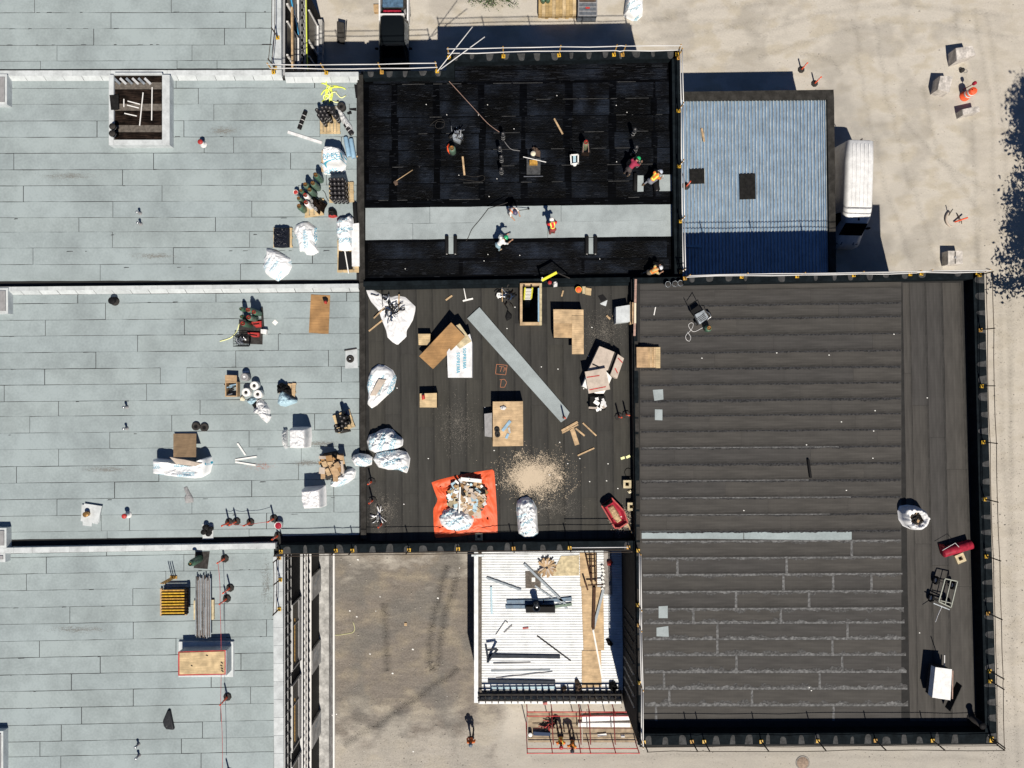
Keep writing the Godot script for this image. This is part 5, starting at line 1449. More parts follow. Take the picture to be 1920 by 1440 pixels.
	board([1092, 537, 1098, 537, 1097, 551, 1092, 550.5], y + LIFT, 0.06, M.timberpale, "wood_block", "narrow pale wood block beside the orange bucket", "block")
	board([1098, 539, 1109, 541, 1108, 554, 1097.5, 552], y + LIFT, 0.08, M.ply3, "wood_block", "square plywood block beside the orange bucket", "block")
	stick(1053, 556, 1056, 545, 0.08, 0.06, M.timber, "wood_block", "small wood block below the red can", "block")
	t = kerb_box("plywood_kerb", "large plywood-topped kerb with a tongue of plywood hanging over", [1037.5, 580, 1094, 580.5, 1094.5, 634, 1038.5, 633], 0.78, M.ply2)
	st = S(); slab(st, [1039, 606, 1079, 607, 1079, 632, 1039, 631.5], y + 0.781, y + 0.79); part(st, "patch_sheet", M.ply, t)
	st = S(); slab(st, [1072.5, 592, 1094, 592, 1094.5, 664, 1072.5, 664], y + 0.792, y + 0.81); part(st, "overhang_sheet", M.ply2, t)
	board([1125, 569, 1139, 562.5, 1136, 574, 1127, 571], y + 0.02, 0.02, M.coping2, "grey_offcut", "pale grey membrane offcut lying loose by the plywood kerb", "offcut")
	board([1121, 555, 1131, 552, 1138, 561, 1127, 566], y + LIFT, 0.015, M.black, "black_offcut", "black membrane offcut beside the pale one", "offcut")
	stick(1137, 592, 1144, 598.5, 0.1, 0.07, M.timber, "wood_block", "wood block nearer the plywood kerb, one of two", "block")
	stick(1149, 594, 1151.5, 586, 0.1, 0.07, M.timber, "wood_block", "wood block nearer the grey crate, one of two", "block")
	t = T("grey_crate", "grey-topped crate with pale timbers along its side", "crate", W(1172, 590, y))
	st = S(); slab(st, [1155, 575.5, 1181, 571.5, 1181, 603, 1155, 606], y + LIFT, y + 0.72); part(st, "lid", M.coping2, t)
	for k in 3:
		st = S(); slab(st, rect(1181.3 + k * 4.0, 566 + k, 1184.7 + k * 4.0, 608 - k), y + LIFT, y + [0.5, 0.8, 0.9][k]); part(st, "side_plank", [M.ply2, M.card2, M.cream][k], t)
	stick(1191.5, 524, 1189, 630, 0.12, 0.1, M.pinktimber, "long_timber", "long pinkish timber lying on the dividing wall", "timber", "", HE + 0.16)
	# insulation stack
	t = T("insulation_stack", "loose stack of tan insulation boards with red pen marks", "boards", W(1128, 692, y))
	st = S(); slab(st, [1124, 649, 1152, 660, 1140, 694, 1108, 702, 1104, 692], y + LIFT, y + 0.72); part(st, "board_pack", M.polyiso, t)
	st = S(); slab(st, [1151, 660, 1158, 663, 1145, 700, 1139, 694], y + LIFT, y + 0.6); part(st, "gap_shade", M.char, t)  # dark slab painted as the shade in the gap between packs
	st = S(); slab(st, [1158.6, 664, 1170, 672, 1157, 710, 1144.5, 702.6], y + LIFT, y + 0.85); part(st, "board_pack", M.polyiso, t)
	st = S(); slab(st, [1092, 724, 1100, 705, 1134, 693, 1147, 708, 1142, 720, 1132, 738, 1118, 738], y + LIFT, y + 0.7); part(st, "board_pack", M.paper, t)
	st = S(); slab(st, [1096.6, 697, 1135.6, 690, 1144, 730, 1103.7, 738], y + 0.71, y + 0.95); part(st, "top_board", M.polyiso, t)
	for q in [[1100, 707.5, 1124, 704, 0.952], [1105, 731, 1136, 725, 0.952], [1158.5, 671, 1167, 680, 0.852], [1153, 690, 1158, 700, 0.852]]:
		st = S(); bar(st, W(q[0], q[1], y + q[4]), W(q[2], q[3], y + q[4]), 0.06, 0.004); part(st, "pen_stroke", M.red, t)
	stick(1111, 683, 1124, 689, 0.05, 0.04, M.black, "pry_bar", "thin black bar on the insulation stack", "bar", "", y + 0.72)
	t = kerb_box("square_kerb", "small black kerb topped with white foam scraps", [1106, 744, 1135, 743, 1135, 769, 1106, 769], 0.42, M.rubber)
	debris(t, [1109, 747, 1133, 747, 1133, 767, 1110, 767], 9, y + 0.44, 0.05, [M.paper, M.white, M.polyiso], 0.34)
	for q in [[1053, 808, 1083, 791, 0.14, "upper of two stacked timbers under the long grey sheet"], [1054, 812, 1084, 796, 0.08, "lower of two stacked timbers under the long grey sheet"], [1072, 803, 1082, 834, 0.26, "broad short board pointing down-roof from the timbers"], [1079, 803, 1096, 817, 0.1, "thin lath between the broad board and the loose slat"], [1092.5, 793, 1118, 817, 0.08, "loose slat lying apart from the timbers"], [1083, 854, 1114, 840, 0.08, "lone slat lying below the other timbers"]]:
		stick(q[0], q[1], q[2], q[3], q[4], 0.05, M.timber, "timber_piece", q[5], "timber")
	t = T("chalk_mark", "orange chalk letters TP in a square on the dark roof", "chalk mark", W(940, 692, y))
	chalk([931, 683, 951, 685, 948, 703, 929, 701, 931, 683], t, y); chalk([936, 687, 945, 688], t, y); chalk([941, 687.5, 938, 697], t, y); chalk([944, 697, 946, 689, 949, 691, 947, 694, 944.5, 694], t, y)
	t = T("chalk_mark", "orange chalk letter D on the dark roof", "chalk mark", W(942, 719, y))
	chalk([937, 712, 946, 711, 950, 717, 946, 726, 938, 726, 940, 712], t, y)
	# big plywood kerb with tools on top
	kerb_box("plywood_kerb", "tallest plywood-topped kerb carrying metal strips and discs", [924, 753, 980.5, 752.5, 981, 836, 924, 837], 0.85, M.ply2)
	board([908, 776, 923.5, 774, 923.5, 820, 909, 818], y + LIFT, 0.5, M.grey, "grey_sheet_metal", "grey sheet metal standing against the tallest plywood kerb", "sheet metal")
	for q in [[942, 808, 957, 789, 0.16, "blue metal strip lying slantwise on the tallest plywood kerb"], [949, 822, 953, 813, 0.14, "short blue metal strip on the tallest plywood kerb"], [954, 801, 956, 812, 0.1, "pale slotted metal strip on the tallest plywood kerb"]]:
		stick(q[0], q[1], q[2], q[3], q[4], 0.03, M.galv if q[0] == 954 else M.blue, "metal_strip", q[5], "strip", "", y + 0.84)
	for q in [[932, 806, "upper"], [933, 815, "lower"]]:
		var b := W(q[0], q[1], y + 0.86); b.y = y + 0.855
		roll(b, 0.15, 0.1, M.char, q[2] + " of two black tape discs on the tallest plywood kerb", "", Basis(), 0, "tape_disc", M.black)
	bag([937, 763, 945, 760, 950, 764, 946, 769, 939, 768], 0.12, "crumpled clear film on the tallest plywood kerb", 0, M.film2, 2.0, 0.4, "crumpled_film", y + 0.85)
	dust(1003, 893, 62, 46, 20000, M.sawdust, "sawdust", "pale sawdust sprayed over the dark roof beside the white bag", 0.0125, y)
	dust(995, 896, 30, 26, 9000, M.sawdust, "sawdust", "densest patch of sawdust on the dark roof", 0.014, y)
	dust(1165, 975, 20, 26, 1600, M.sawdust, "sawdust", "sawdust spilled round the red sled", 0.014, y)
	for q in [[1030, 950, 60, 30, "thin grey dust on the dark roof below the sawdust"], [1130, 620, 40, 50, "thin grey dust on the dark roof between kerb and crate"], [860, 800, 40, 60, "thin grey dust on the dark roof beside the tallest kerb"], [720, 960, 30, 40, "thin grey dust along the dividing kerb"]]:
		dust(q[0], q[1], q[2], q[3], 1800, M.dustgrey, "roof_dust", q[4], 0.009, y)
	# red tarpaulin with rubbish
	var tp := [809, 905, 822, 900, 850, 893, 880, 887, 926, 880, 928, 900, 930, 930, 932, 960, 933, 1000, 900, 1001, 860, 1006, 815, 1009, 813, 985, 812, 955, 821, 938, 814, 920]
	bag(tp, 0.13, "orange tarpaulin spread under a heap of rubbish", 0, M.orange, 1.4, 1.1, "orange_tarpaulin")
	t = T("rubbish_heap", "heap of board and foam rubbish on the orange tarpaulin", "rubbish", W(880, 935, y))
	st = S(true); blob(st, [836, 935, 848, 908, 866, 898, 895, 898, 912, 915, 914, 945, 905, 958, 880, 964, 850, 960, 836, 950], y + 0.07, 0.22, 2.0, 0.35); part(st, "pile", M.brown2, t)
	debris(t, [842, 930, 852, 908, 868, 902, 894, 902, 908, 918, 908, 945, 896, 955, 868, 958, 846, 952], 190, y + 0.16, 0.38, [M.card2, M.timber, M.polyiso, M.card, M.paper, M.polyiso, M.card2, M.char, M.white, M.skyblue, M.timberpale, M.black], 0.42, "offcut")
	stick(864, 898, 903, 902, 0.2, 0.05, M.paper, "white_strip", "broad white strip along the top of the rubbish heap", "strip", "", y + 0.35)
	stick(863, 913, 861, 962, 0.08, 0.05, M.paper, "white_rod", "white rod lying down the rubbish heap", "rod", "", y + 0.6)
	bag([822, 972, 832, 956, 846, 951, 862, 956, 880, 962, 889, 972, 886, 985, 878, 994, 858, 997, 838, 994, 826, 984], 0.55, "white bag of rubbish slumped on the orange tarpaulin", 0.4, M.foil2, 3.0, 0.18, "white_bag", y + 0.08)
	board([882, 958, 902, 958, 903, 972, 884, 972], y + 0.18, 0.03, M.polyiso, "tan_board", "small tan board on the orange tarpaulin by the bag", "board")
	wood_frame(898, 1006, y, 14, 0.1, "timber collar block standing in the parapet's shade")
	bag([970, 940, 978, 934, 990, 932, 1000, 940, 1007, 955, 1008, 985, 1010, 1002, 1000, 1010, 984, 1011, 972, 1002, 970, 975, 968, 955], 0.62, "tall white bag with blue print beside the sawdust", 0.5, M.foil3, 3.2, 0.18)
	# red sled
	t = T("red_sled", "red plastic sled holding sawdust beside the parapet", "sled", W(1152, 962, y))
	var rim := [[1147, 934], [1128, 948], [1137, 963], [1153, 990], [1162, 990], [1177, 980], [1170, 958]]
	var rp := []; var ri := []
	var cc := W(1152, 962, y)
	for q in rim:
		var v := W(q[0], q[1], y + 0.3); rp.append(v)
		var w := cc.lerp(Vector3(v.x, cc.y, v.z), 0.66); w.y = y + LIFT + 0.01; ri.append(w)
	st = S()
	for i in rim.size():
		var j := (i + 1) % rim.size()
		quad(st, rp[i], rp[j], ri[j], ri[i]); tri(st, cc + Vector3(0, LIFT + 0.01, 0), ri[i], ri[j])
	part(st, "shell", M.crimson, t)
	st = S(); for i in rim.size(): bar(st, rp[i], rp[(i + 1) % rim.size()], 0.07, 0.05)
	part(st, "rim", M.red, t)
	st = S(true); blob(st, [1139, 951, 1150, 947, 1160, 962, 1166, 976, 1158, 981, 1150, 972], y + 0.03, 0.2, 2.5, 0.15); part(st, "sawdust_load", M.timber, t)
	bag([1128, 948, 1147, 934, 1150, 941, 1134, 952], 0.3, "black bag folded over the red sled's head", 0, M.black, 2.5, 0.2, "black_bag", y + 0.28)
	stick(1172, 975, 1186, 1000, 0.08, 0.05, M.timber, "timber_stake", "pale stake leaning out of the red sled", "stake", "", y + 0.1)
	wood_frame(1176, 908, y, 15, 0.3, "upper square timber collar by the dividing wall")
	wood_frame(1184, 950, y, 15, 0.3, "lower square timber collar beside the red sled")
	var rg := []
	for i in 40:
		var a := TAU * i / 13.0
		rg.append(1178.0 + cos(a) * (7.0 + 0.3 * sin(i))); rg.append(886.0 + sin(a) * (8.5 + 0.3 * cos(i * 2.0)))
	curl(rg, 0.014, M.black, "cable_coil", "black cable coil beside the upper timber collar", "cable")
	stick(1164, 860, 1171, 857.5, 0.14, 0.02, M.limepale, "yellow_label", "yellow paper label further from the wall", "label")
	stick(1174, 858, 1181, 854.5, 0.14, 0.02, M.limepale, "yellow_label", "yellow paper label against the dividing wall", "label")
	bag([1176, 921, 1182, 918, 1187, 923, 1180, 926], 0.1, "torn paper scrap beside the upper timber collar", 0, M.cream, 2.0, 0.4, "paper_scrap")
	tool_heap("wire_tangle", "tangle of silver wire beside a delineator on the dark roof", [704, 960, 712, 955, 716, 968, 708, 976], y + LIFT, 10, [M.steel, M.rail_w])
	for k in 34:
		var px := rng.randf_range(700, 1170); var py := rng.randf_range(560, 990)
		board([px, py, px + 2.2, py + 0.4, px + 1.8, py + 2, px - 0.2, py + 1.5], y + LIFT, 0.012, M.paper, "paper_scrap", "tiny white scrap littering the dark middle roof", "scrap", "white scraps on the middle roof")

func wood_frame(px: float, py: float, y0: float, s: float, h: float, label: String, turn: float = 0.0) -> void:
	var w := s * mpx(y0 + h); var b := W(px, py, y0 + h); b.y = y0
	var t := T("timber_collar", label, "timber collar", b)
	var bs := Basis(Vector3.UP, turn)
	for q in [[0.0, -0.36, 1.0, 0.28], [0.0, 0.36, 1.0, 0.28], [-0.36, 0.0, 0.28, 0.44], [0.36, 0.0, 0.28, 0.44]]:
		var st := S(); box(st, b + bs * Vector3(q[0] * w, LIFT + h * 0.5, q[1] * w), Vector3(q[2] * w, h, q[3] * w), bs); part(st, "plank", M.timberpale, t)

func wheel(c: Vector3, axis: Vector3, r: float, w: float, parent: Node3D) -> void:
	var b := lie_basis(c, c + axis)
	var st := S(true); lathe(st, c - axis.normalized() * w * 0.5, [[r * 0.6, 0.0], [r * 0.92, 0.0], [r, w * 0.2], [r, w * 0.8], [r * 0.92, w], [r * 0.6, w]], 18, b); var ty := part(st, "wheel", M.rubber, parent)
	st = S(true); lathe(st, c - axis.normalized() * w * 0.52, [[r * 0.58, 0.0], [r * 0.58, w * 1.04], [r * 0.2, w * 1.06]], 14, b); part(st, "rim", M.steel, ty)

func build_east_roof_things() -> void:
	var y := HE
	var st: SurfaceTool
	var t := T("plank_stack", "square stack of plywood and planks on the large dark roof", "planks", W(1216, 670, y))
	st = S(); slab(st, [1193.5, 651, 1215, 651, 1215, 689, 1194, 689], y + LIFT, y + 0.42); part(st, "plywood", M.card2, t)
	for k in 4:
		st = S(); slab(st, rect(1215.3 + k * 3.6, 651, 1218.5 + k * 3.6, 689), y + LIFT, y + 0.4 - k * 0.03); part(st, "plank", [M.ply, M.ply2][k % 2], t)
	st = S(); slab(st, rect(1229.6, 651, 1238, 690), y + LIFT, y + 0.28); part(st, "plank", M.ply3, t)
	# hot air welding machine on wheels with gas bottle
	t = T("welding_machine", "grey membrane welding machine with black frame on the dark roof", "machine", W(1312, 600, y))
	st = S(); slab(st, [1303, 590, 1320, 581, 1329, 596, 1312, 608], y + 0.25, y + 0.55); part(st, "housing", M.galv, t)
	for k in 4:
		st = S(); bar(st, W(1306 + k * 2.6, 598 + k * 1.5, y + 0.555), W(1320 + k * 1.6, 588 + k * 2.6, y + 0.555), 0.03, 0.012); part(st, "slot", M.char, t)
	st = S(); slab(st, [1295, 583, 1310, 572, 1316, 580, 1302, 592], y + 0.2, y + 0.45); part(st, "burner", M.black, t)
	wheel(W(1304, 606, y) + Vector3(0, 0.16, 0), Vector3(1, 0, -0.6), 0.15, 0.1, t); wheel(W(1328, 588, y) + Vector3(0, 0.16, 0), Vector3(1, 0, -0.6), 0.15, 0.1, t)
	for q in [[1297, 586, 1292, 572], [1312, 572, 1308, 562], [1293, 572, 1309, 562]]:
		st = S(); tube(st, [W(q[0], q[1], y + 0.4), W(q[2], q[3], y + 0.75)], 0.02, 6); part(st, "handle", M.black, t)
	st = S(); tube(st, [W(1324, 584, y + 0.6), W(1330, 587, y + 0.7), W(1333, 594, y + 0.7), W(1326, 600, y + 0.6)], 0.018, 6); part(st, "guard", M.steel, t)
	gas_bottle(TP(1330, 615, 0.62, y) + Vector3(0, LIFT, 0), 0.19, 0.6, M.green, "small green gas cylinder beside the welding machine", "", M.brass)
	curl([1327, 612, 1318, 614, 1300, 622, 1290, 610, 1293, 606, 1300, 606, 1296, 618, 1286, 628, 1286, 636, 1292, 640, 1295, 632, 1288, 622], 0.015, M.rail_w, "gas_hose", "pale hose looped beside the small gas cylinder", "hose", y)
	lying_roll(1515, 861, 1520, 896, 0.07, M.black, "slim black tube lying alone on the large dark roof", "", 0, y, "black_tube")
	stick(1226, 591, 1229, 576, 0.05, 0.02, M.paper, "paper_strip", "thin white strip near the plank stack", "strip", "", y)
	# sack and red roll
	t = T("rubbish_sack", "round white sack open on dark scraps", "sack", W(1712, 970, y))
	st = S(true); blob(st, [1688, 960, 1692, 950, 1706, 948, 1722, 950, 1732, 956, 1740, 970, 1734, 986, 1724, 994, 1712, 994, 1698, 988, 1690, 976], y + LIFT, 0.85, 7.0, 0.1, 0, 0.5, 0.55); part(st, "sack", M.plain, t)
	debris(t, [1701, 965, 1722, 962, 1728, 974, 1718, 986, 1706, 984], 26, y + 0.5, 0.3, [M.char, M.black, M.card2, M.brown, M.char], 0.3)
	lying_roll(1767, 1036, 1820, 1020, 0.27, M.crimson, "big red rolled tarpaulin tied with white cord", "", 0, y, "red_tarpaulin")
	st = S(true); var a := W(1767, 1032, y + 0.57); var b := W(1791, 1018, y + 0.57); var c := W(1806, 1034, y + 0.45)
	tube(st, [a, b, c], 0.015, 5); solo(st, "tie_rope", M.rail_w, "white rope tied round the red tarpaulin", "rope")
	bag([1762, 1020, 1770, 1021, 1772, 1038, 1766, 1040], 0.35, "dark red folded end of the tarpaulin", 0, M.red, 3.0, 0.2, "tarpaulin_end", y)
	wood_frame(1801, 1047, y, 17, 0.16, "square timber collar beside the red tarpaulin", 0.4)
	# wagon frame
	t = T("roof_wagon", "open steel wagon frame on four black wheels", "wagon", W(1770, 1112, y))
	var top := [W(1772, 1085, y + 0.62), W(1795, 1090, y + 0.62), W(1783, 1139, y + 0.62), W(1760, 1128, y + 0.62)]
	for i in 4:
		st = S(); bar(st, top[i], top[(i + 1) % 4], 0.05, 0.05); part(st, "frame_bar", M.wagon, t)
	for q in [[1783, 1087, 1772, 1133], [1763, 1126, 1784, 1131]]:
		st = S(); bar(st, W(q[0], q[1], y + 0.6), W(q[2], q[3], y + 0.6), 0.04, 0.04); part(st, "cross_bar", M.wagon, t)
	st = S(); bar(st, W(1750, 1131, y + 0.66), W(1780, 1143, y + 0.66), 0.05, 0.05); part(st, "end_bar", M.galv, t)
	var ax: Vector3 = (top[1] - top[0]).normalized()
	for q in [[1755, 1088], [1786, 1097], [1746, 1121], [1776, 1128]]: wheel(W(q[0], q[1], y + 0.24), ax, 0.24, 0.12, t)
	for q in [[1755, 1088, 1786, 1097], [1746, 1121, 1776, 1128]]:
		st = S(); tube(st, [W(q[0], q[1], y + 0.24), W(q[2], q[3], y + 0.24)], 0.03, 6); part(st, "axle", M.char, t)
		for i in [0, 2]:
			st = S(); bar(st, W(q[i], q[i + 1], y + 0.24), top[0 if (i == 0 and q[0] == 1755) else (1 if q[0] == 1755 else (3 if i == 0 else 2))], 0.035, 0.035); part(st, "strut", M.char, t)
	st = S(); tube(st, [W(1766, 1137, y + 0.6), W(1759, 1152, y + 0.75), W(1754, 1166, y + 0.95)], 0.02, 6); part(st, "pull_handle", M.rail_w, t)
	# white lidded cart
	t = T("lidded_cart", "white lidded material cart with an open side flap", "cart", W(1768, 1275, y))
	st = S(); slab(st, [1755, 1252, 1783, 1256, 1780, 1311, 1748, 1307], y + 0.2, y + 0.85); part(st, "tub", M.char, t)
	st = S()
	var q0 := W(1746, 1247, y + 0.62); var q1 := W(1754, 1251, y + 0.92); var q2 := W(1785, 1255, y + 0.97); var q3 := W(1782, 1313, y + 0.97); var q4 := W(1748, 1308, y + 0.92); var q5 := W(1740, 1302, y + 0.62)
	quad(st, q5, q4, q1, q0); quad(st, q4, q3, q2, q1); quad(st, q0, q1, q4, q5); quad(st, q1, q2, q3, q4)
	part(st, "lid", M.white, t)
	st = S(); bar(st, W(1786, 1257, y + 0.8), W(1785, 1310, y + 0.8), 0.06, 0.06); part(st, "hinge_rail", M.pinktimber, t)
	st = S(); bar(st, W(1799, 1282, y + 0.5), W(1777, 1330, y + 0.4), 0.03, 0.5); part(st, "side_flap", M.char, t)
	for q in [[1752, 1262], [1784, 1266], [1749, 1298], [1782, 1302]]: wheel(W(q[0], q[1], y + 0.17), Vector3(1, 0, 0.1), 0.16, 0.1, t)
	st = S(); tube(st, [W(1770, 1252, y + 0.5), W(1771, 1240, y + 0.7), W(1771, 1228, y + 1.0)], 0.025, 6); part(st, "pull_handle", M.rail_w, t)
	var vb := W(1822, 1346, y); vb.y = y + LIFT
	t = T("vent_pipe", "tall dark vent pipe in the corner of the large roof", "vent", vb)
	st = S(true); lathe(st, vb, [[0.28, 0.0], [0.28, 0.02], [0.17, 0.06], [0.15, 0.9], [0.13, 0.9], [0.12, 0.7]], 16); part(st, "pipe", M.char, t)
	st = S(true); lathe(st, vb + Vector3(0, 0.93, 0), [[0.17, -0.08], [0.19, 0.0], [0.02, 0.04]], 16); part(st, "cap", M.black, t)
	for q in [[1174, 535], [1252.5, 533], [1266, 532], [1276, 531]]:
		if q[0] < 1200: continue
		bucket(TP(q[0], q[1], 0.5, y) + Vector3(0, 0.225, 0), 0.15, 0.3, M.galv, "clear plastic pail on the kerb in a row of three", M.char, "clear pails on the kerb", "plastic_pail")
	for k in 16:
		var px := rng.randf_range(1215, 1780); var py := rng.randf_range(570, 1310)
		board([px, py, px + 2.4, py + 0.4, px + 1.8, py + 2, px - 0.2, py + 1.5], y + LIFT, 0.012, M.paper, "paper_scrap", "tiny white scrap littering the large dark roof", "scrap", "white scraps on the large dark roof")

func build_tar_roof_things() -> void:
	var y := HR
	var st: SurfaceTool
	var t := T("roofing_torch_cart", "silver torch cart with handles on the tarred roof", "torch cart", W(858, 252, y))
	st = S(); slab(st, [848, 254, 856, 244, 868, 252, 862, 268, 850, 262], y + 0.2, y + 0.5); part(st, "housing", M.galv, t)
	for k in 9:
		st = S(); var p := W(rng.randf_range(849, 868), rng.randf_range(245, 262), y + 0.5); var d := Vector3(rng.randf_range(-1, 1), rng.randf_range(0, 0.4), rng.randf_range(-1, 1)).normalized()
		tube(st, [p, p + d * 0.4], 0.03, 6); part(st, "pipe", [M.steel, M.char, M.steel][k % 3], t)
	wheel(W(846, 258, y) + Vector3(0, 0.16, 0), Vector3(0.7, 0, 1), 0.16, 0.1, t); wheel(W(866, 262, y) + Vector3(0, 0.16, 0), Vector3(0.7, 0, 1), 0.16, 0.1, t)
	st = S(); tube(st, [W(847, 246, y + 0.6), W(846, 236, y + 1.0)], 0.02, 6); part(st, "handle", M.steel, t)
	gas_bottle(TP(847, 277, 0.8) + Vector3(0, LIFT, 0), 0.2, 0.78, M.green2, "green gas cylinder beside the silver torch cart", "", M.brass)
	bag([837, 272, 843, 269, 845, 283, 843, 288, 838, 282], 0.3, "orange hose coil heaped against the gas cylinder", 0, M.orange, 2.0, 0.4, "orange_hose")
	stick(867.5, 294, 871, 329, 0.1, 0.05, M.timber, "timber_stake", "tan stake lying below the gas cylinder on the tarred roof", "stake")
	t = T("broom", "wooden push broom lying on the tarred roof", "broom", W(757, 330, y))
	st = S(true); tube(st, [W(741, 341, y) + Vector3(0, 0.05, 0), W(774, 319, y) + Vector3(0, 0.05, 0)], 0.022, 6); part(st, "handle", M.timber, t)
	st = S(true); blob(st, [737, 341, 741, 337, 746, 340, 746, 346, 741, 348], y + LIFT, 0.1, 4.0, 0.1); part(st, "head", M.brown2, t)
	for q in [[943, 251, "topmost"], [937, 277, "second"], [940, 294, "third"], [940, 317, "lowest"]]:
		roll(TP(q[0], q[1], 1.0) + Vector3(0, LIFT, 0), 0.11, 1.0, M.charsheen, q[2] + " black roll of the file standing above the bucket hoist", "black rolls standing on the tarred roof", Basis(), 2)
	for q in [[1191, 243, "upper"], [1194, 276, "middle"], [1199, 303, "lower"]]:
		roll(TP(q[0], q[1], 1.0) + Vector3(0, LIFT, 0), 0.11, 1.0, M.charsheen, q[2] + " black roll of the file beside the crimson-shirted worker", "black rolls standing on the tarred roof", Basis(), 2)
	# bucket hoist sledge
	t = T("bucket_sledge", "flat metal sledge with an orange box on the tarred roof", "sledge", W(1000, 308, y))
	st = S(); slab(st, [987.5, 295, 1014, 295, 1013, 327, 987.5, 327], y + LIFT, y + 0.08); part(st, "tray", M.traymetal, t)
	st = S(); slab(st, [993, 300, 1007, 300, 1008, 307, 993, 307], y + 0.08, y + 0.4); part(st, "box", M.ochre, t)
	st = S(); tube(st, [W(982, 331, y + 0.1), W(1018, 330.5, y + 0.1)], 0.025, 6); part(st, "rod", M.steel, t)
	st = S(); tube(st, [W(981, 294, y + 0.5), W(1024, 304, y + 0.5)], 0.022, 6); part(st, "rod", M.paper, t)
	bucket(TP(1000, 287, 0.5) + Vector3(0, LIFT, 0), 0.14, 0.4, M.grey, "grey pail standing at the head of the bucket sledge", M.cream)
	bag([997, 275, 1006, 276, 1014, 284, 1013, 293, 1004, 291, 998, 284], 0.35, "dark work coat dropped beside the grey pail", 0, M.brown2, 2.4, 0.25, "work_coat")
	# white frame trolley
	t = T("white_trolley", "white tubular trolley frame on the tarred roof", "trolley", W(1077, 299, y))
	for q in [[1070, 291, 1071, 308], [1084, 290, 1084, 307], [1070, 291, 1084, 290], [1071, 308, 1085, 306]]:
		st = S(); bar(st, W(q[0], q[1], y + 0.45), W(q[2], q[3], y + 0.45), 0.07, 0.05); part(st, "tube", M.paper, t)
	st = S(); slab(st, rect(1074.5, 290, 1080, 306), y + 0.3, y + 0.36); part(st, "deck", M.skyblue, t)
	for q in [[1070, 293], [1085, 292], [1071, 306], [1085, 305]]: wheel(W(q[0], q[1], y + 0.12), Vector3(1, 0, 0), 0.12, 0.08, t)
	st = S(true); lathe(st, W(1077, 309, y) + Vector3(0, 0.02, 0), [[0.12, 0.0], [0.12, 0.25], [0.02, 0.26]], 12); part(st, "pot", M.paper, t)
	# hand truck with cylinder
	t = T("hand_truck", "hand truck with a strapped olive cylinder", "hand truck", W(1098, 283, y))
	for q in [[1093, 285, 1094, 270], [1104, 285, 1103, 270]]:
		st = S(); tube(st, [W(q[0], q[1], y + 0.1), W(q[2], q[3], y + 1.0)], 0.025, 6); part(st, "upright", M.pinktimber, t)
	st = S(); slab(st, [1089, 285, 1105, 285, 1104, 293, 1090, 292], y + LIFT, y + 0.05); part(st, "toe_plate", M.brown, t)
	wheel(W(1091, 284, y + 0.12), Vector3(1, 0, 0), 0.12, 0.07, t); wheel(W(1106, 284, y + 0.12), Vector3(1, 0, 0), 0.12, 0.07, t)
	gas_bottle(TP(1099, 266, 1.1) + Vector3(0, LIFT + 0.04, 0), 0.17, 1.05, M.olive, "olive gas cylinder carried on the hand truck", "", M.red)
	stick(1039, 223, 1055, 252, 0.09, 0.05, M.timber, "timber_stake", "tan stake lying slantwise above the hand truck", "stake")
	curl([826, 135, 856, 168, 890, 205, 915, 232, 938, 249], 0.016, M.pinktimber, "long_hose", "long reddish hose running from the corner across the tarred roof", "hose")
	curl([945, 264, 952, 274, 960, 281, 975, 283], 0.014, M.grey, "short_hose", "short grey hose leading from the rolls to the sledge", "hose")
	curl([806, 236, 818, 226, 830, 224, 834, 234, 826, 242, 816, 238, 820, 228, 832, 230], 0.012, M.char, "cable_loop", "dark cable loop lying left of the torch cart", "cable")
	curl([870, 328, 890, 332, 906, 329, 909, 336, 900, 341, 878, 338, 860, 336], 0.012, M.char, "cable_loop", "dark cable loop below the tan stake", "cable")
	# double-ended part rolls on the lower strip
	for q in [[846, "nearer the green-helmeted mopper"], [1108, "farther from the green-helmeted mopper"]]:
		t = T("part_roll", "grey sheet rolled up from both ends, the one " + q[1], "roll", W(q[0], 460, y))
		st = S(); slab(st, [q[0] - 5.5, 446, q[0] + 5.5, 446, q[0] + 5.5, 476, q[0] - 5.5, 476], y + LIFT, y + 0.025); part(st, "sheet", M.cap_new[0], t)
		for s in [-8.0, 8.0]:
			var a := W(q[0] + s, 443, y); var b := W(q[0] + s, 477, y); a.y = y + 0.11; b.y = a.y
			st = S(true); lathe(st, a, [[0.1, 0.0], [0.105, 0.01], [0.105, a.distance_to(b) - 0.01], [0.1, a.distance_to(b)]], 14, lie_basis(a, b)); var co := part(st, "coil", M.black, t)
			st = S(true); lathe(st, b, [[0.045, 0.0], [0.045, 0.012], [0.01, 0.013]], 10, lie_basis(a, b)); part(st, "core", M.paper, co)
	t = T("part_roll", "short grey sheet with one black coil by the kneeling worker", "roll", W(1200, 344, y))
	st = S(); slab(st, [1195.5, 329, 1206.5, 329, 1206.5, 359, 1195, 359.5], y + LIFT, y + 0.025); part(st, "sheet", M.cap_new[1], t)
	var a2 := W(1190.5, 326, y); var b2 := W(1190.5, 359, y); a2.y = y + 0.11; b2.y = a2.y
	st = S(true); lathe(st, a2, [[0.1, 0.0], [0.11, 0.01], [0.11, a2.distance_to(b2)]], 14, lie_basis(a2, b2)); part(st, "coil", M.black, t)
	lying_roll(1228, 337, 1232, 357, 0.17, M.black, "fat black roll being unrolled by the kneeling worker", "", 0)
	for k in 26:
		var px := rng.randf_range(700, 1240); var py := rng.randf_range(170, 515)
		if py > 380 and py < 455: continue
		board([px, py, px + 1.6, py + 0.3, px + 1.3, py + 1.6, px - 0.1, py + 1.1], y + LIFT, 0.01, M.paper, "paper_scrap", "tiny pale scrap littering the tarred roof", "scrap", "pale scraps on the tarred roof")
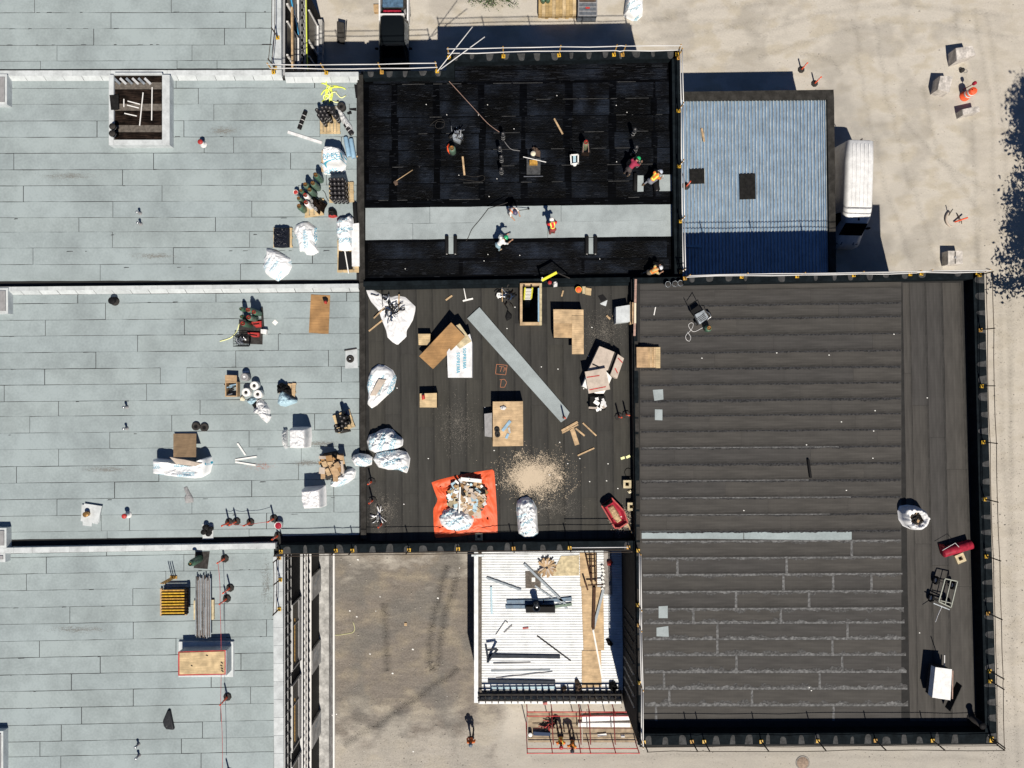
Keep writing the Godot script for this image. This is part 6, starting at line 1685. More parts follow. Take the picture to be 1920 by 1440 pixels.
	# mats and boards on the steel deck
	for q in [[1293, 317, 1320.5, 316, 1321, 344, 1293.5, 345, "square"], [1386, 326, 1416, 325, 1417, 373, 1387, 374, "oblong"]]:
		t = T("rubber_mat", q[8] + " black rubber mat with a square hole on the steel deck", "mat", W(q[0], q[1], HS))
		st = S(); slab(st, q.slice(0, 8), HS + 0.073, HS + 0.1); part(st, "mat", M.rubber, t)
		st = S(); var cx: float = (q[0] + q[4]) / 2; var cy: float = (q[1] + q[5]) / 2
		slab(st, rect(cx - 2.5, cy - 2.5, cx + 2.5, cy + 2.5), HS + 0.1, HS + 0.104); part(st, "hole_plate", M.black, t)
	stick(1315, 241, 1320, 266, 0.12, 0.06, M.timber, "timber_stake", "tan stake lying on the blue steel deck", "stake", "", HS + 0.06)
	stick(1282, 461, 1315, 462.5, 0.16, 0.06, M.blue, "blue_board", "blue strip lying on the shaded end of the steel deck", "strip", "", HS + 0.06)

# ---- people: tapered bones joined by a smooth minimum, meshed as surface nets
func bones_mesh(st: SurfaceTool, bones: Array, cell: float, k: float, cols: Array, colour: Callable) -> void:
	var lo := Vector3(1e9, 1e9, 1e9); var hi := -lo
	for b in bones:
		for e in [0, 1]:
			var r: float = b[2 + e] + cell * 2.5
			lo = lo.min(b[e] - Vector3(r, r, r)); hi = hi.max(b[e] + Vector3(r, r, r))
	var n := Vector3i(((hi - lo) / cell).ceil()) + Vector3i.ONE
	var F := PackedFloat32Array(); F.resize(n.x * n.y * n.z); F.fill(9.0)
	for b in bones:
		var a: Vector3 = b[0]; var d: Vector3 = b[1] - a; var L := maxf(d.length_squared(), 1e-9)
		var pad: float = maxf(b[2], b[3]) + k + cell * 2.0
		var l3: Vector3 = ((b[0].min(b[1]) - Vector3.ONE * pad) - lo) / cell; var h3: Vector3 = ((b[0].max(b[1]) + Vector3.ONE * pad) - lo) / cell
		for z in range(maxi(0, int(l3.z)), mini(n.z, int(h3.z) + 1)):
			for y in range(maxi(0, int(l3.y)), mini(n.y, int(h3.y) + 1)):
				for x in range(maxi(0, int(l3.x)), mini(n.x, int(h3.x) + 1)):
					var p := lo + Vector3(x, y, z) * cell
					var t := clampf((p - a).dot(d) / L, 0.0, 1.0)
					var v := p.distance_to(a + d * t) - lerpf(b[2], b[3], t)
					var i := (z * n.y + y) * n.x + x
					var o := F[i]
					if o > 5.0: F[i] = v
					else:
						var h := clampf(0.5 + 0.5 * (o - v) / k, 0.0, 1.0)
						F[i] = lerpf(o, v, h) - k * h * (1.0 - h)
	var id := {}
	var vs := []
	var at := func(x: int, y: int, z: int) -> int: return (z * n.y + y) * n.x + x
	for z in n.z - 1:
		for y in n.y - 1:
			for x in n.x - 1:
				var base := (z * n.y + y) * n.x + x
				var s0 := F[base]
				if s0 > cell * 3.0: continue
				var pos := 0; var sum := Vector3.ZERO; var cnt := 0
				var c := []
				for q in 8:
					c.append(F[base + (q & 1) + ((q >> 1) & 1) * n.x + ((q >> 2) & 1) * n.x * n.y])
					if c[q] < 0.0: pos += 1
				if pos == 0 or pos == 8: continue
				for e in [[0, 1], [2, 3], [4, 5], [6, 7], [0, 2], [1, 3], [4, 6], [5, 7], [0, 4], [1, 5], [2, 6], [3, 7]]:
					var f0: float = c[e[0]]; var f1: float = c[e[1]]
					if (f0 < 0.0) == (f1 < 0.0): continue
					var u := f0 / (f0 - f1)
					var p0 := Vector3(e[0] & 1, (e[0] >> 1) & 1, (e[0] >> 2) & 1); var p1 := Vector3(e[1] & 1, (e[1] >> 1) & 1, (e[1] >> 2) & 1)
					sum += p0.lerp(p1, u); cnt += 1
				id[base] = vs.size()
				vs.append(lo + (Vector3(x, y, z) + sum / cnt) * cell)
	var emit := func(a: int, b: int, c: int, d: int, flip: bool) -> void:
		var l := [a, b, c, d] if flip else [a, d, c, b]
		for m in [0, 1, 2, 0, 2, 3]:
			var v: Vector3 = vs[l[m]]
			st.set_color(colour.call(v)); st.add_vertex(v)
	for z in range(1, n.z - 1):
		for y in range(1, n.y - 1):
			for x in range(1, n.x - 1):
				var i := (z * n.y + y) * n.x + x
				var s := F[i] < 0.0
				if s != (F[i + 1] < 0.0):
					var q := [i, i - n.x, i - n.x - n.x * n.y, i - n.x * n.y]
					if id.has(q[0]) and id.has(q[1]) and id.has(q[2]) and id.has(q[3]): emit.call(id[q[0]], id[q[1]], id[q[2]], id[q[3]], s)
				if s != (F[i + n.x] < 0.0):
					var q := [i, i - n.x * n.y, i - 1 - n.x * n.y, i - 1]
					if id.has(q[0]) and id.has(q[1]) and id.has(q[2]) and id.has(q[3]): emit.call(id[q[0]], id[q[1]], id[q[2]], id[q[3]], s)
				if s != (F[i + n.x * n.y] < 0.0):
					var q := [i, i - 1, i - 1 - n.x, i - n.x]
					if id.has(q[0]) and id.has(q[1]) and id.has(q[2]) and id.has(q[3]): emit.call(id[q[0]], id[q[1]], id[q[2]], id[q[3]], s)

# joints in the person's own space: x right, y up, z towards the back (faces -z), metres
func person(base: Vector3, turn: float, pose: Dictionary, look: Dictionary, label: String) -> Node3D:
	var t := T("person", label, "person", base)
	var B := Basis(Vector3.UP, turn)
	var J := {}
	for k in pose: J[k] = base + B * pose[k]
	var skin: Color = look.get("skin", Color(0.42, 0.24, 0.16))
	var bones := [[J.hip, J.waist, 0.135, 0.125], [J.waist, J.chest, 0.13, 0.155], [J.chest, J.neck, 0.15, 0.07], [J.neck, J.head, 0.06, 0.075],
		[J.chest + (J.shl - J.chest) * 0.3, J.shl, 0.1, 0.075], [J.chest + (J.shr - J.chest) * 0.3, J.shr, 0.1, 0.075],
		[J.shl, J.ell, 0.07, 0.05], [J.ell, J.wrl, 0.048, 0.034], [J.shr, J.elr, 0.07, 0.05], [J.elr, J.wrr, 0.048, 0.034],
		[J.hil, J.knl, 0.10, 0.068], [J.knl, J.anl, 0.066, 0.045], [J.hir, J.knr, 0.10, 0.068], [J.knr, J.anr, 0.066, 0.045],
		[J.anl, J.tol, 0.052, 0.042], [J.anr, J.tor, 0.052, 0.042], [J.hip, J.hil, 0.12, 0.1], [J.hip, J.hir, 0.12, 0.1]]
	var kinds := ["legs", "top", "top", "skin", "top", "top", "sleeve", "fore", "sleeve", "fore", "legs", "legs", "legs", "legs", "boot", "boot", "legs", "legs"]
	var st := S(true)
	var up: Vector3 = (J.chest - J.hip).normalized()
	var colour := func(v: Vector3) -> Color:
		var best := 9.0; var kd := "top"
		for i in bones.size():
			var a: Vector3 = bones[i][0]; var d: Vector3 = bones[i][1] - a
			var u := clampf((v - a).dot(d) / maxf(d.length_squared(), 1e-6), 0.0, 1.0)
			var e := v.distance_to(a + d * u) - lerpf(bones[i][2], bones[i][3], u)
			if e < best: best = e; kd = kinds[i]
		var c: Color = skin
		if kd == "legs": c = look.legs
		elif kd == "boot": c = look.get("boot", Color(0.10, 0.06, 0.03))
		elif kd == "sleeve": c = look.get("sleeve", look.top)
		elif kd == "fore": c = look.get("fore", skin)
		elif kd == "top":
			c = look.top
			if look.has("stripe"):
				var s: float = (v - J.hip).dot(up)
				var w: float = (v - J.chest).dot((J.shr - J.shl).normalized())
				if absf(s - 0.22) < 0.035 or absf(absf(w) - 0.10) < 0.03 and s > 0.2: c = look.stripe
		return c
	bones_mesh(st, bones, 0.03, 0.045, [], colour)
	# hands: palm, four fingers and a thumb closed round what they hold
	for s in ["l", "r"]:
		var w: Vector3 = J["wr" + s]; var e: Vector3 = J["el" + s]
		var f := (w - e).normalized(); var side := f.cross(Vector3.UP).normalized() if absf(f.y) < 0.9 else Vector3.RIGHT
		var dn := f.cross(side).normalized()
		if dn.y > 0.0: dn = -dn
		var hb := [[w, w + f * 0.08, 0.03, 0.036], [w + f * 0.02 + side * 0.03, w + f * 0.06 + side * 0.065 + dn * 0.03, 0.014, 0.010]]
		for q in 4:
			var r := w + f * 0.085 + side * (0.03 - 0.02 * q)
			var ln := [0.034, 0.04, 0.036, 0.028][q] as float
			hb.append([r, r + f * ln + dn * 0.012, 0.011, 0.010]); hb.append([r + f * ln + dn * 0.012, r + f * ln * 0.9 + dn * 0.05, 0.010, 0.008])
		var gc: Color = look.get("glove", skin)
		bones_mesh(st, hb, 0.009, 0.008, [], func(_v: Vector3) -> Color: return gc)
	# head with nose, ears, brow, chin
	var hd: Vector3 = J.head; var hu: Vector3 = (J.head - J.neck).normalized()
	var fw: Vector3 = (B * pose.get("face", Vector3(0, 0, -1))).normalized(); fw = (fw - hu * fw.dot(hu)).normalized()
	var rt := fw.cross(hu)
	var hair: Color = look.get("hair", Color(0.03, 0.02, 0.015))
	bones_mesh(st, [[hd + hu * 0.0, hd + hu * 0.07 - fw * 0.015, 0.082, 0.088], [hd - hu * 0.05 + fw * 0.03, hd + fw * 0.035, 0.058, 0.07], [hd + fw * 0.098 - hu * 0.0, hd + fw * 0.112 - hu * 0.022, 0.012, 0.016], [hd + rt * 0.085 - hu * 0.02, hd + rt * 0.088 + hu * 0.02, 0.014, 0.016], [hd - rt * 0.085 - hu * 0.02, hd - rt * 0.088 + hu * 0.02, 0.014, 0.016], [hd + fw * 0.085 - hu * 0.052 - rt * 0.02, hd + fw * 0.085 - hu * 0.052 + rt * 0.02, 0.012, 0.012]], 0.014, 0.02, [],
		func(v: Vector3) -> Color:
			var q: Vector3 = v - hd
			if q.dot(hu) > 0.05 or (q.dot(fw) < -0.02 and q.dot(hu) > -0.05): return hair
			if absf(q.dot(hu) - 0.022) < 0.012 and absf(absf(q.dot(rt)) - 0.033) < 0.014 and q.dot(fw) > 0.05: return Color(0.02, 0.02, 0.02)
			return skin)
	part(st, "body", M.people, t)
	if look.has("hat"):
		st = S(true)
		var hb2 := Basis(rt, hu, -fw)
		var c := hd + hu * 0.055
		lathe(st, c, [[0.135, -0.012], [0.14, 0.0], [0.128, 0.012], [0.125, 0.05], [0.105, 0.1], [0.065, 0.128], [0.01, 0.136]], 18, hb2)
		var hm := mat(look.hat, 0.35)
		var h := part(st, "hard_hat", hm, t)
		st = S(true); lathe(st, c + fw * 0.1, [[0.085, -0.01], [0.09, 0.0], [0.07, 0.01]], 12, hb2); part(st, "peak", hm, h)
		st = S(); tube(st, [c + hu * 0.12 - fw * 0.06, c + hu * 0.142, c + hu * 0.12 + fw * 0.06], 0.012, 6); part(st, "ridge", hm, h)
	return t

func pose_stand() -> Dictionary:
	return {"hip": Vector3(0, 0.94, 0), "waist": Vector3(0, 1.1, -0.01), "chest": Vector3(0, 1.32, -0.02), "neck": Vector3(0, 1.5, -0.03), "head": Vector3(0, 1.62, -0.06),
		"shl": Vector3(-0.19, 1.42, -0.02), "shr": Vector3(0.19, 1.42, -0.02), "ell": Vector3(-0.25, 1.14, -0.04), "elr": Vector3(0.25, 1.14, -0.04), "wrl": Vector3(-0.22, 0.94, -0.16), "wrr": Vector3(0.22, 0.94, -0.16),
		"hil": Vector3(-0.09, 0.9, 0), "hir": Vector3(0.09, 0.9, 0), "knl": Vector3(-0.11, 0.49, -0.02), "knr": Vector3(0.11, 0.49, -0.02), "anl": Vector3(-0.12, 0.09, 0.02), "anr": Vector3(0.12, 0.09, 0.02), "tol": Vector3(-0.14, 0.045, -0.13), "tor": Vector3(0.14, 0.045, -0.13)}

# bent forward at the hips by `a` radians, arms reaching down
func pose_bend(a: float, reach: float = 0.3) -> Dictionary:
	var p := pose_stand()
	var hip: Vector3 = p.hip
	for k in ["waist", "chest", "neck", "head", "shl", "shr"]:
		var v: Vector3 = p[k] - hip
		p[k] = hip + Basis(Vector3.RIGHT, -a) * v
	for s in [["l", -1.0], ["r", 1.0]]:
		var sh: Vector3 = p["sh" + s[0]]
		p["el" + s[0]] = sh + Vector3(s[1] * 0.06, -0.24, -reach * 0.3)
		p["wr" + s[0]] = p["el" + s[0]] + Vector3(-s[1] * 0.05, -0.15, -reach * 0.7)
	p.face = Basis(Vector3.RIGHT, -a * 0.8) * Vector3(0, 0, -1)
	return p

func pose_kneel(a: float) -> Dictionary:
	var p := pose_bend(a, 0.35)
	for k in p.keys():
		if k != "face": p[k] -= Vector3(0, 0.46, 0)
	p.knl = Vector3(-0.13, 0.08, -0.16); p.knr = Vector3(0.14, 0.36, -0.36)
	p.anl = Vector3(-0.12, 0.07, 0.26); p.anr = Vector3(0.14, 0.09, -0.22)
	p.tol = Vector3(-0.12, 0.05, 0.36); p.tor = Vector3(0.14, 0.045, -0.37)
	return p

func build_people() -> void:
	M.people = StandardMaterial3D.new()
	M.people.vertex_color_use_as_albedo = true; M.people.roughness = 0.8
	var y := HR + LIFT
	var st: SurfaceTool
	var org := Color(0.85, 0.20, 0.03); var lime := Color(0.75, 0.85, 0.15); var wht := Color(0.75, 0.75, 0.74)
	var at := func(px: float, py: float, h: float) -> Vector3:
		var v := W(px, py, h); v.y = h; return v
	# faces: turn 0 looks up the picture (-z); positive turns to the left
	person(at.call(1174, 327, y), -0.75, pose_bend(1.1, 0.4), {"top": Color(0.30, 0.02, 0.06), "legs": Color(0.06, 0.05, 0.05), "boot": Color(0.3, 0.2, 0.1), "hat": lin(0.02, 0.42, 0.14)}, "worker in a crimson shirt and green hard hat bending over")
	person(at.call(1216, 344, y), -0.9, pose_kneel(0.9), {"top": org, "stripe": lime, "sleeve": Color(0.5, 0.15, 0.05), "legs": Color(0.18, 0.19, 0.22), "glove": wht, "hat": lin(0.45, 0.5, 0.6)}, "worker in an orange vest kneeling at the fat black roll")
	person(at.call(957, 399, y), -2.5, pose_bend(0.55, 0.3), {"top": Color(0.68, 0.64, 0.6), "stripe": org, "sleeve": wht, "legs": Color(0.10, 0.11, 0.14), "boot": Color(0.1, 0.08, 0.07), "hat": lin(0.10, 0.09, 0.16)}, "worker in pale shirt with orange bands holding a long torch rod")
	person(at.call(934, 466, y), -0.95, pose_bend(0.75, 0.45), {"top": wht, "legs": Color(0.24, 0.36, 0.42), "boot": Color(0.4, 0.3, 0.2), "hat": lin(0.02, 0.36, 0.16)}, "worker in a white shirt and green hard hat pushing a mop")
	person(at.call(1035, 437, y), 0.25, pose_bend(0.5, 0.25), {"top": Color(0.62, 0.02, 0.03), "stripe": lime, "sleeve": Color(0.62, 0.02, 0.03), "fore": Color(0.55, 0.02, 0.03), "legs": Color(0.25, 0.05, 0.05), "boot": Color(0.32, 0.19, 0.08), "glove": Color(0.05, 0.05, 0.08), "hat": lin(0.82, 0.80, 0.76)}, "worker in a red jacket and white hard hat holding a rake")
	person(at.call(1214, 514, y), -1.2, pose_kneel(0.8), {"top": Color(0.55, 0.42, 0.16), "stripe": org, "sleeve": Color(0.4, 0.35, 0.3), "legs": Color(0.13, 0.11, 0.09), "hat": lin(0.60, 0.62, 0.66)}, "worker in a striped vest kneeling against the dividing parapet")
	var wk := pose_stand()
	wk.anl += Vector3(0, 0.02, 0.2); wk.tol += Vector3(0, 0.0, 0.2); wk.knl += Vector3(0, 0, 0.02); wk.anr += Vector3(0, 0, -0.2); wk.tor += Vector3(0, 0, -0.2); wk.knr += Vector3(0, 0.02, -0.14)
	wk.wrl += Vector3(0, 0, -0.1); wk.wrr += Vector3(0, 0.02, 0.2); wk.elr += Vector3(0, 0, 0.1)
	person(W(885, 1371, 0), PI + 0.05, wk, {"top": Color(0.55, 0.13, 0.03), "legs": Color(0.03, 0.03, 0.05), "boot": Color(0.03, 0.03, 0.03), "fore": Color(0.5, 0.12, 0.03), "hat": lin(0.10, 0.14, 0.20)}, "person in an orange jacket walking across the dirt yard")
	var ys := 3.0
	person(at.call(1049, 1366, ys + 0.06), PI, pose_bend(0.45, 0.3), {"top": org, "stripe": lime, "sleeve": org, "legs": Color(0.03, 0.03, 0.035), "hat": lin(0.40, 0.05, 0.05)}, "worker in an orange vest on the red scaffold beside black tools")
	person(at.call(1071, 1372, ys + 0.06), PI - 0.15, pose_bend(0.5, 0.35), {"top": Color(0.75, 0.22, 0.03), "stripe": Color(0.08, 0.12, 0.03), "sleeve": org, "legs": Color(0.025, 0.025, 0.03), "hat": lin(0.05, 0.05, 0.06)}, "worker in a dark-strapped orange vest on the red scaffold beside white beams")
	# what they hold
	var t := T("torch_rod", "long black torch rod held across the grey strip", "torch", W(958, 392, HR))
	st = S(true); tube(st, [W(915, 391, HR + 0.3), W(936, 385, HR + 0.7), W(952, 379.5, HR + 0.85)], 0.02, 6); part(st, "lance", M.char, t)
	st = S(true); tube(st, [W(971, 395, HR + 0.5), W(990, 392, HR + 0.15)], 0.018, 6); part(st, "tail", M.char, t)
	st = S(true); lathe(st, W(991, 391.5, HR + 0.06), [[0.05, -0.04], [0.06, 0.06], [0.02, 0.1]], 10); part(st, "nozzle", M.black, t)
	t = T("mop", "flat black mop pushed along the grey strip's edge", "mop", W(945, 448, HR))
	st = S(true); tube(st, [W(936, 452, HR + 0.75), W(944, 444, HR + 0.3), W(947.5, 445, HR + 0.06)], 0.018, 6); part(st, "handle", M.rail_w, t)
	st = S(true); blob(st, [937, 446, 946, 441, 950, 446, 946, 450, 939, 450], HR + LIFT, 0.09, 4.0, 0.1); part(st, "head", M.char, t)
	t = T("rake", "long-handled rake held by the red-jacketed worker", "rake", W(1034, 430, HR))
	st = S(true); tube(st, [W(1032, 414, HR + 0.9), W(1034, 434, HR + 0.08)], 0.02, 6); part(st, "handle", M.char, t)
	st = S(); bar(st, W(1030, 435.5, HR + 0.05), W(1038, 435.5, HR + 0.05), 0.12, 0.05); part(st, "head", M.brown2, t)
	curl([916, 391, 900, 412, 885, 430, 878, 446, 874, 452], 0.018, M.char, "torch_hose", "black hose running from the torch rod over the grey strip", "hose", HR + 0.002)

# ---- guardrails: clamps on the parapet, uprights, two rails
func guard_run(label: String, posts: Array, h: float, rail: Material, loose: Array = [], called: String = "guardrail") -> void:
	var b0 := W(posts[0][0], posts[0][1], h); b0.y = h
	var t := T(called, label, "guardrail", b0, "guardrails on the roof edges")
	var st: SurfaceTool
	var tops := []
	for q in posts:
		var b := W(q[0], q[1], h); b.y = h + 0.006
		var j := rng.randf_range(-0.3, 0.3)
		st = S(); box(st, b + Vector3(0, 0.025, 0), Vector3(0.2, 0.05, 0.2), Basis(Vector3.UP, j * 0.4), 0.012)
		var ft := part(st, "clamp", M.yellow if rng.randf() < 0.75 else M.ochre, t)
		st = S(); tube(st, [b + Vector3(0.03, 0.05, 0.05), b + Vector3(0.03, 0.13, 0.05)], 0.025, 6); part(st, "bolt", M.char, ft)
		st = S(); bar(st, b + Vector3(0, 0.05, -0.02), b + Vector3(j * 0.12, 1.12, -0.02), 0.05, 0.05); part(st, "post", M.ochre if rail == M.rail_w else M.rail_d, t)
		tops.append(b + Vector3(j * 0.1, 0, -0.02))
	for i in tops.size() - 1:
		for y in [0.55, 1.05]:
			var a: Vector3 = tops[i] + Vector3(0, y, 0.035); var e: Vector3 = tops[i + 1] + Vector3(0, y, 0.035)
			var mid := a.lerp(e, 0.5) + Vector3(0, -0.03, rng.randf_range(-0.04, 0.04))
			st = S(true); tube(st, [a - (e - a) * 0.02, mid, e + (e - a) * 0.02], 0.027 if rail == M.rail_w else 0.02, 6); part(st, "rail", rail, t)
	for q in loose:
		st = S(true); tube(st, [W(q[0], q[1], h + q[4]), W(q[2], q[3], h + q[5])], 0.026, 6); part(st, "loose_rail", M.rail_w, t)

func build_guardrails() -> void:
	guard_run("guardrail on the recessed tarred parapet beside the grey roof", [[513, 136], [612, 137], [716, 136], [820, 134]], 8.41, M.rail_w, [[820, 134, 886, 50, 0.55, 1.05], [826, 130, 909, 69, 0.6, 1.0]])
	guard_run("guardrail along the tarred roof's outer north parapet", [[842, 108], [944, 106], [1048, 104], [1151, 103], [1167, 103], [1269, 102]], 8.41, M.rail_w)
	guard_run("guardrail between the tarred roof and the blue steel deck", [[1271, 109], [1272, 208], [1273, 312], [1275, 415], [1277, 510]], 8.41, M.rail_w)
	guard_run("guardrail over the blue steel deck's shaded end", [[1284, 522], [1390, 519], [1494, 518], [1600, 516], [1706, 514], [1727, 513], [1832, 512]], 9.21, M.rail_w)
	guard_run("guardrail along the sandy east side of the large dark roof", [[1836, 516], [1838, 619], [1840, 724], [1843, 829], [1846, 936], [1849, 1043], [1852, 1150], [1855, 1258], [1856, 1277], [1859, 1384]], 9.21, M.rail_d)
	guard_run("guardrail along the gravel south side of the large dark roof", [[1858, 1388], [1748, 1388], [1641, 1388], [1533, 1389], [1427, 1390], [1320, 1390], [1297, 1390], [1207, 1391]], 9.21, M.rail_d)
	guard_run("guardrail on the low kerb above the white deck", [[1196, 1032], [1196, 1134], [1197, 1172], [1199, 1280], [1200, 1384]], HE + 0.172, M.rail_w)
	guard_run("guardrail along the middle roof above the dirt yard", [[527, 1034], [630, 1032], [661, 1032], [767, 1031], [859, 1029], [963, 1028], [1068, 1027], [1178, 1026]], 8.56, M.rail_d, [[1072, 1027, 1178, 1026, 1.12, 1.12]])
	guard_run("guardrail on the grey roof's white coping by the pickup", [[521, -30], [521, 71], [516, 128]], 8.23, M.rail_d)
	guard_run("short guardrail on the white coping above the studded facade", [[524, 1046], [526, 1087], [524, 1142]], 8.23, M.rail_d)

# ---- the white deck still being built
func build_white_deck() -> void:
	var t := T("white_deck_building", "small unfinished building with a white ribbed steel deck", "building", Vector3(2, 0, 14))
	var st: SurfaceTool
	var z0 := 9.40; var z1 := W(0, 1312, HW).z; var x0 := W(890, 0, HW).x; var x1 := 6.92
	st = S(); prism(st, PackedVector2Array([Vector2(x0, z0), Vector2(x1, z0), Vector2(x1, z1), Vector2(x0, z1)]), -0.02, HW - 0.02); part(st, "wall", M.concrete, t)
	var z := z0 + 0.02
	var dx0 := W(903, 0, HW).x
	var n := 10; var dz := (W(0, 1294, HW).z - z) / n
	for k in n:
		st = S(); var rb := S()
		for i in 6:
			var a := z + dz * (k + i / 6.0); var w := dz / 6.0
			var pr := [[a, 0.0], [a + w * 0.42, 0.0], [a + w * 0.56, 0.03], [a + w * 0.88, 0.03], [a + w, 0.0]]
			for j in 4:
				var s: SurfaceTool = rb if j == 2 else st
				quad(s, Vector3(dx0, HW + pr[j + 1][1], pr[j + 1][0]), Vector3(x1, HW + pr[j + 1][1], pr[j + 1][0]), Vector3(x1, HW + pr[j][1], pr[j][0]), Vector3(dx0, HW + pr[j][1], pr[j][0]))
		var d := part(st, "deck_sheet", M.deckw, t)
		part(rb, "rib", M.deckw2, d)
	st = S(); slab(st, rect(889, 1000, 896.5, 1318), HW, HW + 0.55); part(st, "coping", M.deckw, t)
	st = S(); slab(st, rect(896.8, 1000, 903, 1300), HW, HW + 0.32); part(st, "insulation_edge", M.mould, t)
	st = S(); slab(st, rect(896.8, 1313, 1165, 1320), HW, HW + 0.55); part(st, "coping", M.white, t)
	for k in 23:
		var x := 899.0 + k * 12.0
		st = S(); box(st, Vector3(W(x, 0, HW).x, HW + 0.35, W(0, 1302, HW).z), Vector3(0.06, 0.7, 0.5)); part(st, "stud", M.char, t)
	for q in [[1294, 0.66], [1304, 0.7], [1309, 0.1]]:
		st = S(); bar(st, Vector3(W(897, 0, HW).x, HW + q[1], W(0, q[0], HW).z), Vector3(W(1164, 0, HW).x, HW + q[1], W(0, q[0], HW).z), 0.1, 0.05); part(st, "track", M.char, t)
	for q in [[889, 1040, 908, 1043.5]]:
		st = S(); slab(st, rect(q[0] - 5, q[1], q[2], q[3]), HW + 0.56, HW + 0.62); part(st, "bracket", M.galv, t)
	# loose things on it
	var y := HW + 0.031
	var L0 := LIFT
	LIFT = 0.002
	for q in [[1087, 1036, 1119, 1036, 1120, 1100, 1088, 1100, "uppermost plywood sheet of the walkway on the white deck"], [1090, 1101, 1131, 1101, 1133, 1219, 1094, 1219, "long middle plywood sheet of the walkway on the white deck"], [1091, 1220, 1127, 1220, 1128, 1288, 1091, 1289, "lower plywood sheet of the walkway on the white deck"], [1052, 1043, 1086, 1041, 1086, 1079, 1034, 1080, "bleached plywood sheet beside the fan of shims"]]:
		board([q[0], q[1], q[2], q[3], q[4], q[5], q[6], q[7]], y, 0.02, M.ply2 if q[0] != 1052 else M.timberpale, "plywood_sheet", q[8], "plywood")
	var t2 := T("shim_fan", "fan-shaped heap of thin wood shims on the white deck", "shims", W(1026, 1060, HW))
	for k in 30:
		var a := -2.7 + k * 0.19
		var c := W(1025, 1063, y); var d := Vector3(cos(a), 0, sin(a))
		st = S(); bar(st, c + d * 0.08 + Vector3(0, 0.10 + 0.012 * (k % 7), 0), c + d * (0.55 + 0.1 * sin(k * 2.1)) + Vector3(0, 0.14 + 0.1 * absf(sin(k * 1.7)), 0), 0.11, 0.02); part(st, "shim", [M.timber, M.card2, M.polyiso][k % 3], t2)
	t2 = T("dark_mat", "dark felt mat with a white label on the white deck", "mat", W(999, 1087, HW))
	st = S(); slab(st, [985, 1071.5, 1010, 1070, 1014, 1077, 1014, 1103, 985.5, 1103], y, y + 0.03); part(st, "felt", M.mould, t2)
	st = S(); slab(st, rect(997, 1083, 1003.5, 1091), y + 0.03, y + 0.034); part(st, "label", M.paper, t2)
	for q in [[983, 1057, 1060, 1132, 0.14, M.studgrey, "long grey stud slanting across the white deck beside the mat"], [1003, 1098, 1064, 1141, 0.1, M.studgrey, "shorter grey stud below the long slanting one"], [913, 1083, 977, 1106, 0.12, M.studgrey, "grey stud at the white deck's upper corner"], [921, 1100, 922, 1150, 0.11, M.skyblue, "pale blue strip along the white deck's side"], [950, 1128, 1020, 1127, 0.22, M.bluebeam, "upper blue steel beam on the white deck"], [948, 1137, 1010, 1137, 0.2, M.bluebeam, "lower blue steel beam on the white deck"], [1018, 1127, 1072, 1122, 0.2, M.bluebeam, "blue beam end pointing to the plywood walkway"], [1040, 1137, 1072, 1132, 0.16, M.green2, "greenish beam end beside the blue ones"],
			[1007, 1192, 1070, 1239, 0.06, M.char, "thin dark rod lying slantwise on the white deck"], [918, 1229, 1050, 1231, 0.2, M.darksteel, "upper long dark steel channel on the white deck"], [915, 1276, 1041, 1278, 0.18, M.darksteel, "lower long dark steel channel on the white deck"], [925, 1244, 995, 1242, 0.08, M.grey, "thin grey rail between the dark channels"], [921, 1258, 1032, 1256, 0.09, M.studgrey, "silver rail between the dark channels"], [930, 1271, 1036, 1259, 0.04, M.grey, "thin slanting wire between the dark channels"], [920, 1290, 1040, 1288, 0.16, M.skyblue, "pale blue rail along the stud cage"], [932, 1192, 950, 1166, 0.2, M.paper, "white panel strip lying across thin wires"], [945, 1186, 960, 1172, 0.07, M.grey, "grey strip beside the white panel strip"], [980, 1178, 991, 1177, 0.08, M.red, "small red level lying on the white deck"]]:
		stick(q[0], q[1], q[2], q[3], q[4], 0.09 if q[4] > 0.1 else 0.04, q[5], "steel_section", q[6], "steel section", "", y)
	t2 = T("corner_bracket", "dark steel corner bracket standing on the white deck", "bracket", W(918, 1232, HW))
	for q in [[911, 1210, 916, 1240, 0.1, 0.1], [914, 1213, 932, 1211, 0.5, 0.5], [933, 1212, 914, 1240, 0.5, 0.1]]:
		st = S(); bar(st, W(q[0], q[1], y) + Vector3(0, q[4], 0), W(q[2], q[3], y) + Vector3(0, q[5], 0), 0.12, 0.1); part(st, "leg", M.darksteel, t2)
	var vb := W(1005, 1131, y); vb.y = y
	t2 = T("duct_pipe", "round dark duct standing on the white deck", "duct", vb)
	st = S(true); lathe(st, vb, [[0.2, 0.0], [0.2, 0.95], [0.23, 0.97], [0.23, 1.0], [0.19, 1.0], [0.18, 0.5]], 18); part(st, "duct", M.darksteel, t2)
	st = S(true); lathe(st, vb + Vector3(0.03, 0.75, 0), [[0.12, 0.0], [0.13, 0.03], [0.02, 0.05]], 12); part(st, "damper", M.steel, t2)
	board([986, 1138, 1041, 1138, 1041, 1149, 986, 1149], y, 0.5, M.black, "black_case", "black equipment case under the blue beams", "case")
	# brown scaffold frame and beams leaning over the walkway
	t2 = T("rusty_ladder", "rusty braced ladder lying against the walkway", "ladder", W(1110, 1065, HW))
	for q in [[1098, 1036, 1111, 1098], [1108, 1036, 1110, 1098], [1118, 1036, 1118, 1098]]:
		st = S(true); tube(st, [W(q[0], q[1], y + 0.5), W(q[2], q[3], y + 0.3)], 0.04, 6); part(st, "upright", M.rust, t2)
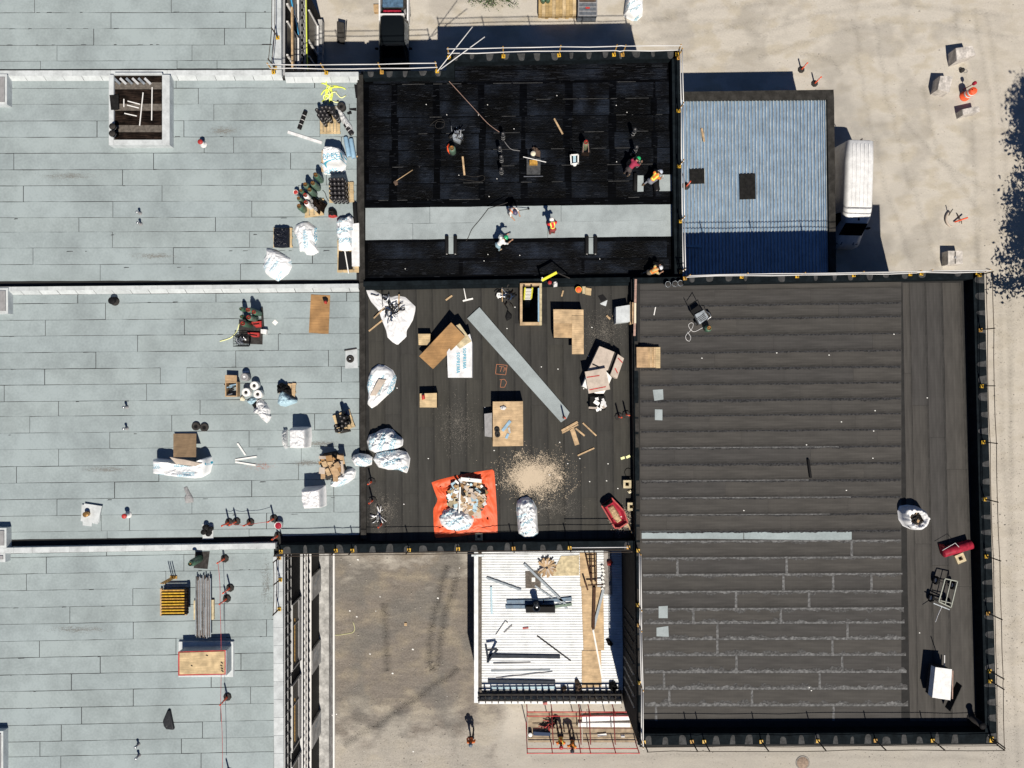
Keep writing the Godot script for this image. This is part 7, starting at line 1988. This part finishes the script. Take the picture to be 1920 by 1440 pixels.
	for q in [[1099, 1039, 1118, 1039], [1101, 1052, 1118, 1052], [1103, 1060, 1118, 1060], [1106, 1075, 1118, 1074]]:
		st = S(true); tube(st, [W(q[0], q[1], y + 0.45), W(q[2], q[3], y + 0.45)], 0.03, 6); part(st, "rung", M.rust, t2)
	st = S(); bar(st, W(1096, 1089, y + 0.5), W(1102, 1106, y + 0.2), 0.1, 0.06); part(st, "foot", M.rust, t2)
	st = S(); bar(st, W(1102, 1097, y + 0.4), W(1132, 1096, y + 0.4), 0.07, 0.07); part(st, "cross_bar", M.rust, t2)
	stick(1114, 1100, 1112, 1178, 0.18, 0.16, M.rust, "brown_beam", "dark brown steel beam running down the plywood walkway", "beam", "", y + 0.02)
	stick(1131, 1105, 1112, 1179, 0.16, 0.12, M.studgrey, "grey_beam", "grey steel beam slanting beside the brown one", "beam", "", y + 0.02)
	stick(1112, 1181, 1129, 1270, 0.1, 0.05, M.paper, "white_strip", "white strip running on from the brown beam", "strip", "", y + 0.02)
	for k in 7: stick(1128 + (k % 3), 1060 + k * 7, 1131 + (k % 3), 1064 + k * 7, 0.14, 0.1, M.paper, "white_box", "small white clip box in the file beside the rusty ladder", "box", "white clip boxes by the rusty ladder", y + 0.02)
	board([1132, 1034, 1146, 1034, 1148, 1115, 1133, 1115], y, 0.02, M.concrete, "cement_board", "pale cement board beside the shaded wall", "board")
	bag([1138, 1054, 1146, 1050, 1150, 1056, 1145, 1061, 1139, 1061], 0.3, "small red cloth sack on the cement board", 0, M.red, 2.5, 0.2, "red_sack", y + 0.02)
	bag([1142, 1281, 1150, 1278, 1156, 1283, 1160, 1292, 1150, 1298, 1142, 1292], 0.35, "black rope bag at the white deck's shaded corner", 0, M.black, 2.5, 0.3, "black_bag", y)
	bag([1078, 1276, 1083, 1274, 1088, 1282, 1092, 1290, 1086, 1298, 1078, 1294], 0.35, "brown tool belt heap at the walkway's foot", 0, M.brown2, 2.3, 0.3, "tool_belt", y)
	bag([1052, 1290, 1058, 1286, 1063, 1290, 1060, 1297, 1053, 1296], 0.28, "small brown tool pouch beside the stud cage", 0, M.brown2, 2.3, 0.3, "tool_pouch", y)
	bag([1136, 1200, 1142, 1198, 1150, 1208, 1146, 1213, 1140, 1210], 0.25, "black cloth at the edge of the wall's shade", 0, M.black, 2.3, 0.3, "black_cloth", y)
	LIFT = L0
	# slanted strips above the deck, pale tone standing for lit streaks on the wall
	var e: Node3D = get_node("large_dark_roof_building")
	for k in 9:
		var z2 := 13.3 + k * 0.62
		var wx := 6.605 + (z2 + 5.83) / 25.7 * 0.335
		st = S(); bar(st, Vector3(wx, 7.9, z2), Vector3(wx, 4.4, z2 + 0.3), 0.02, 0.12); part(st, "wall_streak", M.stud if k > 4 else M.darksteel, e)

func build_scaffold() -> void:
	var ys := 3.0
	var t := T("red_scaffold", "red tubular scaffold with timber planks below the white deck", "scaffold", W(1090, 1365, 0))
	var st: SurfaceTool
	var xs := [988.0, 1034.0, 1086.0, 1104.0, 1150.0, 1193.0]
	for x in xs:
		for yy in [1328.0, 1396.0]:
			var b := W(x, yy, ys)
			st = S(true); tube(st, [Vector3(b.x, 0, b.z), Vector3(b.x, ys + 1.1, b.z)], 0.034, 6); part(st, "upright", M.scaf, t)
		st = S(true); tube(st, [W(x, 1328, ys - 0.1), W(x, 1396, ys - 0.1)], 0.024, 6); part(st, "bearer", M.scafd, t)
		if x > 1000 and x < 1160:
			st = S(true); tube(st, [W(x, 1328, ys + 1.05), W(x + 3.5, 1396, ys + 1.05)], 0.034, 6); part(st, "cross_rail", M.scafd, t)
	for yy in [1328.0, 1396.0]:
		for h in [0.5, 1.05]:
			for i in xs.size() - 1:
				st = S(true); tube(st, [W(xs[i], yy, ys) + Vector3(0, h, 0), W(xs[i + 1], yy, ys) + Vector3(0, h, 0)], 0.032, 6); part(st, "rail", M.scaf, t)
	for k in 6:
		for s in 2:
			st = S(); var y0 := 1335.0 + k * 9.6
			slab(st, rect(990 + s * 103, y0, 1091 + s * 102, y0 + 9.0), ys - 0.05, ys + 0.04 - 0.004 * (k % 3)); part(st, "plank", [M.plank, M.plank2][(k + s) % 2], t)
	st = S(true); tube(st, [W(1000, 1365, ys + 0.3), W(1192, 1366, ys + 0.3)], 0.02, 6); part(st, "brace", M.scafd, t)
	var L0 := LIFT; LIFT = 0.002
	for q in [[1091, 1346, 1181, 1343, 0.3, "upper long white beam lying on the red scaffold"], [1084, 1357, 1181, 1357, 0.26, "lower long white beam lying on the red scaffold"]]:
		stick(q[0], q[1], q[2], q[3], q[4], 0.2, M.white, "white_beam", q[5], "beam", "", ys + 0.045)
	tool_heap("tool_heap", "heap of black tools and cables on the red scaffold", [1013, 1350, 1035, 1349, 1040, 1362, 1030, 1370, 1015, 1362], ys + 0.045, 26, [M.black, M.char, M.black, M.red])
	bucket(W(994, 1374, ys + 0.045), 0.15, 0.3, M.black, "black pail at the end of the red scaffold", M.paper)
	board([1000, 1372, 1032, 1374, 1032, 1380, 1000, 1379], ys + 0.045, 0.2, M.navy, "tool_case", "long dark tool case on the red scaffold", "case")
	for q in [[1120, 1378, 1137, 1376, M.paper, "white strip on the scaffold planks"], [1164, 1379, 1171, 1379, M.paper, "white carton on the scaffold planks"], [1018, 1318, 1026, 1318, M.red, "red clamp hung on the white coping"]]:
		stick(q[0], q[1], q[2], q[3], 0.14, 0.1, q[4], "scaffold_item", q[5], "item", "", ys + 0.045 if q[1] > 1330 else HW + 0.552)
	LIFT = L0

# ---- vehicles and ground things
func loft(st: SurfaceTool, secs: Array, X: Transform3D) -> void:
	for i in secs.size() - 1:
		var a: Array = secs[i]; var b: Array = secs[i + 1]
		for k in a.size():
			var j := (k + 1) % a.size()
			quad(st, X * a[j], X * a[k], X * b[k], X * b[j])
	for e in [0, secs.size() - 1]:
		var s: Array = secs[e]
		var c := Vector3.ZERO
		for v in s: c += v
		c /= s.size()
		for k in s.size():
			var j := (k + 1) % s.size()
			if e == 0: tri(st, X * c, X * s[k], X * s[j])
			else: tri(st, X * c, X * s[j], X * s[k])

# body section at z: half width at sill, belt and roof; sill, belt and roof heights
func sec(z: float, ws: float, wb: float, wr: float, ys: float, yb: float, yr: float) -> Array:
	var l := [Vector3(ws, ys, z), Vector3(wb, lerpf(ys, yb, 0.4), z), Vector3(wb, yb, z), Vector3(lerpf(wb, wr, 0.75), lerpf(yb, yr, 0.72), z), Vector3(wr, yr - 0.06, z), Vector3(wr * 0.82, yr, z)]
	var r := l.duplicate()
	for k in range(5, -1, -1): r.append(Vector3(-l[k].x, l[k].y, z))
	return r

func panel(st: SurfaceTool, X: Transform3D, p: Array) -> void:
	for i in range(1, p.size() - 1): tri(st, X * p[0], X * p[i], X * p[i + 1]); 
	for i in range(1, p.size() - 1): tri(st, X * p[0], X * p[i + 1], X * p[i])

func build_van() -> void:
	var t := T("white_van", "white high-roofed cargo van parked beside the steel deck", "van", Vector3(22.2, 0, -12.3))
	var X := Transform3D(Basis(Vector3.UP, -0.03), Vector3(22.15, 0, -12.3))
	var st := S(true)
	loft(st, [sec(-3.28, 0.9, 0.94, 0.72, 0.4, 1.2, 2.62), sec(-3.2, 0.95, 1.0, 0.80, 0.35, 1.2, 2.72), sec(-2.0, 0.97, 1.02, 0.82, 0.35, 1.2, 2.76), sec(1.1, 0.97, 1.02, 0.82, 0.35, 1.2, 2.76), sec(1.7, 0.97, 1.01, 0.78, 0.35, 1.2, 2.62), sec(2.0, 0.96, 1.0, 0.74, 0.35, 1.2, 2.42), sec(2.62, 0.94, 0.97, 0.74, 0.35, 1.15, 1.52), sec(3.02, 0.92, 0.93, 0.68, 0.35, 0.95, 1.28), sec(3.22, 0.85, 0.84, 0.55, 0.35, 0.75, 1.05), sec(3.28, 0.7, 0.68, 0.4, 0.4, 0.6, 0.85)], X)
	part(st, "body", M.vanwhite, t)
	st = S(); panel(st, X, [Vector3(-0.71, 2.45, 2.0), Vector3(0.71, 2.45, 2.0), Vector3(0.75, 1.6, 2.6), Vector3(-0.75, 1.6, 2.6)]); part(st, "windscreen", M.glass, t)
	for s in [-1.0, 1.0]:
		st = S(); panel(st, X, [Vector3(s * 1.022, 1.3, 1.2), Vector3(s * 0.90, 2.15, 1.25), Vector3(s * 0.885, 2.15, 1.75), Vector3(s * 1.005, 1.3, 2.3)]); part(st, "side_window", M.glass, t)
		st = S(); panel(st, X, [Vector3(s * 0.35, 1.31, 3.0), Vector3(s * 0.68, 1.27, 2.96), Vector3(s * 0.72, 1.13, 3.1), Vector3(s * 0.36, 1.16, 3.14)]); part(st, "headlight", M.navy, t)
		st = S(); box(st, X * Vector3(s * 1.17, 1.55, 2.1), Vector3(0.2, 0.3, 0.12), Basis(), 0.02); part(st, "mirror", M.black, t)
		for z in [-2.1, 2.1]: wheel(X * Vector3(s * 0.9, 0.35, z), Vector3(1, 0, 0), 0.36, 0.24, t)
		st = S(); box(st, X * Vector3(s * 1.03, 1.25, -0.6), Vector3(0.02, 0.04, 2.6)); part(st, "door_track", M.char, t)
	for k in 5:
		st = S(); bar(st, X * Vector3(-0.5 + 0.25 * k, 2.768, -3.0), X * Vector3(-0.5 + 0.25 * k, 2.768, 1.0), 0.05, 0.02); part(st, "roof_rib", M.vanwhite, t)
	st = S(); bar(st, X * Vector3(-0.75, 2.765, 1.08), X * Vector3(0.75, 2.765, 1.08), 0.03, 0.015); part(st, "roof_seam", M.char, t)
	st = S(); tube(st, [X * Vector3(-0.05, 2.7, -3.25), X * Vector3(0.0, 2.85, -3.3), X * Vector3(0.05, 2.7, -3.25)], 0.03, 6); part(st, "rear_lamp", M.black, t)
	st = S(); box(st, X * Vector3(0.05, 2.6, 1.75), Vector3(0.08, 0.06, 0.2)); part(st, "aerial", M.black, t)

func build_pickup() -> void:
	var X := Transform3D(Basis(), Vector3(-7.8, 0, -22.9))
	var t := T("pickup_truck", "black pickup truck with blue panels in its bed", "pickup", X.origin)
	var st := S(true)
	loft(st, [sec(-1.05, 0.88, 0.95, 0.68, 0.4, 1.05, 1.82), sec(-0.9, 0.9, 0.97, 0.72, 0.4, 1.05, 1.88), sec(0.75, 0.9, 0.97, 0.72, 0.4, 1.05, 1.86), sec(1.45, 0.9, 0.96, 0.74, 0.4, 1.0, 1.22), sec(2.4, 0.88, 0.94, 0.72, 0.4, 0.9, 1.12), sec(2.75, 0.8, 0.85, 0.6, 0.4, 0.8, 0.95)], X)
	part(st, "cab", M.carblack, t)
	st = S(); panel(st, X, [Vector3(-0.7, 1.83, 0.8), Vector3(0.7, 1.83, 0.8), Vector3(0.73, 1.26, 1.45), Vector3(-0.73, 1.26, 1.45)]); part(st, "windscreen", M.glass, t)
	for s in [-1.0, 1.0]:
		st = S(); panel(st, X, [Vector3(s * 0.985, 1.1, -0.8), Vector3(s * 0.80, 1.72, -0.75), Vector3(s * 0.80, 1.72, 0.6), Vector3(s * 0.985, 1.1, 0.95)]); part(st, "side_window", M.galv, t)
		st = S(); box(st, X * Vector3(s * 0.93, 0.8, -2.1), Vector3(0.1, 0.75, 2.1)); part(st, "bed_side", M.white, t)
		st = S(); box(st, X * Vector3(s * 1.12, 1.15, 0.8), Vector3(0.2, 0.18, 0.1), Basis(), 0.02); part(st, "mirror", M.black, t)
		for z in [-2.1, 1.75]: wheel(X * Vector3(s * 0.85, 0.37, z), Vector3(1, 0, 0), 0.38, 0.24, t)
	st = S(); box(st, X * Vector3(0, 0.5, -2.1), Vector3(1.8, 0.12, 2.1)); part(st, "bed_floor", M.char, t)
	st = S(); box(st, X * Vector3(0, 1.6, -1.15), Vector3(1.55, 0.3, 0.12)); part(st, "rack", M.rail_w, t)
	st = S(); box(st, X * Vector3(-0.1, 0.9, -1.5), Vector3(1.2, 0.6, 0.5), Basis(), 0.04); part(st, "toolbox", M.crimson, t)
	for k in 3:
		st = S(); box(st, X * Vector3(-0.05, 1.15 + 0.05 * k, -2.3 - 0.5 * k), Vector3(1.35, 0.05, 0.75)); part(st, "panel", M.bluebeam, t)
	board([700, 8, 711, 8, 712, 22, 701, 22], 0.004, 0.3, M.ply, "wood_crate", "small wood crate beside the pickup's bed", "crate")
	board([752, 24, 764, 13, 767, 20, 756, 31], 0.004, 0.6, M.grey, "grey_cabinet", "grey cabinet standing beside the pickup's bed", "cabinet")

func tree(base: Vector3, h: float, r: float, lo: float, n: int, label: String, sd: int, tall: float = 1.0, called: String = "leafy_tree") -> void:
	var g := RandomNumberGenerator.new(); g.seed = sd
	var t := T(called, label, "tree", base)
	var st := S(true)
	tube(st, [base, base + Vector3(0.05, h * 0.4, 0.05), base + Vector3(0, h * 0.92, 0)], [0.03 * h * 0.9, 0.02 * h, 0.03], 8)
	var tips := []
	for k in 26:
		var u := lerpf(lo / h, 0.97, pow(k / 25.0, 0.9)); var a := k * 2.4 + g.randf()
		var len := r * (1.15 - u * 0.85) * g.randf_range(0.6, 1.1)
		var s := base + Vector3(0, h * u, 0)
		var e := s + Vector3(cos(a) * len, len * 0.25, sin(a) * len)
		tube(st, [s, s.lerp(e, 0.5) + Vector3(0, 0.1, 0), e], [0.05, 0.03, 0.012], 5)
		for j in 3: tips.append(s.lerp(e, 0.45 + 0.28 * j))
	part(st, "trunk", M.bark, t)
	st = S()
	for k in n:
		var c: Vector3 = tips[g.randi() % tips.size()]
		var p := c + Vector3(g.randfn(0, 0.26), g.randfn(0, 0.2), g.randfn(0, 0.26)) * r * 0.42
		if p.y < base.y + 0.1: continue
		var b := Basis.from_euler(Vector3(g.randf() * TAU, g.randf() * TAU, g.randf() * TAU))
		var s := g.randf_range(0.08, 0.16) * tall
		quad(st, p - b.x * s * 0.5, p + b.z * s * 0.3, p + b.x * s * 0.5, p - b.z * s * 0.3)
	part(st, "crown", M.leaf, t)

func build_ground_things() -> void:
	build_van()
	build_pickup()
	var st: SurfaceTool
	var t: Node3D
	for q in [[1792, 90, 1824, 85.5, 1830, 103, 1794, 114, 0.9, "biggest rough concrete block nearest the orange barrel's far side"], [1763, 142, 1787, 142.5, 1780.5, 173, 1758, 168, 0.85, "upright-faced concrete block across from the orange barrel"], [1804, 205, 1836, 198, 1838, 209, 1806, 216, 0.7, "low narrow concrete block below the orange barrel"], [1777.5, 470, 1805, 470, 1805.5, 495, 1777.5, 496, 0.72, "concrete block with a lifting slot near the guardrail corner"]]:
		var c := pxs(q.slice(0, 8), q[8])
		t = T("concrete_block", q[9], "concrete block", Vector3(c[0].x, 0, c[0].y))
		st = S(); prism(st, c, 0.0, q[8] - 0.05); 
		part(st, "block", M.block, t)
		st = S(); prism(st, c, q[8] - 0.05, q[8], 0.97); part(st, "chamfered_top", M.block, t)
		if q[0] == 1777.5:
			st = S(); bar(st, W(1791, 471.5, q[8] + 0.003), W(1791, 494.5, q[8] + 0.003), 0.06, 0.02); part(st, "slot", M.char, t)
			st = S(); lathe(st, W(1791, 483, q[8]), [[0.09, 0.0], [0.08, 0.05], [0.02, 0.06]], 8); part(st, "lifting_eye", M.grey, t)
	# barrel and sign posts
	var b := W(1808, 181, 0)
	t = T("traffic_barrel", "orange and white striped traffic barrel among concrete blocks", "barrel", b)
	st = S(true); lathe(st, b, [[0.33, 0.0], [0.33, 0.08], [0.28, 0.09], [0.27, 0.3], [0.25, 0.31], [0.24, 0.98], [0.2, 1.02], [0.02, 1.03]], 20); var bd := part(st, "drum", M.cone, t)
	for y in [0.36, 0.66]:
		st = S(true); lathe(st, b, [[0.252, y], [0.256, y + 0.005], [0.253, y + 0.14], [0.25, y + 0.145]], 20); part(st, "reflective_band", M.paper, bd)
	st = S(); box(st, b + Vector3(0, 1.08, 0), Vector3(0.3, 0.1, 0.06)); part(st, "handle", M.cone, t)
	b = W(1806, 168, 0)
	t = T("barrel_lamp", "dark red warning lamp post leaning at the barrel", "lamp post", b)
	st = S(true); tube(st, [b, b + Vector3(0.1, 0.9, 0)], 0.03, 6); part(st, "post", M.crimson, t)
	st = S(true); lathe(st, b + Vector3(0.1, 0.9, 0), [[0.1, 0.0], [0.12, 0.05], [0.12, 0.2], [0.03, 0.24]], 12); part(st, "housing", M.crimson, t)
	b = W(1802, 133, 0)
	t = T("hydrant_cap", "small black cap with a wire ring between concrete blocks", "cap", b)
	st = S(true); lathe(st, b, [[0.14, 0.0], [0.14, 0.2], [0.03, 0.24]], 12); part(st, "cap", M.char, t)
	st = S(true); var rg := []
	for k in 17: rg.append(W(1810, 134, 0) + Vector3(cos(TAU * k / 16.0) * 0.12, 0.05, sin(TAU * k / 16.0) * 0.12))
	tube(st, rg, 0.012, 5); part(st, "ring", M.grey, t)
	# broken delineator in a hose ring
	t = T("broken_marker", "fallen orange marker post tangled in a curved pipe", "marker", W(1786, 412, 0))
	st = S(true); var cv := []
	for k in 13: cv.append(W(1786, 411, 0) + Vector3(-0.5 * cos(-1.1 + k * 0.2), 0.12, 0.55 * sin(-1.1 + k * 0.2)))
	tube(st, cv, 0.07, 8); part(st, "pipe", M.polyiso, t)
	st = S(true); tube(st, [W(1788, 417, 0) + Vector3(0, 0.1, 0), W(1806, 411, 0) + Vector3(0, 0.5, 0)], 0.05, 8); part(st, "marker_post", M.cone, t)
	st = S(true); tube(st, [W(1778, 404, 0) + Vector3(0, 0.05, 0), W(1776, 396, 0) + Vector3(0, 0.6, 0)], 0.03, 6); part(st, "stake", M.char, t)
	for q in [[1793, 400, 1800, 418], [1797, 406, 1800, 421]]:
		st = S(true); tube(st, [W(q[0], q[1], 0) + Vector3(0, 0.06, 0), W(q[2], q[3], 0) + Vector3(0, 0.2, 0)], 0.025, 6); part(st, "wire", M.brown2, t)
	b = W(1505, 1430, 0); b.y = 0.0
	t = T("manhole", "round rusty manhole cover in the gravel", "manhole", b)
	st = S(true); lathe(st, b, [[0.48, 0.0], [0.48, 0.02], [0.41, 0.021], [0.40, 0.012], [0.02, 0.012]], 28); part(st, "ring", M.concrete, t)
	st = S(true); lathe(st, b, [[0.40, 0.012], [0.39, 0.02], [0.02, 0.022]], 28); part(st, "lid", M.rustlid, t)
	# materials along the top
	t = T("lumber_stack", "stack of yellow planks beside the wire crate", "lumber", W(1045, 10, 0))
	for k in 11:
		st = S(); var x := 1010.0 + k * 6.4
		slab(st, [x, -12, x + 6.1, -12, x + 6.1, 26 + (k % 3), x, 26 + (k % 3)], 0.0, 0.55); part(st, "plank", [M.lumber, M.ply3, M.lumber][k % 3], t)
	for q in [[1018, 4], [1027, 3]]: gas_bottle(W(q[0], q[1], 0.55) + Vector3(0, 0.005, 0), 0.16, 0.5, M.green, "short green cylinder lying on the yellow planks", "green cylinders on the yellow planks", M.green)
	t = T("wire_crate", "grey mesh crate with a red tag beside the yellow planks", "crate", W(1101, 16, 0))
	st = S(); slab(st, [1084, -10, 1120, -10, 1119, 30, 1083, 30], 0.0, 0.8); part(st, "box", M.cratewire, t)
	for k in 4:
		st = S(); bar(st, W(1084, 5 + k * 8, 0.81), W(1119.5, 5 + k * 8, 0.81), 0.05, 0.03); part(st, "bar", M.grey, t)
	for x in [1085.0, 1119.0]:
		st = S(); bar(st, W(x, -8, 0.82), W(x, 29.5, 0.82), 0.06, 0.04); part(st, "bar", M.grey, t)
	st = S(); slab(st, rect(1098, 13, 1106, 16), 0.81, 0.83); part(st, "tag", M.red, t)
	st = S(); slab(st, rect(1087, -10, 1117, 2), 0.81, 0.9); part(st, "lid_board", M.brown2, t)
	bag([1175, -10, 1206, -10, 1206, 15, 1206, 26, 1196, 36, 1186, 36, 1170, 28, 1172, 12], 0.7, "white wrapped pile with blue stripes on the sand", 0.5, M.foil3, 6.0, 0.12, "wrapped_pile", 0.0)
	# loose stones on the ground
	var mm := MultiMesh.new()
	mm.transform_format = MultiMesh.TRANSFORM_3D
	st = S(); lathe(st, Vector3.ZERO, [[0.5, 0.0], [0.85, 0.3], [0.6, 0.7], [0.1, 0.85]], 6); st.generate_normals()
	mm.mesh = st.commit()
	mm.instance_count = 5200
	for i in 5200:
		var q := Vector2(rng.randf_range(1240, 1919), rng.randf_range(2, 530))
		if i % 4 == 0: q = Vector2(rng.randf_range(1860, 1919), rng.randf_range(500, 1440))
		elif i % 4 == 1: q = Vector2(rng.randf_range(620, 1900), rng.randf_range(1300, 1439))
		elif i % 4 == 2: q = Vector2(rng.randf_range(618, 880), rng.randf_range(1040, 1439))
		var s := rng.randf_range(0.008, 0.032) * (1.0 if rng.randf() < 0.93 else 2.0)
		mm.set_instance_transform(i, Transform3D(Basis(Vector3.UP, rng.randf() * TAU).scaled(Vector3(s * rng.randf_range(0.7, 1.5), s * 0.8, s)), W(q.x, q.y, 0.0)))
	var sg := MultiMeshInstance3D.new()
	sg.multimesh = mm; sg.material_override = M.stone; sg.name = "loose_gravel"
	add_child(sg); tag(sg, "small loose stones scattered over sand and yard", "gravel"); sg.set_meta("kind", "stuff")
	# shrub at the edge and trees beyond the frame whose shade falls on the sand
	tree(W(928, -6, 0), 1.7, 1.5, 0.2, 2600, "green shrub growing at the edge of the sand", 5, 0.8, "green_shrub")
	tree(Vector3(36.5, 0, -4.6), 10.5, 3.5, 2.6, 7500, "tall leafy tree beyond the sand casting dappled shade, the nearer one", 21, 2.2)
	tree(Vector3(37.0, 0, -10.4), 13.0, 3.4, 4.0, 7500, "taller leafy tree beyond the sand casting dappled shade", 22, 2.2)
	# litter in the yard
	for q in [[624, 1052], [656, 1058], [670, 1048], [712, 1118], [773, 1216], [668, 1155], [735, 1261], [838, 1305], [861, 1064], [704, 1145], [630, 1338], [774, 1408], [682, 1408], [655, 1144], [693, 1225], [820, 1120]]:
		var u := rng.randf_range(0.35, 1.1)
		board([q[0], q[1], q[0] + 3 * u, q[1] + u, q[0] + 2 * u, q[1] + 3.4 * u, q[0] - u, q[1] + 2 * u], 0.004, 0.012, M.paper, "paper_scrap", "small white scrap lying in the dirt yard", "scrap", "white scraps in the dirt yard")
	board([758, 1168, 763, 1168, 763, 1173.5, 758, 1173.5], 0.004, 0.06, M.timber, "wood_block", "square wood block lying alone in the dirt yard", "block")
	LIFT = 0.004
	curl([621, 1300, 621, 1240, 622, 1196, 640, 1190, 664, 1184, 662, 1166], 0.015, M.limepale, "yellow_hose", "thin yellow hose along the building's foot in the yard", "hose", 0.0)
	stick(618, 1330, 622, 1340, 0.3, 0.3, M.paper, "white_carton", "white carton leaning on the pale footing in the yard", "carton", "", 0.0)
	stick(621, 1088, 626, 1104, 0.06, 0.03, M.paper, "white_strip", "white strip lying by the footing in the yard", "strip", "", 0.0)
	st = S(); bar(st, W(640, 83, 0) + Vector3(0, 0.1, 0), W(646, 57, 0) + Vector3(0, 1.1, 0), 0.5, 0.06); solo(st, "hoarding_sheet", M.char, "dark hoarding sheet leaning in the shade by the facade", "hoarding")
	st = S(true); tube(st, [W(648, 75, 0), W(653, 48, 0) + Vector3(0, 0.6, 0)], 0.03, 6); solo(st, "steel_stake", M.char, "thin dark stake standing at the edge of the shade", "stake")
	LIFT = 0.013

var sysfont := SystemFont.new()

func _ready() -> void:
	rng.seed = 4711
	nz.seed = 77; nz.frequency = 0.05; nz.fractal_octaves = 3
	set_view()
	make_materials()
	M.tealtape = mat(lin(0.04, 0.33, 0.62), 0.6)
	M.deckrib = mat(lin(0.46, 0.50, 0.51), 0.6, tex_blotch, 0.3)
	M.limepale = mat(lin(0.80, 0.82, 0.42), 0.7)
	M.tarroll = mat(lin(0.022, 0.021, 0.024), 0.45)
	M.shiny = mat(lin(0.012, 0.014, 0.022), 0.16)
	M.film2 = mat(lin(0.72, 0.73, 0.75), 0.35, tex_grain, 0.8)
	M.foil2 = uvmat(lin(0.84, 0.85, 0.86), 0.42, tex_print, Vector3(1.0, 1.0, 1))
	M.foil3 = uvmat(lin(0.84, 0.85, 0.86), 0.42, tex_print, Vector3(1.35, 1.35, 1))
	M.card2 = mat(lin(0.60, 0.42, 0.26), 0.85, tex_ply, 0.5)
	M.cream = mat(lin(0.72, 0.66, 0.50), 0.8)
	M.rustpipe = mat(lin(0.26, 0.17, 0.12), 0.6, tex_streak, 0.5)
	M.timberpale = mat(lin(0.75, 0.66, 0.46), 0.8, tex_ply, 0.8)
	M.charsheen = mat(lin(0.03, 0.032, 0.036), 0.3)
	M.reddust = mat(lin(0.42, 0.19, 0.15), 0.9)
	M.sawdust = mat(lin(0.52, 0.43, 0.32), 0.95)
	M.pipepale = mat(lin(0.38, 0.40, 0.42), 0.5, tex_streak, 0.4)
	M.corem = mat(lin(0.20, 0.19, 0.19), 0.6)
	M.studgrey = mat(lin(0.26, 0.31, 0.36), 0.5, tex_grain, 0.8)
	M.dirtfleck = mat(lin(0.20, 0.20, 0.19), 0.95)
	M.dustgrey = mat(lin(0.24, 0.22, 0.19), 0.95)
	M.chalk = mat(lin(0.42, 0.17, 0.09), 0.9)
	M.stone = mat(lin(0.30, 0.28, 0.25), 0.9)
	M.bleed = mat(lin(0.07, 0.075, 0.08), 0.8, tex_blotch, 2.0)
	M.teal = mat(lin(0.02, 0.33, 0.48), 0.6)
	M.limerail = mat(lin(0.75, 0.72, 0.05), 0.5)
	M.yellowrim = mat(lin(0.80, 0.55, 0.08), 0.5)
	M.pinktimber = mat(lin(0.50, 0.34, 0.30), 0.8, tex_ply, 0.6)
	M.wagon = mat(lin(0.36, 0.38, 0.33), 0.5, tex_grain, 1.0)
	M.traymetal = mat(lin(0.11, 0.115, 0.12), 0.45, tex_blotch, 1.2, 0.4)
	M.olive = mat(lin(0.22, 0.24, 0.15), 0.5, tex_blotch, 1.0)
	M.brown2 = mat(lin(0.13, 0.085, 0.06), 0.9, tex_blotch, 1.0)
	sysfont.font_names = PackedStringArray(["Droid Sans"]); sysfont.font_weight = 700
	M.deckw2 = mat(lin(0.80, 0.82, 0.84), 0.5, tex_grain, 0.35)
	M.bluebeam = mat(lin(0.10, 0.19, 0.30), 0.5, tex_blotch, 0.8)
	M.darksteel = mat(lin(0.035, 0.045, 0.065), 0.5, tex_blotch, 0.8)
	M.rust = mat(lin(0.09, 0.05, 0.035), 0.8, tex_blotch, 1.0)
	M.scaf = mat(lin(0.62, 0.06, 0.06), 0.5)
	M.scafd = mat(lin(0.16, 0.035, 0.035), 0.6)
	M.plank = mat(lin(0.44, 0.36, 0.27), 0.85, tex_ply, 0.5)
	M.plank2 = mat(lin(0.48, 0.40, 0.30), 0.85, tex_ply, 0.6)
	M.vanwhite = mat(lin(0.80, 0.81, 0.82), 0.3, tex_grain, 0.5)
	M.carblack = mat(lin(0.006, 0.008, 0.01), 0.15)
	M.bark = mat(lin(0.07, 0.05, 0.04), 0.9)
	M.leaf = mat(lin(0.055, 0.10, 0.03), 0.7)
	M.leaf.backlight_enabled = true; M.leaf.backlight = Color(0.12, 0.2, 0.05)
	M.block = mat(lin(0.66, 0.62, 0.58), 0.9, tex_blotch, 0.4)
	M.rustlid = mat(lin(0.36, 0.27, 0.21), 0.85, tex_blotch, 1.5)
	M.lumber = mat(lin(0.62, 0.45, 0.22), 0.8, tex_ply, 0.4)
	M.cratewire = mat(lin(0.14, 0.16, 0.19), 0.7, tex_blotch, 1.0)
	build_ground()
	build_west()
	build_tar()
	build_mid()
	build_east()
	build_steel_deck()
	build_west_roof_things()
	build_mid_roof_things()
	build_east_roof_things()
	build_tar_roof_things()
	build_people()
	build_white_deck()
	build_scaffold()
	build_ground_things()
	build_guardrails()
